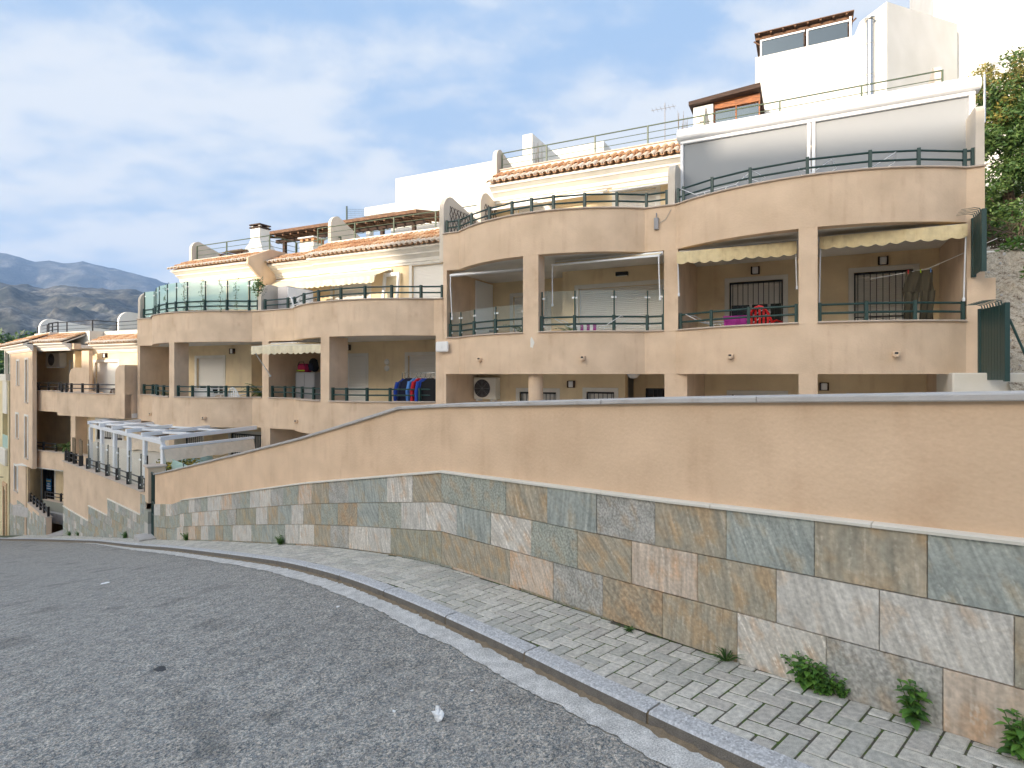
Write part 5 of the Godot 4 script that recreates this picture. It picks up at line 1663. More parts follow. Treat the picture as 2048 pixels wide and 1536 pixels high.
func make_things() -> void:
	var B := BAYS1
	# --- right building
	wall_lamp(7.48, 2.55, -2.5, "square wall lamp above the window behind the red chair")
	wall_lamp(10.16, 2.56, -2.5, "square wall lamp above the barred door beside hanging trousers")
	wall_lamp(2.95, -0.28, -1.7, "square wall lamp between ground floor windows beside the round pillar")
	wall_lamp(8.98, -0.3, -2.5, "square wall lamp on the ground floor behind the second pillar")
	var bl := thing("wall_lamp", "flat black wall lamp above the wide shutter behind glass railing", "lamp", at(4.36, 2.53, -1.65), "wall lamps under the balconies")
	block(bl, "housing", Vector3(-0.16, 0, 0), Vector3(0.16, 0.1, 0.09), M.dark_plastic, 0.008)
	block(bl, "lens", Vector3(-0.13, -0.008, 0.015), Vector3(0.13, -0.001, 0.075), M.white_plastic)
	var cl := thing("ceiling_lamp", "small white dome lamp under the ground floor ceiling", "lamp", at(4.85, -0.004, -0.9))
	var mb := MB.new()
	mb.lathe(Transform3D(Basis(Vector3.RIGHT, PI), Vector3.ZERO), [Vector2(0.15, 0.0), Vector2(0.15, 0.03), Vector2(0.001, 0.031)], 18)
	part("base", mb, M.white_metal, cl)
	mb = MB.new()
	mb.lathe(Transform3D(Basis(Vector3.RIGHT, PI), Vector3(0, -0.031, 0)), [Vector2(0.13, 0.0), Vector2(0.11, 0.04), Vector2(0.06, 0.065), Vector2(0.001, 0.072)], 18)
	part("dome", mb, M.white_plastic, cl)
	ac_unit(at(0.42, -0.72, -1.7), "cream outdoor unit on ground floor wall left of the round pillar", 0.72, 0.62)
	ac_unit(at(5.4, 3.55, -2.9), "outdoor unit on the sunlit terrace beside the white screens", 0.7, 0.6)
	# entrance plate
	var pl := thing("door_plate", "small white plate lettered PORTAL beside the dark entrance door", "sign", at(5.62, -0.27, -2.585))
	block(pl, "board", Vector3(-0.2, -0.06, 0), Vector3(0.2, 0.06, 0.012), M.white_plastic, 0.003)
	lettering(pl, "PORTAL", 0.09, Vector3(0, 0, 0.014), M.dark_plastic)
	# awnings of the first floor
	awning(1.4, 2.62, -0.1, 1.22, 0.12, 0.02, 0.0, "closed white awning over the glazed balcony corner left of pillar", M.awning, Vector2(0.05, -1.15))
	awning(4.45, 2.70, -0.08, 1.30, 0.25, 0.10, 0.0, "closed white awning over the wide balcony between pillar and pier", M.awning, Vector2(0.25, -1.05))
	awning(7.28, 2.68, -0.1, 1.18, 0.35, 0.08, 0.26, "cream scalloped awning above the red chair", M.awning_dirty, Vector2(0.18, -0.95))
	awning(10.0, 2.70, -0.1, 1.18, 0.35, 0.06, 0.24, "cream scalloped awning above the balcony with drying trousers", M.awning_dirty, Vector2(0.12, -1.35))
	# folded awnings of the sunlit terrace
	for q in [[0.75, 5.13, 0.75, "folded white awning at the left under the tiled eave"], [2.6, 5.16, 1.0, "folded white awning under the tiled eave in the middle"], [4.7, 5.18, 0.95, "folded white awning under the tiled eave beside the screens"]]:
		awning(q[0], q[1], -2.82, q[2], 0.34, 0.16, 0.0, q[3], M.awning, EMPTY, false)
	# white terrace screens
	var sc := thing("terrace_screen", "white framed roll-down screens closing the top terrace", "screen", at(6.0, 3.0, -0.75))
	for q in [[0.0, 0.07], [2.62, 2.69], [2.71, 2.78], [5.38, 5.48]]:
		block(sc, "post", Vector3(q[0], 0, -0.05), Vector3(q[1], 2.3, 0.05), M.white_metal, 0.006)
	block(sc, "header", Vector3(0.0, 2.301, -0.06), Vector3(5.48, 2.37, 0.07), M.white_metal, 0.01)
	mb = MB.new()
	var pr := []
	for k in 9:
		var a := -PI / 2 + PI * k / 8.0
		pr.append(Vector2(0.07 + cos(a) * 0.11, 0.11 + sin(a) * 0.11))
	pr.append(Vector2(-0.12, 0.22)); pr.append(Vector2(-0.12, 0.0))
	mb.sweep([[Vector3(-0.06, 2.371, 0), Vector3(0, 0, 1), Vector3.UP], [Vector3(5.55, 2.371, 0), Vector3(0, 0, 1), Vector3.UP]], pr)
	part("cassette", mb, M.white_metal, sc)
	block(sc, "gutter", Vector3(-0.06, 2.593, -0.14), Vector3(5.55, 2.63, 0.12), M.white_metal, 0.01)
	block(sc, "canopy", Vector3(0.0, 2.55, -2.1), Vector3(5.48, 2.6, -0.142), M.white_metal)
	for q in [[0.075, 2.615], [2.785, 5.375]]:
		mb = MB.new()
		mb.box(Vector3(q[0], 0.02, -0.008), Vector3(q[1], 2.298, 0.0))
		part("screen_cloth", mb, M.screen, sc)
		block(sc, "weight_bar", Vector3(q[0], 0.0, -0.02), Vector3(q[1], 0.018, 0.02), M.white_metal)
	mb = MB.new()
	mb.tube([Vector3(5.62, 1.75, 0.02), Vector3(5.62, 2.66, 0.02)], 0.022, 8)
	part("pole", mb, M.steel, sc)
	# red chair, purple cloth on a rack, trousers on a line
	chair_plastic(at(7.85, 0.25, 0.12) * ry(165) * Transform3D(Basis.from_scale(Vector3(1.15, 1.3, 1.15)), Vector3.ZERO), "bright red plastic armchair behind the balcony rail", M.red_plastic)
	drying_rack(at(7.1, 0.25, -0.1) * ry(80), "white folding rack with purple cloth on the balcony")
	var pc := thing("purple_cloth", "purple cloth hung over the folding rack on the balcony", "cloth", at(7.32, 1.2, 0.3))
	cloth_sheet(pc, "sheet", 0.52, 0.42, M.cloth_purple, Transform3D.IDENTITY, 0.1, 0.02)
	drying_rack(at(7.0, 3.0, 0.05) * ry(70), "empty wire drying rack behind the top terrace rail near screens left")
	drying_rack(at(8.3, 3.0, 0.15) * ry(80), "empty wire drying rack in the middle of the screened terrace")
	drying_rack(at(9.3, 3.0, 0.1) * ry(85), "empty wire drying rack towards the right end of the screens")
	var lnb := MB.new()
	lnb.tube([FR * Vector3(9.75, 1.9, -0.55), FR * Vector3(10.7, 2.02, -0.45), FR * Vector3(11.66, 2.42, -0.05)], 0.006, 5)
	tag(part("clothes_line", lnb, M.white_plastic, self), "taut white clothes line strung across the balcony", "clothes line")
	var tr := thing("trousers", "dark olive trousers pegged on the clothes line", "trousers", at(10.55, 2.0, -0.47))
	cloth_sheet(tr, "waist", 0.42, 0.42, M.cloth_olive, Transform3D.IDENTITY, -0.25, 0.03)
	for s in [-1.0, 1.0]:
		cloth_sheet(tr, "leg", 0.25, 0.62, M.cloth_olive, T(s * 0.13, -0.4, 0.01 * s), 0.1, 0.035)
	for q in [[10.38, M.red_plastic, "red"], [10.58, M.cloth_lime, "lime green"], [10.74, M.cloth_sky, "blue"]]:
		var pg := thing("clothes_peg", "small %s peg on the clothes line" % q[2], "peg", at(q[0], 1.975, -0.46))
		block(pg, "jaw", Vector3(-0.008, -0.03, 0.008), Vector3(0.008, 0.05, 0.018), q[1], 0.003)
		block(pg, "jaw", Vector3(-0.008, -0.03, -0.018), Vector3(0.008, 0.05, -0.008), q[1], 0.003)
	# behind the glass: palms, bicycle, rack with cloth
	palm(at(2.2, 0.25, -0.35), "green palm behind the glass left of the pillar", 11, 0.75, 0.62)
	palm(at(3.5, 0.25, -0.35), "green palm behind the glass right of the pillar", 11, 0.8, 0.55)
	var bk := thing("bicycle", "bicycle with dark handlebar behind the glazed balcony corner", "bicycle", at(1.45, 0.25, -0.5) * ry(12))
	for x in [-0.52, 0.52]:
		var wb := MB.new()
		var pts := []
		for k in 25: pts.append(Vector3(x + cos(TAU * k / 24) * 0.33, 0.34 + sin(TAU * k / 24) * 0.33, 0))
		wb.tube(pts, 0.02, 6)
		for k in 8: wb.tube([Vector3(x, 0.34, 0), Vector3(x + cos(TAU * k / 8) * 0.32, 0.34 + sin(TAU * k / 8) * 0.32, 0)], 0.003, 3)
		part("wheel", wb, M.dark_plastic, bk)
	var fb := MB.new()
	fb.tube([Vector3(-0.52, 0.34, 0), Vector3(-0.1, 0.34, 0), Vector3(-0.22, 0.84, 0), Vector3(-0.52, 0.34, 0)], 0.016, 6)
	fb.tube([Vector3(-0.1, 0.34, 0), Vector3(0.36, 0.78, 0), Vector3(-0.2, 0.76, 0)], 0.018, 6)
	fb.tube([Vector3(0.52, 0.34, 0), Vector3(0.38, 0.75, 0), Vector3(0.34, 0.95, 0)], 0.017, 6)
	part("frame", fb, M.grey_plastic, bk)
	fb = MB.new()
	fb.tube([Vector3(0.33, 0.96, -0.3), Vector3(0.34, 0.98, 0), Vector3(0.33, 0.96, 0.3)], 0.014, 6)
	part("handlebar", fb, M.dark_plastic, bk)
	block(bk, "saddle", Vector3(-0.34, 0.86, -0.06), Vector3(-0.1, 0.91, 0.06), M.dark_plastic, 0.015)
	drying_rack(at(4.1, 0.25, 0.05) * ry(90), "folding rack with pink striped cloth behind the glass railing")
	var sp_ := thing("striped_cloth", "pale pink and white striped cloth on the folding rack", "cloth", at(4.1, 1.13, 0.35))
	for k in 6: cloth_sheet(sp_, "stripe", 0.075, 0.36, M.cloth_purple if k % 2 else M.white_plastic, T(-0.2 + k * 0.076, 0, 0), 0.0, 0.006)
	# wireless antenna and cable box on the bands
	var an := thing("antenna_panel", "pale flat square antenna fixed to the corner of the band", "antenna", at(-0.02, 0.72, 0.04))
	block(an, "panel", Vector3(-0.2, -0.14, 0.03), Vector3(0.2, 0.14, 0.09), M.white_plastic, 0.03)
	block(an, "boss", Vector3(-0.03, -0.03, 0.091), Vector3(0.03, 0.03, 0.11), M.white_plastic, 0.01)
	block(an, "arm", Vector3(-0.03, 0.0, -0.06), Vector3(0.03, 0.05, 0.029), M.steel)
	var jb := thing("junction_box", "small grey junction box with cable on the upper band", "box", at(5.62, 3.35, 0.0))
	block(jb, "housing", Vector3(-0.05, -0.13, 0.002), Vector3(0.05, 0.13, 0.07), M.grey_plastic, 0.01)
	mb = MB.new()
	mb.tube([Vector3(0.0, 0.13, 0.03), Vector3(0.0, 0.24, 0.03)], 0.012, 6)
	mb.tube([Vector3(0.05, 0.0, 0.02), Vector3(0.2, 0.08, 0.015), Vector3(0.32, 0.28, 0.015)], 0.005, 5)
	part("cable", mb, M.grey_plastic, jb)
	# --- middle building (levels lower by DROP)
	var D := DROP
	wall_lamp(-9.84, 2.53 + D, -1.25, "square wall lamp right of the half-open shutter window")
	wall_lamp(-4.9, 2.58 + D, -1.75, "square wall lamp above the closed shutter door beside pillar")
	var ov := thing("wall_ornament", "white oval wall ornament between the shutters", "ornament", at(-3.32, 2.0 + D, -1.75))
	for y in [-0.1, 0.1]:
		mb = MB.new()
		mb.lathe(Transform3D(Basis(Vector3.RIGHT, PI / 2), Vector3(0, y, 0)), [Vector2(0.1, 0.0), Vector2(0.085, 0.03), Vector2(0.001, 0.045)], 16)
		part("disc", mb, M.white_trim, ov)
	awning(-5.1, 2.66 + D, -0.1, 1.45, 0.75, 0.12, 0.24, "cream scalloped awning over the balcony with grey cabinet", M.awning, Vector2(0.1, -1.0))
	awning(-5.35, 5.15 + D, -2.38, 1.75, 0.8, 0.32, 0.22, "cream scalloped awning in sunshine above the terrace door", M.awning, EMPTY, false)
	awning(-11.2, 5.15 + D, -1.73, 1.9, 0.85, 0.42, 0.2, "cream awning in sunshine behind the glass panes", M.awning, EMPTY, false)
	awning(-8.0, 5.15 + D, -2.48, 1.0, 0.7, 0.4, 0.2, "short cream awning in the recess between tiled eaves", M.awning, EMPTY, false)
	var cab := thing("cabinet", "tall grey plastic cabinet on the balcony under bags", "cabinet", at(-5.9, 0.25 + D, -1.05))
	block(cab, "carcass", Vector3(-0.42, 0, -0.25), Vector3(0.42, 1.52, 0.22), M.grey_plastic, 0.01)
	for s in [-1, 1]:
		block(cab, "door", Vector3(0.005 if s > 0 else -0.405, 0.05, 0.222), Vector3(0.405 if s > 0 else -0.005, 1.48, 0.24), M.grey_plastic, 0.006)
	var bg := thing("sports_bag", "crimson sports bag with lime stripe on the grey cabinet", "bag", at(-6.08, 1.775 + D, -1.0))
	mb = MB.new()
	mb.cbox(T(0, 0.14, 0), Vector3(0.46, 0.28, 0.32), 0.07)
	part("body", mb, M.cloth_crimson, bg)
	block(bg, "stripe", Vector3(-0.2, 0.03, 0.161), Vector3(0.15, 0.07, 0.166), M.cloth_lime)
	mb = MB.new()
	mb.tube([Vector3(-0.15, 0.2, 0.165), Vector3(-0.1, 0.33, 0.15), Vector3(0.1, 0.33, 0.15), Vector3(0.15, 0.2, 0.165)], 0.014, 6)
	part("handle", mb, M.cloth_black, bg)
	var bp := thing("backpack", "black backpack lying on the grey cabinet", "bag", at(-5.68, 1.775 + D, -1.0))
	mb = MB.new()
	mb.cbox(Transform3D(Basis(Vector3.BACK, 0.3), Vector3(0, 0.23, 0)), Vector3(0.3, 0.44, 0.28), 0.1)
	part("body", mb, M.cloth_black, bp)
	mb = MB.new()
	mb.cbox(Transform3D(Basis(Vector3.BACK, 0.3), Vector3(0.03, 0.17, 0.16)), Vector3(0.2, 0.22, 0.08), 0.03)
	part("pocket", mb, M.cloth_navy, bp)
	var hr := thing("clothes_rail", "clothes rail standing behind the balcony railing", "rail", at(-0.85, 0.25 + D, -0.1))
	mb = MB.new()
	mb.tube([Vector3(-0.62, 0, 0), Vector3(-0.62, 1.5, 0), Vector3(0.5, 1.5, 0), Vector3(0.5, 0, 0)], 0.014, 6)
	part("frame", mb, M.steel, hr)
	jacket(-1.25, 1.6 + D, -0.1, "dark blue jacket at the left end of the clothes rail", M.cloth_navy, 20)
	jacket(-1.42, 1.58 + D, -0.16, "bright blue jacket behind the dark one on the rail", M.cloth_blue, 35)
	jacket(-0.98, 1.6 + D, -0.1, "light blue jacket in the middle of the clothes rail", M.cloth_sky, 55)
	jacket(-0.82, 1.6 + D, -0.06, "red jacket hanging among the blue ones", M.cloth_red, 60)
	jacket(-0.66, 1.6 + D, -0.06, "mid blue jacket right of the red one", M.cloth_blue, 55)
	jacket(-0.48, 1.6 + D, -0.05, "black jacket at the right end of the rail", M.cloth_black, 20)
	palm(at(-7.65, 0.25 + D, -0.65), "leafy palm in the corner of the balcony beside the pier", 13, 0.8, 0.7)
	palm(at(-12.8, 0.25 + D, -0.6), "dark palm behind the balcony railing at the left end", 9, 0.6, 0.55)
	chair_plastic(at(-8.75, 0.42 + D, 0.15) * ry(170), "white plastic chair left of its twin behind the railing", M.white_plastic, "white plastic chairs on the balcony")
	chair_plastic(at(-7.95, 0.42 + D, 0.0) * ry(190), "white plastic chair right of its twin beside the palm", M.white_plastic, "white plastic chairs on the balcony")
	var wt := thing("white_table", "white folding table below the half-open shutter", "table", at(-9.55, 0.25 + D, -0.1))
	block(wt, "table_top", Vector3(-0.4, 0.95, -0.35), Vector3(0.4, 0.98, 0.35), M.white_plastic, 0.008)
	for x in [-0.36, 0.36]:
		for z in [-0.3, 0.3]: block(wt, "leg", Vector3(x - 0.02, 0, z - 0.02), Vector3(x + 0.02, 0.948, z + 0.02), M.white_plastic, 0.004)
	block(wt, "side_panel", Vector3(-0.34, 0.3, 0.3), Vector3(0.34, 0.945, 0.318), M.white_plastic)
	# terrace of the middle building: leaning frame, grey locker, chairs, creeper
	var lf := thing("window_frame", "spare white window frame leaning on the sunlit terrace wall", "frame", at(-3.55, 3.0 + D, -2.05) * Transform3D(Basis(Vector3.RIGHT, -0.12), Vector3.ZERO))
	for q in [[-0.33, -0.23, 0.0, 2.05], [0.23, 0.33, 0.0, 2.05], [-0.229, 0.229, 0.0, 0.12], [-0.229, 0.229, 1.93, 2.05]]:
		block(lf, "rail", Vector3(q[0], q[2], -0.04), Vector3(q[1], q[3], 0.04), M.white_plastic, 0.01)
	block(lf, "pane", Vector3(-0.228, 0.121, -0.006), Vector3(0.228, 1.929, 0.006), M.glass)
	var lk := thing("terrace_locker", "tall grey locker against the rounded terrace wall", "locker", at(-6.55, 3.0 + D, -1.05) * ry(90))
	block(lk, "carcass", Vector3(-0.55, 0, -0.22), Vector3(0.55, 1.55, 0.22), M.grey_plastic, 0.01)
	for k in 3: block(lk, "door", Vector3(-0.545 + k * 0.365, 0.04, 0.222), Vector3(-0.185 + k * 0.365, 1.52, 0.236), M.white_metal, 0.004)
	for q in [[-5.6, -0.35, 150.0, "white slatted chair near the locker behind the terrace rail"], [-5.0, -0.1, 200.0, "white slatted chair on the terrace right of the first"]]:
		chair_plastic(at(q[0], 3.25 + D, q[1]) * ry(q[2]), q[3], M.white_plastic, "white chairs on the middle terrace")
	var cr := thing("creeper", "thin green creeper climbing on the glass panes", "creeper", at(-9.5, 3.75 + D, 0.6))
	for q in [[-1.2, 0.05], [0.0, 0.22], [0.72, 0.12], [1.4, -0.05], [1.95, -0.2]]:
		mb = MB.new()
		var pts := [Vector3(q[0], 0.02, q[1])]
		for k in 8: pts.append(Vector3(q[0] + rnd(-0.08, 0.08), 0.12 * (k + 1), q[1] + 0.02))
		mb.tube(pts, 0.006, 4)
		part("stem", mb, M.bark, cr)
		mb = MB.new()
		for p in pts: leafy(mb, 12, p, Vector3(0.1, 0.07, 0.04), 0.05, GREENS)
		part("leaves", mb, M.leaf, cr)
	var bu := thing("balcony_plant", "bushy green plant spilling over the rounded terrace wall", "plant", at(-7.15, 4.0 + D, -0.1))
	mb = MB.new()
	leafy(mb, 260, Vector3(0, 0.45, 0), Vector3(0.22, 0.35, 0.2), 0.1, GREENS)
	part("leaves", mb, M.leaf, bu)
	mb = MB.new()
	mb.tube([Vector3(0, -1.0, -0.1), Vector3(0, 0.4, 0)], 0.02, 5)
	part("stem", mb, M.bark, bu)
	ac_unit(at(-13.0, 4.35 + D, -1.74), "cream outdoor unit under the left end of tiled eave", 0.7, 0.55)
	# chimney and roof things of the middle building
	var ch := thing("chimney", "white flared chimney with slatted cap on the roof", "chimney", at(-11.0, 6.0 + D, -3.4))
	mb = MB.new()
	mb.hexa([Vector3(-0.62, 0.45, 0.4), Vector3(0.62, 0.45, 0.4), Vector3(0.62, 0.45, -0.4), Vector3(-0.62, 0.45, -0.4), Vector3(-0.26, 1.05, 0.24), Vector3(0.26, 1.05, 0.24), Vector3(0.26, 1.05, -0.24), Vector3(-0.26, 1.05, -0.24)])
	mb.box(Vector3(-0.62, 0.0, -0.4), Vector3(0.62, 0.45, 0.4))
	mb.box(Vector3(-0.26, 1.05, -0.24), Vector3(0.26, 1.5, 0.24))
	part("stack", mb, M.white_wall, ch)
	for k in 2: block(ch, "cap_slab", Vector3(-0.3, 1.52 + k * 0.11, -0.28), Vector3(0.3, 1.57 + k * 0.11, 0.28), M.wood_dark, 0.004)
	for x in [-0.2, 0.2]:
		for z in [-0.18, 0.18]: block(ch, "cap_post", Vector3(x - 0.04, 1.5, z - 0.04), Vector3(x + 0.04, 1.63, z + 0.04), M.white_wall)
	block(ch, "skirt", Vector3(-0.66, 0.4, -0.44), Vector3(0.66, 0.46, 0.44), M.clay[1], 0.01)
	var c2 := thing("chimney", "short white chimney with brick cap behind the roof rail", "chimney", at(-9.2, 6.0 + D, -4.4))
	block(c2, "stack", Vector3(-0.36, 0, -0.3), Vector3(0.36, 0.95, 0.3), M.white_wall)
	for x in [-0.3, 0.0, 0.3]: block(c2, "cap_brick", Vector3(x - 0.07, 0.951, -0.28), Vector3(x + 0.07, 1.12, 0.28), M.clay[3])
	block(c2, "cap_slab", Vector3(-0.42, 1.121, -0.36), Vector3(0.42, 1.17, 0.36), M.white_wall, 0.006)
	var lo := thing("sun_lounger", "wooden lounger on the roof terrace behind the railing", "lounger", at(-11.9, 6.02 + D, -3.0))
	for k in 7: block(lo, "slat", Vector3(-0.7 + k * 0.2, 0.5 + (0.04 * k if k < 3 else 0.08), -0.28), Vector3(-0.53 + k * 0.2, 0.53 + (0.04 * k if k < 3 else 0.08), 0.28), M.wood_brown)
	for x in [-0.6, 0.6]:
		for z in [-0.25, 0.25]: block(lo, "leg", Vector3(x - 0.03, 0, z - 0.03), Vector3(x + 0.03, 0.5, z + 0.03), M.wood_dark)
	# --- left building
	ac_unit(at(-22.9, 0.34, -2.09), "cream outdoor unit high in the corner balcony of left building", 1.2, 0.66)
	wall_lamp(-18.1, 0.78, -1.5, "small wall lamp above the sunlit shutter of left building")
	for q in [[-15.0, -0.3, 200.0, "dark slatted chair at the right end of left terrace"], [-21.6, -1.6, 160.0, "dark slatted chair in the corner balcony near its rail"], [-20.6, -1.6, 190.0, "dark slatted chair in the corner balcony towards the partition"]]:
		chair_plastic(at(q[0], -1.4, q[1]) * ry(q[2]), q[3], M.wood_brown, "dark chairs of the left building")
	palm(at(-20.3, -3.95, -1.1), "dark palm in white pot on the lower corner balcony", 11, 0.6, 0.75)
	make_pergola()

func make_pergola() -> void:
	# white metal pergola over the terrace of the middle building
	var p := thing("pergola", "white metal pergola over the terrace behind the glass railing", "pergola", at(0, -4.32, 0))
	var y := 2.45
	var f := func(k): return Vector3(lerpf(-7.1, -14.6, k), y, lerpf(3.1, 0.95, k))     # along the street side
	var beam := func(called, a: Vector3, b: Vector3, w: float, h: float, m):
		var d := (b - a); var l := d.length(); d = d.normalized()
		var s := d.cross(Vector3.UP).normalized()
		var mb := MB.new()
		mb.cbox(Transform3D(Basis(d, s.cross(d), s), (a + b) / 2), Vector3(l, h, w), 0.006)
		return part(called, mb, m, p)
	beam.call("front_beam", f.call(0.0), f.call(1.0), 0.09, 0.11, M.white_metal)
	for k in 6:
		var a: Vector3 = f.call(k / 5.0)
		beam.call("cross_beam", a + Vector3(0, 0.112, 0.1), Vector3(a.x + 0.05, y + 0.17, 0.1 + bow(a.x, BAYS2) * 0.4), 0.08, 0.12, M.white_metal)
		block(p, "post", Vector3(a.x - 0.05, 0.0, a.z - 0.05), Vector3(a.x + 0.05, y - 0.057, a.z + 0.05), M.white_metal, 0.006)
	for k in 5:
		var a: Vector3 = f.call((k + 0.5) / 5.0)
		for z in [0.3, 0.72]:
			var zz: float = lerpf(a.z, 0.2, z)
			beam.call("purlin", Vector3(a.x - 0.68, y + 0.13, zz + 0.1), Vector3(a.x + 0.68, y + 0.13, zz - 0.05), 0.06, 0.06, M.white_metal)
	# drop curtain below the right-hand beam and another on the left
	var side := thing("awning", "peach side curtain hanging from the right edge of the pergola", "awning", at(-7.05, -2.05, 1.7) * ry(90), "awnings of the apartments")
	block(side, "roller", Vector3(-1.5, 0.0, -0.05), Vector3(1.5, 0.08, 0.05), M.white_metal, 0.01)
	var mb := MB.new()
	for k in 12:
		var g := func(i: int, low: bool): return Vector3(lerpf(-1.45, 1.45, i / 12.0), (-0.33 - 0.02 * sin(i * 2.0)) if low else 0.0, 0.06 + (0.10 + 0.02 * sin(i * 1.4) if low else 0.0))
		mb.quad(g.call(k, true), g.call(k + 1, true), g.call(k + 1, false), g.call(k, false))
	part("cloth", mb, M.awning_peach, side)
	var s2 := thing("awning", "peach side curtain inside the pergola near the shuttered door", "awning", at(-11.3, -2.2, 0.7), "awnings of the apartments")
	block(s2, "roller", Vector3(-1.3, 0.0, -0.04), Vector3(1.3, 0.07, 0.04), M.white_metal, 0.01)
	mb = MB.new()
	for k in 10:
		var g := func(i: int, low: bool): return Vector3(lerpf(-1.25, 1.25, i / 10.0), (-0.42 - 0.02 * sin(i * 2.0)) if low else 0.0, 0.05 + (0.06 + 0.02 * sin(i * 1.4) if low else 0.0))
		mb.quad(g.call(k, true), g.call(k + 1, true), g.call(k + 1, false), g.call(k, false))
	part("cloth", mb, M.awning_peach, s2)
	# on the terrace
	var um := thing("closed_parasol", "pale rounded cover standing under the pergola", "parasol", at(-9.3, -4.32, 0.7))
	mb = MB.new()
	mb.lathe(Transform3D.IDENTITY, [Vector2(0.3, 0.0), Vector2(0.62, 0.5), Vector2(0.66, 1.4), Vector2(0.5, 1.85), Vector2(0.25, 2.02), Vector2(0.001, 2.08)], 20)
	part("cover", mb, M.frosted, um)
	var sh := thing("terrace_shrub", "yellow flowering shrub behind the gate pillar", "shrub", at(-7.7, -4.32, 2.2))
	mb = MB.new()
	leafy(mb, 1500, Vector3(0, 1.6, 0), Vector3(0.75, 0.55, 0.55), 0.10, [Color(0.20, 0.22, 0.04), Color(0.45, 0.32, 0.04), Color(0.10, 0.15, 0.04), Color(0.5, 0.4, 0.05)])
	part("crown", mb, M.leaf, sh)
	for k in 4:
		mb = MB.new()
		mb.tube([Vector3(0.05 * k, 0, 0), Vector3(rnd(-0.4, 0.4), 1.5, rnd(-0.3, 0.3))], 0.02, 5)
		part("stem", mb, M.bark, sh)
	var gp := thing("glass_screen", "pale glass windbreak on the terrace above the sloping wall", "windbreak", st_frame(11.0, wall_n(11.0) - 0.45, -2.95))
	for k in 3:
		block(gp, "pane", Vector3(-2.3 + k * 1.25, 0.0, -0.005), Vector3(-1.09 + k * 1.25, 0.62, 0.005), M.frosted)
		block(gp, "post", Vector3(-1.085 + k * 1.25, -0.3, -0.02), Vector3(-1.055 + k * 1.25, 0.64, 0.02), M.black_metal)
	# partition with rounded top at the left of the terrace, cane screens
	var pt := thing("terrace_partition", "low rendered partition with rounded end beside the pergola", "wall", at(-15.0, -4.32, 0.6))
	var poly := PackedVector2Array([Vector2(0, 0), Vector2(4.2, 0), Vector2(4.2, 1.95), Vector2(0.55, 1.95)])
	for k in 9:
		var a := PI / 2 + PI / 2 * k / 8.0
		poly.append(Vector2(0.55 + cos(a) * 0.55, 1.4 + sin(a) * 0.55))
	mb = MB.new()
	mb.ext(T(0, 0, 0), poly, 0.14)
	part("wall", mb, M.pale_trim, pt)
	for q in [[20.6, 21.25, "weathered cane screen behind the black rail beside the partition"], [21.5, 22.2, "weathered cane screen behind the black rail at the far end"]]:
		var cs := thing("cane_screen", q[2], "screen", st_frame(q[1], wall_n(q[1]) - 0.2, -3.2), "cane screens on the terrace")
		for k in 16:
			mb = MB.new()
			mb.tube([Vector3(k * 0.045, 0, 0), Vector3(k * 0.045 + rnd(-0.01, 0.01), 0.85 + rnd(-0.03, 0.03), 0)], 0.02, 5)
			part("cane", mb, M.cane, cs)

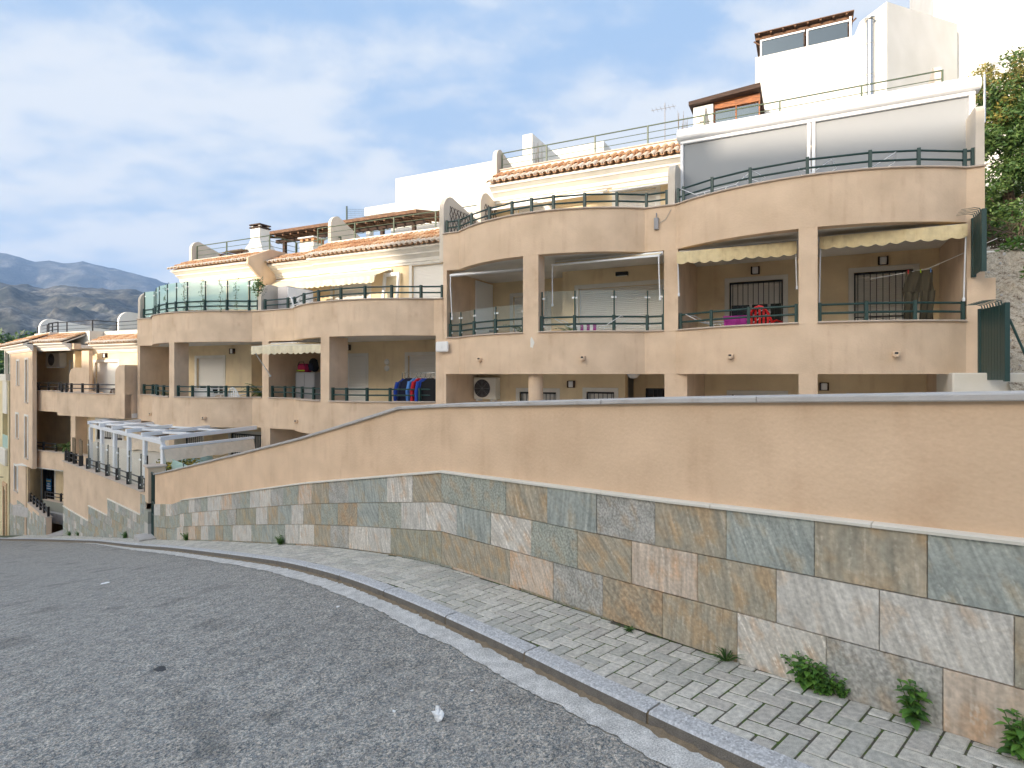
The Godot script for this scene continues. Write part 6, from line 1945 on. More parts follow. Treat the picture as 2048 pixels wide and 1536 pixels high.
# ---------------------------------------------------------------- houses up the hill, hillside, mountains
func make_backdrop() -> void:
	# white house behind the right building
	var a := thing("white_house", "tall white cubic house with steel flue behind the right building", "house", at(0, 0, 0), "white houses up the hill")
	block(a, "wall", Vector3(7.0, 2.0, -16.0), Vector3(10.86, 11.05, -9.0), M.white_wall)
	var poly := PackedVector2Array([Vector2(9.75, 2.0), Vector2(10.9, 2.0), Vector2(10.9, 11.9), Vector2(10.16, 11.45), Vector2(10.0, 11.04), Vector2(9.75, 11.0)])
	var mb := MB.new()
	mb.ext(T(0, 0, -9.6), poly, 0.62)
	part("stair_tower", mb, M.white_wall, a)
	# the side that turns away to the right
	var c0 := Vector3(10.9, 0, -8.99)
	var e := FR.affine_inverse() * Vector3(16.9, 0, -22.4)
	mb = MB.new()
	var back := Vector3(0, 0, -3.0)
	mb.hexa([Vector3(c0.x, 2.0, c0.z), Vector3(e.x, 2.0, e.z), Vector3(e.x, 2.0, e.z) + back, Vector3(c0.x, 2.0, c0.z) + back, Vector3(c0.x, 11.9, c0.z), Vector3(e.x, 13.3, e.z), Vector3(e.x, 13.3, e.z) + back, Vector3(c0.x, 11.9, c0.z) + back])
	part("side_wing", mb, M.white_wall, a)
	for q in [[7.15, 8.55], [8.6, 9.85]]:
		block(a, "glass_parapet", Vector3(q[0] + 0.06, 11.06, -9.12), Vector3(q[1] - 0.04, 11.6, -9.1), M.window_sky)
		block(a, "glass_frame", Vector3(q[0], 11.051, -9.15), Vector3(q[0] + 0.05, 11.66, -9.07), M.white_metal)
		block(a, "glass_frame", Vector3(q[0] + 0.051, 11.61, -9.15), Vector3(q[1], 11.66, -9.07), M.white_metal)
	block(a, "glass_frame", Vector3(9.86, 11.051, -9.15), Vector3(9.92, 11.75, -9.07), M.white_metal)
	var fl := thing("steel_flue", "shiny steel flue pipe on the white house", "flue", at(10.42, 8.0, -8.86))
	mb = MB.new()
	mb.tube([Vector3(0, 0, 0), Vector3(0, 3.35, 0)], 0.1, 14)
	part("pipe", mb, M.steel, fl)
	for y in [0.6, 1.6, 2.6]:
		mb = MB.new()
		mb.lathe(T(0, y, 0), [Vector2(0.1, 0), Vector2(0.115, 0.01), Vector2(0.115, 0.05), Vector2(0.1, 0.06)], 16)
		part("band", mb, M.steel, fl)
	mb = MB.new()
	mb.lathe(T(0, 3.36, 0), [Vector2(0.11, 0), Vector2(0.16, 0.03), Vector2(0.16, 0.06), Vector2(0.001, 0.13)], 16)
	part("cap", mb, M.steel, fl)
	# timber pergola on its roof
	var pg := thing("roof_pergola", "brown timber pergola on the roof of the white house", "pergola", at(7.05, 11.05, -10.0))
	for x in [0.15, 1.45, 2.75]:
		for z in [-1.8, 0.2]:
			block(pg, "post", Vector3(x - 0.05, 0, z - 0.05), Vector3(x + 0.05, 0.98, z + 0.05), M.wood_dark)
		for s in [-1.0, 1.0]:
			mb = MB.new()
			mb.tube([Vector3(x, 0.72, 0.2), Vector3(x + s * 0.3, 0.98, 0.2)], 0.03, 4)
			part("brace", mb, M.wood_brown, pg)
	for z in [-1.8, 0.2]: block(pg, "beam", Vector3(-0.1, 0.981, z - 0.05), Vector3(2.95, 1.07, z + 0.05), M.wood_brown)
	for k in 8: block(pg, "rafter", Vector3(0.0 + k * 0.39, 1.071, -2.0), Vector3(0.06 + k * 0.39, 1.12, 0.42), M.wood_brown)
	block(pg, "roof_sheet", Vector3(-0.12, 1.121, -2.1), Vector3(2.98, 1.15, 0.45), M.wood_brown)
	var py := thing("yucca", "small spiky yucca on top of the white house", "plant", FR * T(13.2, 12.35, -9.6))
	mb = MB.new()
	mb.tube([Vector3(0, -0.2, 0), Vector3(0, 0.5, 0)], 0.06, 7)
	part("stem", mb, M.bark, py)
	mb = MB.new()
	for k in 46:
		mb.col = GREENS[k % 3]
		var d := Vector3(rng.randfn(), rng.randfn() * 0.7 + 0.5, rng.randfn()).normalized()
		var sd := d.cross(Vector3.UP).normalized() * 0.03
		var p := Vector3(0, 0.5, 0)
		mb.tri(p - sd, p + sd, p + d * 0.62)
	part("leaves", mb, M.leaf, py)
	# second white house at the right edge
	var h2 := thing("white_house", "blank white wall of a house at the right edge behind the tree", "house", Transform3D(FR.basis, Vector3(17.6, 0, -22.6)), "white houses up the hill")
	block(h2, "wall", Vector3(-1.2, 2.0, -6.0), Vector3(14.0, 19.0, 0.0), M.white_wall)
	block(h2, "cornice", Vector3(-1.25, 19.001, -6.0), Vector3(14.0, 19.2, 0.06), M.white_wall)
	# timber hut with big panes
	var hu := thing("glazed_hut", "timber framed glazed hut with sloping brown roof beside the white house", "hut", at(5.1, 6.0, -7.4))
	block(hu, "wall", Vector3(0.12, 0, -2.0), Vector3(0.75, 2.9, 0.3), M.white_wall)
	for q in [[0.8, 1.42], [1.47, 2.12]]:
		block(hu, "pane", Vector3(q[0], 1.0, 0.1), Vector3(q[1], 2.72, 0.12), M.window_sky)
	for x in [0.76, 1.43, 2.13]: block(hu, "post", Vector3(x, 0.9, 0.06), Vector3(x + 0.035, 2.75, 0.18), M.wood_orange)
	block(hu, "beam", Vector3(0.76, 2.751, 0.04), Vector3(2.17, 3.0, 0.2), M.wood_orange)
	mb = MB.new()
	mb.hexa([Vector3(0.0, 2.92, 0.5), Vector3(2.2, 3.05, 0.5), Vector3(2.2, 3.05, -2.4), Vector3(0.0, 2.92, -2.4), Vector3(0.0, 3.04, 0.5), Vector3(2.2, 3.2, 0.5), Vector3(2.2, 3.2, -2.4), Vector3(0.0, 3.04, -2.4)])
	part("roof", mb, M.wood_dark, hu)
	block(hu, "back_wall", Vector3(0.76, 0.9, -2.0), Vector3(2.17, 2.75, -1.9), M.wood_brown)
	# aerial and dry stalks on the roof of the right building
	var ae := thing("tv_aerial", "thin television aerial on the roof near the glazed hut", "aerial", at(4.9, 6.43, -4.2))
	mb = MB.new()
	mb.tube([Vector3(0, -0.4, 0), Vector3(0, 1.5, 0)], 0.014, 5)
	part("mast", mb, M.grey_plastic, ae)
	for k in 6:
		mb = MB.new()
		mb.tube([Vector3(-0.35 + k * 0.12, 1.35, -0.16), Vector3(-0.35 + k * 0.12, 1.35, 0.16)], 0.005, 4)
		part("element", mb, M.grey_plastic, ae)
	mb = MB.new()
	mb.tube([Vector3(-0.4, 1.35, 0), Vector3(0.32, 1.35, 0)], 0.008, 4)
	part("boom", mb, M.grey_plastic, ae)
	for q in [[1.0, "bundle of dry stalks on the roof beside the white stair block"], [5.45, "tall dry stalks on the roof beside the aerial"]]:
		var ds := thing("dry_stalks", q[1], "plant", at(q[0], 6.2, -3.9))
		mb = MB.new()
		for k in 14:
			var b := Vector3(rnd(-0.12, 0.12), 0, rnd(-0.1, 0.1))
			mb.tube([b, b + Vector3(rnd(-0.1, 0.1), rnd(0.6, 1.25), rnd(-0.1, 0.1))], 0.012, 4, 0.003)
		part("stalks", mb, M.cane, ds)
	# long white house behind the middle building with a white frame beside it
	var h3 := thing("white_house", "long white house with bare sunlit wall behind the middle building", "house", at(0, 0, 0), "white houses up the hill")
	block(h3, "wall", Vector3(-8.6, 2.0, -15.0), Vector3(1.5, 9.13, -9.0), M.white_wall)
	for q in [[-10.4, -10.15], [-8.9, -8.605]]: block(h3, "frame_post", Vector3(q[0], 4.0, -9.3), Vector3(q[1], 7.6, -9.05), M.white_wall)
	block(h3, "frame_beam", Vector3(-10.45, 7.601, -9.35), Vector3(-8.605, 8.0, -9.0), M.white_wall)
	block(h3, "frame_beam", Vector3(-10.45, 7.601, -12.0), Vector3(-10.15, 8.0, -9.36), M.white_wall)
	for k in 3: block(h3, "rafter", Vector3(-10.14, 7.45 - k * 0.02, -9.9 - k * 0.7), Vector3(-8.61, 7.58 - k * 0.02, -9.8 - k * 0.7), M.wood_dark)
	# brown pergola on the roof of the middle building
	var p2 := thing("roof_pergola", "long brown tiled pergola on the roof of the middle building", "pergola", at(-13.1, 4.3, -6.2))
	for x in [0.4, 2.2, 4.0, 6.0, 7.6]:
		block(p2, "post", Vector3(x - 0.07, 0, -0.07), Vector3(x + 0.07, 1.7, 0.07), M.wood_dark)
	mb = MB.new()
	mb.hexa([Vector3(-0.2, 1.95, 0.7), Vector3(8.2, 1.95, 0.7), Vector3(8.2, 2.5, -2.2), Vector3(-0.2, 2.5, -2.2), Vector3(-0.2, 2.08, 0.7), Vector3(8.2, 2.08, 0.7), Vector3(8.2, 2.63, -2.2), Vector3(-0.2, 2.63, -2.2)])
	part("roof_sheet", mb, M.wood_brown, p2)
	for k in 18:
		mb = MB.new()
		mb.tube([Vector3(0.0 + k * 0.47, 1.86, 0.62), Vector3(0.0 + k * 0.47, 2.32, -2.0)], 0.05, 4)
		part("rafter", mb, M.wood_brown, p2)
	block(p2, "beam", Vector3(-0.1, 1.701, -0.08), Vector3(8.1, 1.85, 0.08), M.wood_dark)
	block(p2, "white_wall", Vector3(0.5, 0.0, -2.4), Vector3(7.8, 1.5, -2.2), M.white_wall)
	# wire fence panel on the roof
	var wf := thing("wire_fence", "green wire mesh panel with post on the roof", "fence", at(-9.3, 6.35, -6.5))
	mb = MB.new()
	mb.tube([Vector3(0, -1.5, 0), Vector3(0, 0.95, 0)], 0.035, 6)
	part("post", mb, M.green_metal, wf)
	mb = MB.new()
	for k in 9: mb.tube([Vector3(0.03, 0.1 + k * 0.09, 0), Vector3(1.7, -0.15 + k * 0.09, 0)], 0.005, 3)
	for k in 22: mb.tube([Vector3(0.05 + k * 0.075, 0.08, 0), Vector3(0.05 + k * 0.075, 0.84 - k * 0.01, 0)], 0.003, 3)
	part("mesh", mb, M.green_metal, wf)

	make_far_house()
	make_opposite_houses()
	make_hillside()
	make_mountains()

func make_far_house() -> void:
	# cream house further down the street, cut by the left edge
	var h := thing("cream_house", "cream house with loggia and stone door down the street", "house", Transform3D.IDENTITY)
	var f0 := sp(33.6, 2.15, 0); var f1 := sp(46.0, 3.4, 0)
	var ax := (f0 - f1); var len := ax.length(); ax = ax.normalized()
	var fr := Transform3D(Basis(ax, Vector3.UP, ax.cross(Vector3.UP)), f1)
	var g := group("front", h, fr)
	var holes := [[len - 1.75, len - 0.25, -3.8, -1.6], [len - 1.2, len - 0.55, -9.0, -5.9], [len - 3.6, len - 2.7, -3.4, -1.9], [len - 3.6, len - 2.7, -6.4, -5.0], [len - 5.6, len - 4.4, -3.4, -1.9]]
	holed_wall(g, "wall", 0.0, len, -14.0, -0.35, 0.0, holes, M.yellow_plaster, 0.5, 0.8)
	for k in [2, 3, 4]:
		window(g, holes[k][0], holes[k][1], holes[k][2], holes[k][3], 0.0, {"drop": 0.6, "mullions": []})
	block(g, "loggia_wall", Vector3(holes[0][0], holes[0][2], -0.6), Vector3(holes[0][1], holes[0][3], -0.5), M.yellow_plaster)
	block(g, "loggia_parapet", Vector3(holes[0][0], -4.6, 0.0), Vector3(holes[0][1], -3.75, 0.12), M.pale_trim, 0.02)
	block(g, "loggia_rail", Vector3(holes[0][0] + 0.02, -3.74, -0.02), Vector3(holes[0][1] - 0.02, -3.1, 0.0), M.frosted)
	block(g, "door_leaf", Vector3(holes[1][0], -9.0, -0.3), Vector3(holes[1][1], -5.9, -0.22), M.wood_dark)
	block(g, "door_surround", Vector3(holes[1][0] - 0.2, -9.0, 0.001), Vector3(holes[1][0] - 0.01, -5.7, 0.06), M.clay[2])
	block(g, "door_surround", Vector3(holes[1][1] + 0.01, -9.0, 0.001), Vector3(holes[1][1] + 0.2, -5.7, 0.06), M.clay[2])
	block(g, "door_surround", Vector3(holes[1][0] - 0.2, -5.69, 0.001), Vector3(holes[1][1] + 0.2, -5.5, 0.07), M.clay[2])
	block(g, "terrace_frame", Vector3(len - 2.2, -0.34, -0.3), Vector3(len - 0.1, 0.0, 0.1), M.pale_trim)
	for x in [len - 1.6, len - 0.2]: block(g, "terrace_post", Vector3(x - 0.08, 0.0, -0.2), Vector3(x + 0.06, 1.25, -0.06), M.pale_trim)
	block(g, "terrace_beam", Vector3(len - 2.6, 1.251, -0.25), Vector3(len - 0.05, 1.42, -0.02), M.pale_trim)
	block(g, "tile_edge", Vector3(len - 2.7, 1.421, -1.5), Vector3(len, 1.52, 0.3), M.clay[1])
	block(g, "terrace_panel", Vector3(len - 1.45, -2.0, 0.001), Vector3(len - 0.3, -0.36, 0.04), M.pale_trim)
	block(g, "rear_body", Vector3(0.0, -14.0, -8.0), Vector3(len, -0.4, -0.81), M.yellow_plaster)
	flatten(g, h)
	var l := thing("wall_lantern", "black wrought wall lantern beside the stone door", "lantern", sp_frame(fr, Vector3(len - 1.75, -5.6, 0.0)))
	var mb := MB.new()
	mb.tube([Vector3(0.25, 0.3, 0), Vector3(0.25, 0.35, 0.3), Vector3(0, 0.32, 0.35), Vector3(0, 0.15, 0.35)], 0.02, 5)
	part("bracket", mb, M.black_metal, l)
	mb = MB.new()
	mb.lathe(T(0, -0.35, 0.35), [Vector2(0.06, 0), Vector2(0.15, 0.36), Vector2(0.17, 0.37), Vector2(0.06, 0.48), Vector2(0.001, 0.5)], 6)
	part("cage", mb, M.black_metal, l)

func sp_frame(fr: Transform3D, p: Vector3) -> Transform3D:
	return Transform3D(fr.basis, fr * p)

func make_opposite_houses() -> void:
	# the row of tall houses on the far side, behind the camera: their roofs shade the street
	var rows := [[-14.0, -0.9, 17.4, "white"], [-0.9, 3.2, 17.85, "cream"], [3.2, 9.0, 16.3, "white"], [9.0, 20.0, 13.8, "cream"], [20.0, 34.0, 10.8, "white"], [34.0, 52.0, 7.5, "cream"], [-40.0, -14.0, 18.5, "cream"]]
	var words := ["white house across the street behind the camera", "tall cream house across the street, highest of the row", "white house across the street between two cream ones", "long cream house across the street below the white one", "white house far down the other side of the street", "last cream house down the other side of the street", "cream house up the other side of the street"]
	for k in rows.size():
		var q = rows[k]
		var o := thing("street_house", words[k], "house", st_frame((q[0] + q[1]) / 2, 45.0, 0) * ry(180), "houses across the street")
		var hw: float = (q[1] - q[0]) / 2 - 0.02
		var m: Material = M.white_wall if q[3] == "white" else M.yellow_plaster
		var base: float = gh(q[1]) - 1.5
		var holes := []
		var n := maxi(1, int(hw * 2 / 3.2))
		var y: float = q[2] - 2.4
		while y > gh(q[0]) + 0.6:
			for i in n:
				var x := -hw + (i + 0.5) * hw * 2 / n
				holes.append([x - 0.5, x + 0.5, y, y + 1.3])
			y -= 2.9
		holed_wall(o, "wall", -hw, hw, base, q[2], 0.0, holes, m, 0.12, 0.3)
		for h in holes: window(o, h[0], h[1], h[2], h[3], 0.0, {"drop": 0.7, "mullions": []})
		block(o, "body", Vector3(-hw, base, -9.0), Vector3(hw, q[2] - 0.02, -0.33), m)
		block(o, "coping_stone", Vector3(-hw, q[2] + 0.001, -0.35), Vector3(hw, q[2] + 0.06, 0.05), M.coping)

func make_hillside() -> void:
	# pale rocky bank to the right of the right building
	var mb := MB.new()
	var n := FastNoiseLite.new(); n.seed = 77; n.frequency = 0.9; n.fractal_octaves = 5; n.fractal_type = FastNoiseLite.FRACTAL_FBM
	var N := 70
	var f := func(i: int, j: int):
		var u := 11.66 + 9.0 * i / N; var t := float(j) / N
		var w := 0.9 - 8.5 * t
		var v := -0.35 + minf((0.9 - w) * 0.66, 3.1) + maxf(-3.9 - w, 0.0) * 0.16 + (u - 11.6) * 0.10 + n.get_noise_3d(u, t * 9.0, 1.0) * 0.18 + n.get_noise_3d(u * 4.0, t * 36.0, 5.0) * 0.06
		return FR * Vector3(u, v, w)
	for i in N:
		for j in N:
			mb.quad(f.call(i, j), f.call(i + 1, j), f.call(i + 1, j + 1), f.call(i, j + 1))
	structure(part("hillside", mb, M.bank, self))
	# litter of stones and dead leaves on the bank
	var st := MB.new()
	for k in 420:
		var i := rng.randi() % N; var j := rng.randi() % 50
		var p: Vector3 = f.call(i, j)
		var r := rnd(0.02, 0.08)
		st.cbox(Transform3D(Basis.from_euler(Vector3(rnd(0, 6), rnd(0, 6), rnd(0, 6))), p + Vector3(0, r * 0.3, 0)), Vector3(r, r * rnd(0.3, 0.8), r * rnd(0.6, 1.2)), r * 0.12)
	var so := part("rubble", st, M.coping_grey, self)
	so.set_meta("kind", "stuff"); so.set_meta("label", "small stones scattered on the pale rocky bank"); so.set_meta("category", "rubble")
	# scrub on the bank
	for q in [[13.2, 2.75, -3.9, "low green scrub on the bank beside the white block"], [13.3, 1.95, -2.6, "green weeds in the middle of the rocky bank"]]:
		var sc := thing("scrub", q[3], "scrub", at(q[0], q[1], q[2]))
		mb = MB.new()
		leafy(mb, 900, Vector3(0, 0.1, 0), Vector3(0.7, 0.3, 0.6), 0.13, [Color(0.09, 0.2, 0.03), Color(0.13, 0.24, 0.05), Color(0.07, 0.15, 0.03)])
		part("leaves", mb, M.leaf, sc)
		mb = MB.new()
		for k in 6: mb.tube([Vector3(rnd(-0.3, 0.3), -0.4, rnd(-0.3, 0.3)), Vector3(rnd(-0.4, 0.4), 0.2, rnd(-0.4, 0.4))], 0.012, 4)
		part("stems", mb, M.bark, sc)
	var bl := thing("concrete_block", "white concrete upstand on the bank below the tree", "wall", at(11.85, 2.85, -4.0))
	block(bl, "upstand", Vector3(0.1, 0.0, -1.2), Vector3(0.5, 1.05, -0.2), M.white_wall, 0.03)
	block(bl, "footing", Vector3(-0.5, -0.45, -1.3), Vector3(0.75, 0.0, 0.1), M.white_wall, 0.03)
	# green palisade fence panels with bent spikes
	fence_panel(at(11.3, 1.74, 0.04), 0.68, 1.04, 5, "narrow dark green palisade panel fixed high on the end wall", -90.0, false)
	fence_panel(at(11.36, -0.12, 0.24), 0.96, 1.25, 8, "dark green palisade panel with bent spikes on the plinth", -82.0, true)
	make_tree()

func fence_panel(xf: Transform3D, l: float, h: float, n: int, label: String, turn: float, brace: bool) -> void:
	var o := thing("fence_panel", label, "fence", xf * ry(turn), "dark green palisade panels")
	for x in [0.0, l]:
		block(o, "post", Vector3(x - 0.035, 0, -0.035), Vector3(x + 0.035, h + 0.02, 0.035), M.green_metal, 0.004)
	for k in n:
		var x := 0.06 + (l - 0.12) * (k + 0.5) / n
		block(o, "pale", Vector3(x - 0.05, 0.02, 0.012), Vector3(x + 0.045, h, 0.02), M.green_metal)
		var sb := MB.new()
		sb.tube([Vector3(x, h, 0.016), Vector3(x, h + 0.06, 0.03), Vector3(x - 0.02, h + 0.085, 0.1), Vector3(x - 0.05, h + 0.08, 0.28)], 0.012, 5, 0.003)
		part("spike", sb, M.green_metal, o)
	for y in [0.1, h * 0.55, h - 0.08]:
		block(o, "crossbar", Vector3(0.036, y, -0.02), Vector3(l - 0.036, y + 0.04, 0.01), M.green_metal)
	if brace:
		var bb := MB.new()
		bb.tube([Vector3(l, h * 0.8, -0.04), Vector3(l + 0.05, -0.12, -0.42)], 0.02, 6)
		part("brace", bb, M.green_metal, o)

func make_tree() -> void:
	var o := thing("willow_tree", "feathery green tree with yellowing tips above the rocky bank", "tree", Transform3D(Basis.IDENTITY, Vector3(14.5, 3.0, -17.2)))
	var tb := MB.new()
	tb.tube([Vector3(0, -1.5, 0), Vector3(0.1, 1.0, 0.1), Vector3(-0.1, 2.6, 0), Vector3(0.1, 5.2, 0.1)], 0.2, 9, 0.09)
	part("trunk", tb, M.bark, o)
	var tips := []
	for k in 26:
		var a := TAU * k / 26 * 2.4 + rnd(-0.3, 0.3)
		var h := rnd(0.2, 5.2)
		var l := rnd(0.9, 2.0) * (1.15 - h * 0.13)
		var p0 := Vector3(0, h, 0)
		var p1 := p0 + Vector3(cos(a) * l * 0.6, rnd(0.2, 0.6), sin(a) * l * 0.6)
		var p2 := p0 + Vector3(cos(a) * l, rnd(0.0, 1.0), sin(a) * l)
		var bb := MB.new()
		bb.tube([p0, p1, p2], 0.05, 5, 0.012)
		part("branch", bb, M.bark, o)
		tips.append(p1); tips.append(p2); tips.append(p1.lerp(p2, 0.5))
	var cb := MB.new()
	for t in tips:
		for c in 5:
			var cc: Vector3 = t + Vector3(rng.randfn(), rng.randfn(), rng.randfn()) * 0.26
			var warm := clampf((cc.y - 2.2) / 4.0, 0.0, 1.0) * rng.randf()
			var pal := [Color(0.07, 0.13, 0.03), Color(0.05, 0.11, 0.03), Color(0.12, 0.19, 0.05)] if warm < 0.4 else [Color(0.26, 0.22, 0.05), Color(0.18, 0.2, 0.05), Color(0.32, 0.25, 0.07)]
			leafy(cb, 120, cc, Vector3(0.34, 0.26, 0.34), 0.12, pal, 0.35)
	part("crown", cb, M.leaf, o)
	# dead brush below it
	var d := thing("dead_brush", "tangle of dead grey branches under the green tree", "brush", Transform3D(Basis.IDENTITY, Vector3(13.1, 3.0, -15.2)))
	var db := MB.new()
	for k in 70:
		var p := Vector3(rnd(-1.2, 1.6), rnd(0.0, 0.6), rnd(-1.0, 0.8))
		db.tube([p, p + Vector3(rnd(-0.6, 0.6), rnd(0.0, 0.5), rnd(-0.5, 0.5)), p + Vector3(rnd(-1.1, 1.1), rnd(-0.2, 0.9), rnd(-0.7, 0.7))], 0.016, 4, 0.004)
	part("branches", db, M.bark, d)
	var lb := MB.new()
	leafy(lb, 700, Vector3(1.0, 0.7, 0.2), Vector3(0.6, 0.55, 0.5), 0.2, [Color(0.42, 0.36, 0.22), Color(0.34, 0.29, 0.17), Color(0.5, 0.44, 0.3)], 1.2)
	part("dry_leaves", lb, M.leaf, d)

func make_mountains() -> void:
	# two ridges beyond the valley; heights follow the skyline that the street looks at
	var ridged := FastNoiseLite.new(); ridged.seed = 4; ridged.frequency = 0.0013; ridged.fractal_type = FastNoiseLite.FRACTAL_RIDGED; ridged.fractal_octaves = 5
	var fine := FastNoiseLite.new(); fine.seed = 8; fine.frequency = 0.009; fine.fractal_octaves = 4; fine.fractal_type = FastNoiseLite.FRACTAL_FBM
	var skyl := [[[-78.0, -60.0, -50.0, -40.95, -39.1, -38.15, -36.93, -36.18, -34.86, -33.26, -31.53, -29.73, -20.0, 0.0, 30.0], [0.12, 0.17, 0.2, 0.2059, 0.1915, 0.1919, 0.1868, 0.1902, 0.1831, 0.1741, 0.1638, 0.1492, 0.08, 0.05, 0.05], 6200.0, 2600.0],
		[[-78.0, -60.0, -50.0, -40.95, -38.63, -37.43, -35.51, -34.07, -32.85, -31.53, -20.0, 0.0, 30.0], [0.1, 0.13, 0.15, 0.1568, 0.1466, 0.1492, 0.1449, 0.1432, 0.1449, 0.1356, 0.06, 0.04, 0.04], 2600.0, 1900.0]]
	for layer in 2:
		var L = skyl[layer]
		var R: float = L[2]; var deep: float = L[3]
		var mb := MB.new()
		var NA := 330 if layer else 260; var NR := 64
		var grid := []
		for i in NA + 1:
			var az := lerpf(-78.0, 30.0, pow(float(i) / NA, 1.0))
			var row := []
			var t := tan(deg_to_rad(clampf(az, -78, 60)))
			for j in NR + 1:
				var q := float(j) / NR
				var r := R - deep * (1.0 - q)
				var d := Vector3(sin(deg_to_rad(az)), 0, -cos(deg_to_rad(az)))
				# skyline slope is measured against depth, so scale by the cosine
				var top := along(L[0], L[1], az) * cos(deg_to_rad(az)) * R
				var shape := pow(q, 1.25)
				var p := d * r
				var y := -60.0 + (top + 60.0) * shape
				y += (ridged.get_noise_2d(p.x, p.z) - 0.2) * 150.0 * q * (1.0 - q) * 2.2 * (1.0 if layer else 1.6) + fine.get_noise_2d(p.x, p.z) * 16.0 * q
				row.append(Vector3(p.x, y, p.z))
			row.append(Vector3(row[NR].x * 1.12, -80.0, row[NR].z * 1.12))
			grid.append(row)
		var Rw := NR + 1
		var nrm := func(i: int, j: int):
			var a: Vector3 = grid[mini(i + 1, NA)][j] - grid[maxi(i - 1, 0)][j]
			var b: Vector3 = grid[i][mini(j + 1, Rw)] - grid[i][maxi(j - 1, 0)]
			return a.cross(b).normalized()
		for i in NA:
			for j in Rw:
				mb.qn(grid[i][j], grid[i + 1][j], grid[i + 1][j + 1], grid[i][j + 1], nrm.call(i, j), nrm.call(i + 1, j), nrm.call(i + 1, j + 1), nrm.call(i, j + 1))
		for k in mb.vs.size():
			var p := mb.vs[k]
			var a := fine.get_noise_2d(p.x * 1.7, p.z * 1.7); var b := fine.get_noise_2d(p.x * 0.4 + 900.0, p.z * 0.4)
			var c := Color(0.07, 0.08, 0.065).lerp(Color(0.155, 0.145, 0.12), clampf(a * 1.4 + 0.4, 0.0, 1.0))
			if b > 0.16: c = c.lerp(Color(0.3, 0.28, 0.25), clampf((b - 0.16) * 5.0, 0.0, 0.8))
			mb.cs[k] = c
		var m := mat(Color.WHITE, 1.0)
		m.vertex_color_use_as_albedo = true
		m.albedo_texture = M.scrub_tex; m.uv1_triplanar = true; m.uv1_world_triplanar = true; m.uv1_scale = Vector3.ONE / 620.0
		structure(part("mountain", mb, m, self))
	# wooded slope and white village at the foot, seen past the cream house
	for k in 46:
		var s := rnd(90.0, 200.0); var az := rnd(-44.0, -38.6)
		var p := Vector3(sin(deg_to_rad(az)), 0, -cos(deg_to_rad(az))) * s
		var big := rnd(2.6, 4.6)
		var top := lerpf(-3.5, 11.0, clampf((s - 90.0) / 110.0, 0.0, 1.0))
		var o := thing("hillside_tree", "round dark tree in the wooded slope beyond the cream house", "tree", Transform3D(Basis.IDENTITY, Vector3(p.x, top - big, p.z)), "trees on the wooded slope")
		var cb := MB.new()
		leafy(cb, 170, Vector3(0, big * 0.4, 0), Vector3(big, big * 0.75, big), big * 0.42, GREENS)
		part("crown", cb, M.leaf, o)
		cb = MB.new()
		cb.tube([Vector3(0, -big * 0.9, 0), Vector3(0, big * 0.4, 0)], 0.22, 5)
		part("trunk", cb, M.bark, o)
	var vb := MB.new()
	vb.col = Color.WHITE
	var slope := MB.new()
	for i in 12:
		for j in 8:
			var g := func(a: int, b: int):
				var az := deg_to_rad(-56.0 + a * 2.0); var s := 70.0 + b * 18.0
				return Vector3(sin(az) * s, -16.0 + b * 2.9, -cos(az) * s)
			slope.quad(g.call(i, j), g.call(i + 1, j), g.call(i + 1, j + 1), g.call(i, j + 1))
	structure(part("wooded_slope", slope, M.soil, self))
	for k in 9:
		var az := deg_to_rad(lerpf(-43.5, -39.6, k / 8.0)); var s := 66.0 + (k % 3) * 5.0
		var p := Vector3(sin(az) * s, -3.3 + (k % 3) * 0.7, -cos(az) * s)
		var o := thing("village_house", "small white village house %s" % ["at the left edge of the picture", "second from the left edge", "third from the left edge", "fourth from the left edge", "in the middle of the row", "right of the middle of the row", "third from the right end", "second from the right end", "at the right end of the row"][k], "house", ry(rnd(20, 60), p), "white village houses")
		block(o, "wall", Vector3(-1.6, -4.0, -1.4), Vector3(1.6, rnd(1.3, 2.2), 1.4), M.white_wall)
		for x in [-0.8, 0.7]: block(o, "window", Vector3(x - 0.22, 0.2, 1.4), Vector3(x + 0.22, 0.85, 1.42), M.window_dark)

# ---------------------------------------------------------------- small things on the pavement and road
func blade(mb: MB, p: Vector3, ax: Vector3, sd: Vector3, l: float, w: float) -> void:   # one leaf: pointed oval, folded along its rib, drooping
	var prof := [0.0, 0.62, 1.0, 0.86, 0.5, 0.0]
	var up := sd.cross(ax).normalized()
	if up.y < 0.0: up = -up
	for k in 5:
		var t0 := k / 5.0; var t1 := (k + 1) / 5.0
		var c0 := p + ax * l * t0 + Vector3.DOWN * l * 0.30 * t0 * t0; var c1 := p + ax * l * t1 + Vector3.DOWN * l * 0.30 * t1 * t1
		for s in [-1.0, 1.0]:
			var e0: Vector3 = c0 + sd * s * w * prof[k] + up * w * prof[k] * 0.3; var e1: Vector3 = c1 + sd * s * w * prof[k + 1] + up * w * prof[k + 1] * 0.3
			if s > 0: mb.quad(c0, e0, e1, c1)
			else: mb.quad(c0, c1, e1, e0)

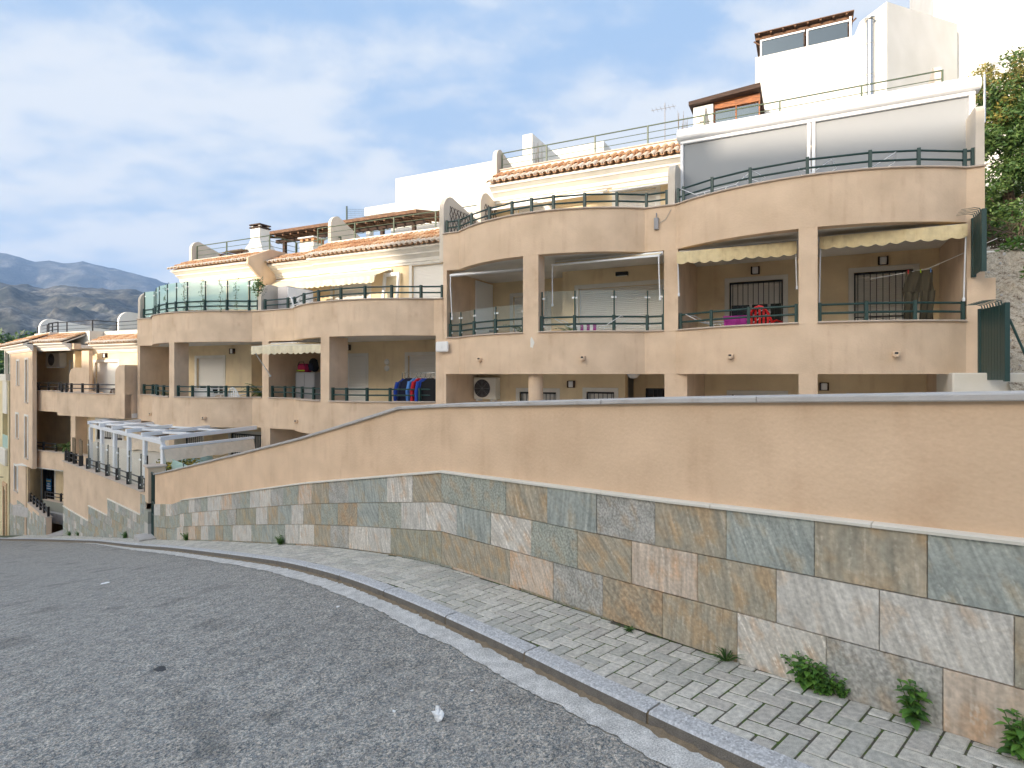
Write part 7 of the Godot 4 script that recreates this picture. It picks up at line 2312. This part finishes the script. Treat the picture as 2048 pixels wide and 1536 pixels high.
func weed(s: float, n: float, h: float, kind: int, label: String) -> void:
	var o := thing("weed", label, "weed", Transform3D(Basis(Vector3.UP, rnd(0, 6)), sp(s, n, gh(s) + 0.0)), "weeds at the foot of the wall")
	var mb := MB.new()
	if kind == 1:   # tuft of blades
		for k in 40:
			mb.col = GREENS[k % 3]
			var d := Vector3(rng.randfn(), 1.2, rng.randfn()).normalized()
			var sd := d.cross(Vector3(rng.randfn(), 0.1, rng.randfn())).normalized() * 0.004
			var t := d * h * rnd(0.6, 1.1) + Vector3(d.x, -0.3, d.z) * h * 0.5
			mb.quad(-sd, sd, d * h * 0.55 + sd, d * h * 0.55 - sd)
			mb.tri(d * h * 0.55 - sd, d * h * 0.55 + sd, t)
		part("blades", mb, M.leaf, o)
		return
	var st := MB.new()
	var stems := 16 if kind == 0 else 7
	for k in stems:
		var a := TAU * k / stems + rnd(-0.4, 0.4)
		var lean := rnd(0.1, 0.7) if kind == 0 else rnd(0.05, 0.3)
		var tip := Vector3(cos(a) * h * lean, h * rnd(0.6, 1.0), sin(a) * h * lean)
		st.col = Color(0.1, 0.16, 0.04)
		st.tube([Vector3.ZERO, tip * 0.5 + Vector3(0, h * 0.08, 0), tip], 0.004, 4, 0.002)
		var nl := 16 if kind == 0 else 13
		for j in nl:
			var t := float(j + 2) / (nl + 1)
			var p := tip * t
			var ang := j * 2.4 + a
			var ax := Vector3(cos(ang), rnd(-0.15, 0.5), sin(ang)).normalized()
			var sd := ax.cross(Vector3.UP).normalized()
			var l := h * (0.22 if kind == 0 else 0.34) * rnd(0.7, 1.2) * (1.15 - t * 0.5)
			mb.col = [Color(0.10, 0.23, 0.04), Color(0.14, 0.29, 0.05), Color(0.07, 0.16, 0.04)][(j + k) % 3]
			blade(mb, p, ax, sd, l, l * (0.40 if kind == 0 else 0.27))
	part("stems", st, M.leaf, o)
	part("leaves", mb, M.leaf, o)

func make_small() -> void:
	weed(-3.68, 0.30, 0.20, 0, "large leafy weed spreading at the foot of the cream slab")
	weed(-3.78, 0.33, 0.16, 0, "leafy weed touching the largest one on its right")
	weed(-3.86, 0.31, 0.08, 0, "tiny weed between the two leafy clumps")
	weed(-4.18, 0.36, 0.19, 2, "upright nettle-like weed with pointed leaves by the rough grey slab")
	weed(-4.56, 0.40, 0.2, 2, "pointed-leaf weed in the bottom corner beside the last slab")
	weed(-3.22, 0.27, 0.12, 1, "tuft of grass at the wall left of the leafy weeds")
	weed(-2.5, 0.24, 0.05, 1, "small grass tuft in a paver joint near the rust slab")
	weed(4.45, -0.06, 0.15, 0, "single green weed at the wall in the middle of the slope")
	weed(9.9, -0.04, 0.2, 0, "dry weed at the wall near the gate end")
	weed(20.4, 0.78, 0.18, 0, "low weed under the stepped slate of the terrace")
	weed(21.5, 0.92, 0.2, 0, "low weed at the left end of the terrace wall")
	weed(15.2, 0.26, 0.2, 0, "low weed at the terrace wall near the pillar")
	# crumpled paper and other litter
	var road_y := func(s, n): return gh(s) - KERB_UP - 0.012 * minf(n - kerb_n(s) + 0.03, 3.0)
	var litter := func(s, n, r, flat, m, called, label, cat):
		var mb := MB.new()
		var pts := []
		for i in 7:
			var row := []
			for j in 10:
				var th := PI * i / 6.0; var ph := TAU * j / 10.0
				var k: float = r * rnd(0.45, 1.25)
				row.append(Vector3(sin(th) * cos(ph) * k, maxf(cos(th) * k * flat, -r * flat * 0.5), sin(th) * sin(ph) * k * 0.75))
			pts.append(row)
		for i in 6:
			for j in 10:
				var jj := (j + 1) % 10
				mb.quad(pts[i][j], pts[i + 1][j], pts[i + 1][jj], pts[i][jj])
		tag(part(called, mb, m, self, Transform3D(Basis(Vector3.UP, rnd(0, 6)), sp(s, n, road_y.call(s, n) + r * flat * 0.5 + 0.002))), label, cat)
	litter.call(-2.3, 1.69, 0.05, 0.75, M.white_plastic, "crumpled_paper", "crumpled white paper lying on the asphalt", "paper")
	litter.call(-2.05, 1.82, 0.014, 0.3, M.white_plastic, "paper_scrap", "tiny white scrap near the crumpled paper", "paper")
	litter.call(-2.2, 1.38, 0.012, 0.3, M.white_plastic, "paper_scrap", "tiny white scrap between the crumpled paper and the gutter", "paper")
	litter.call(-2.74, 0.86, 0.03, 0.35, M.wood_brown, "dead_leaf", "crumpled brown leaf on the pavers beside the kerb", "leaf")
	litter.call(-3.15, 0.85, 0.018, 0.35, M.wood_dark, "dead_leaf", "small dark leaf on the pavers near the kerb", "leaf")
	litter.call(-0.3, 2.6, 0.05, 0.06, M.dark_plastic, "tar_patch", "small black tar spot on the asphalt", "tar spot")
	litter.call(4.9, 2.2, 0.06, 0.1, M.white_plastic, "paper_strip", "thin white strip of paper far out on the road", "paper")
	litter.call(-0.1, 1.2, 0.02, 0.2, M.white_plastic, "paper_scrap", "white scrap of plastic on the gutter edge", "paper")

func _ready() -> void:
	rng.seed = 20240611
	make_light()
	make_materials()
	make_street()
	make_street_wall()
	make_terrace_wall()
	make_right_building()
	make_middle_building()
	make_left_building()
	make_backdrop()
	make_things()
	make_small()
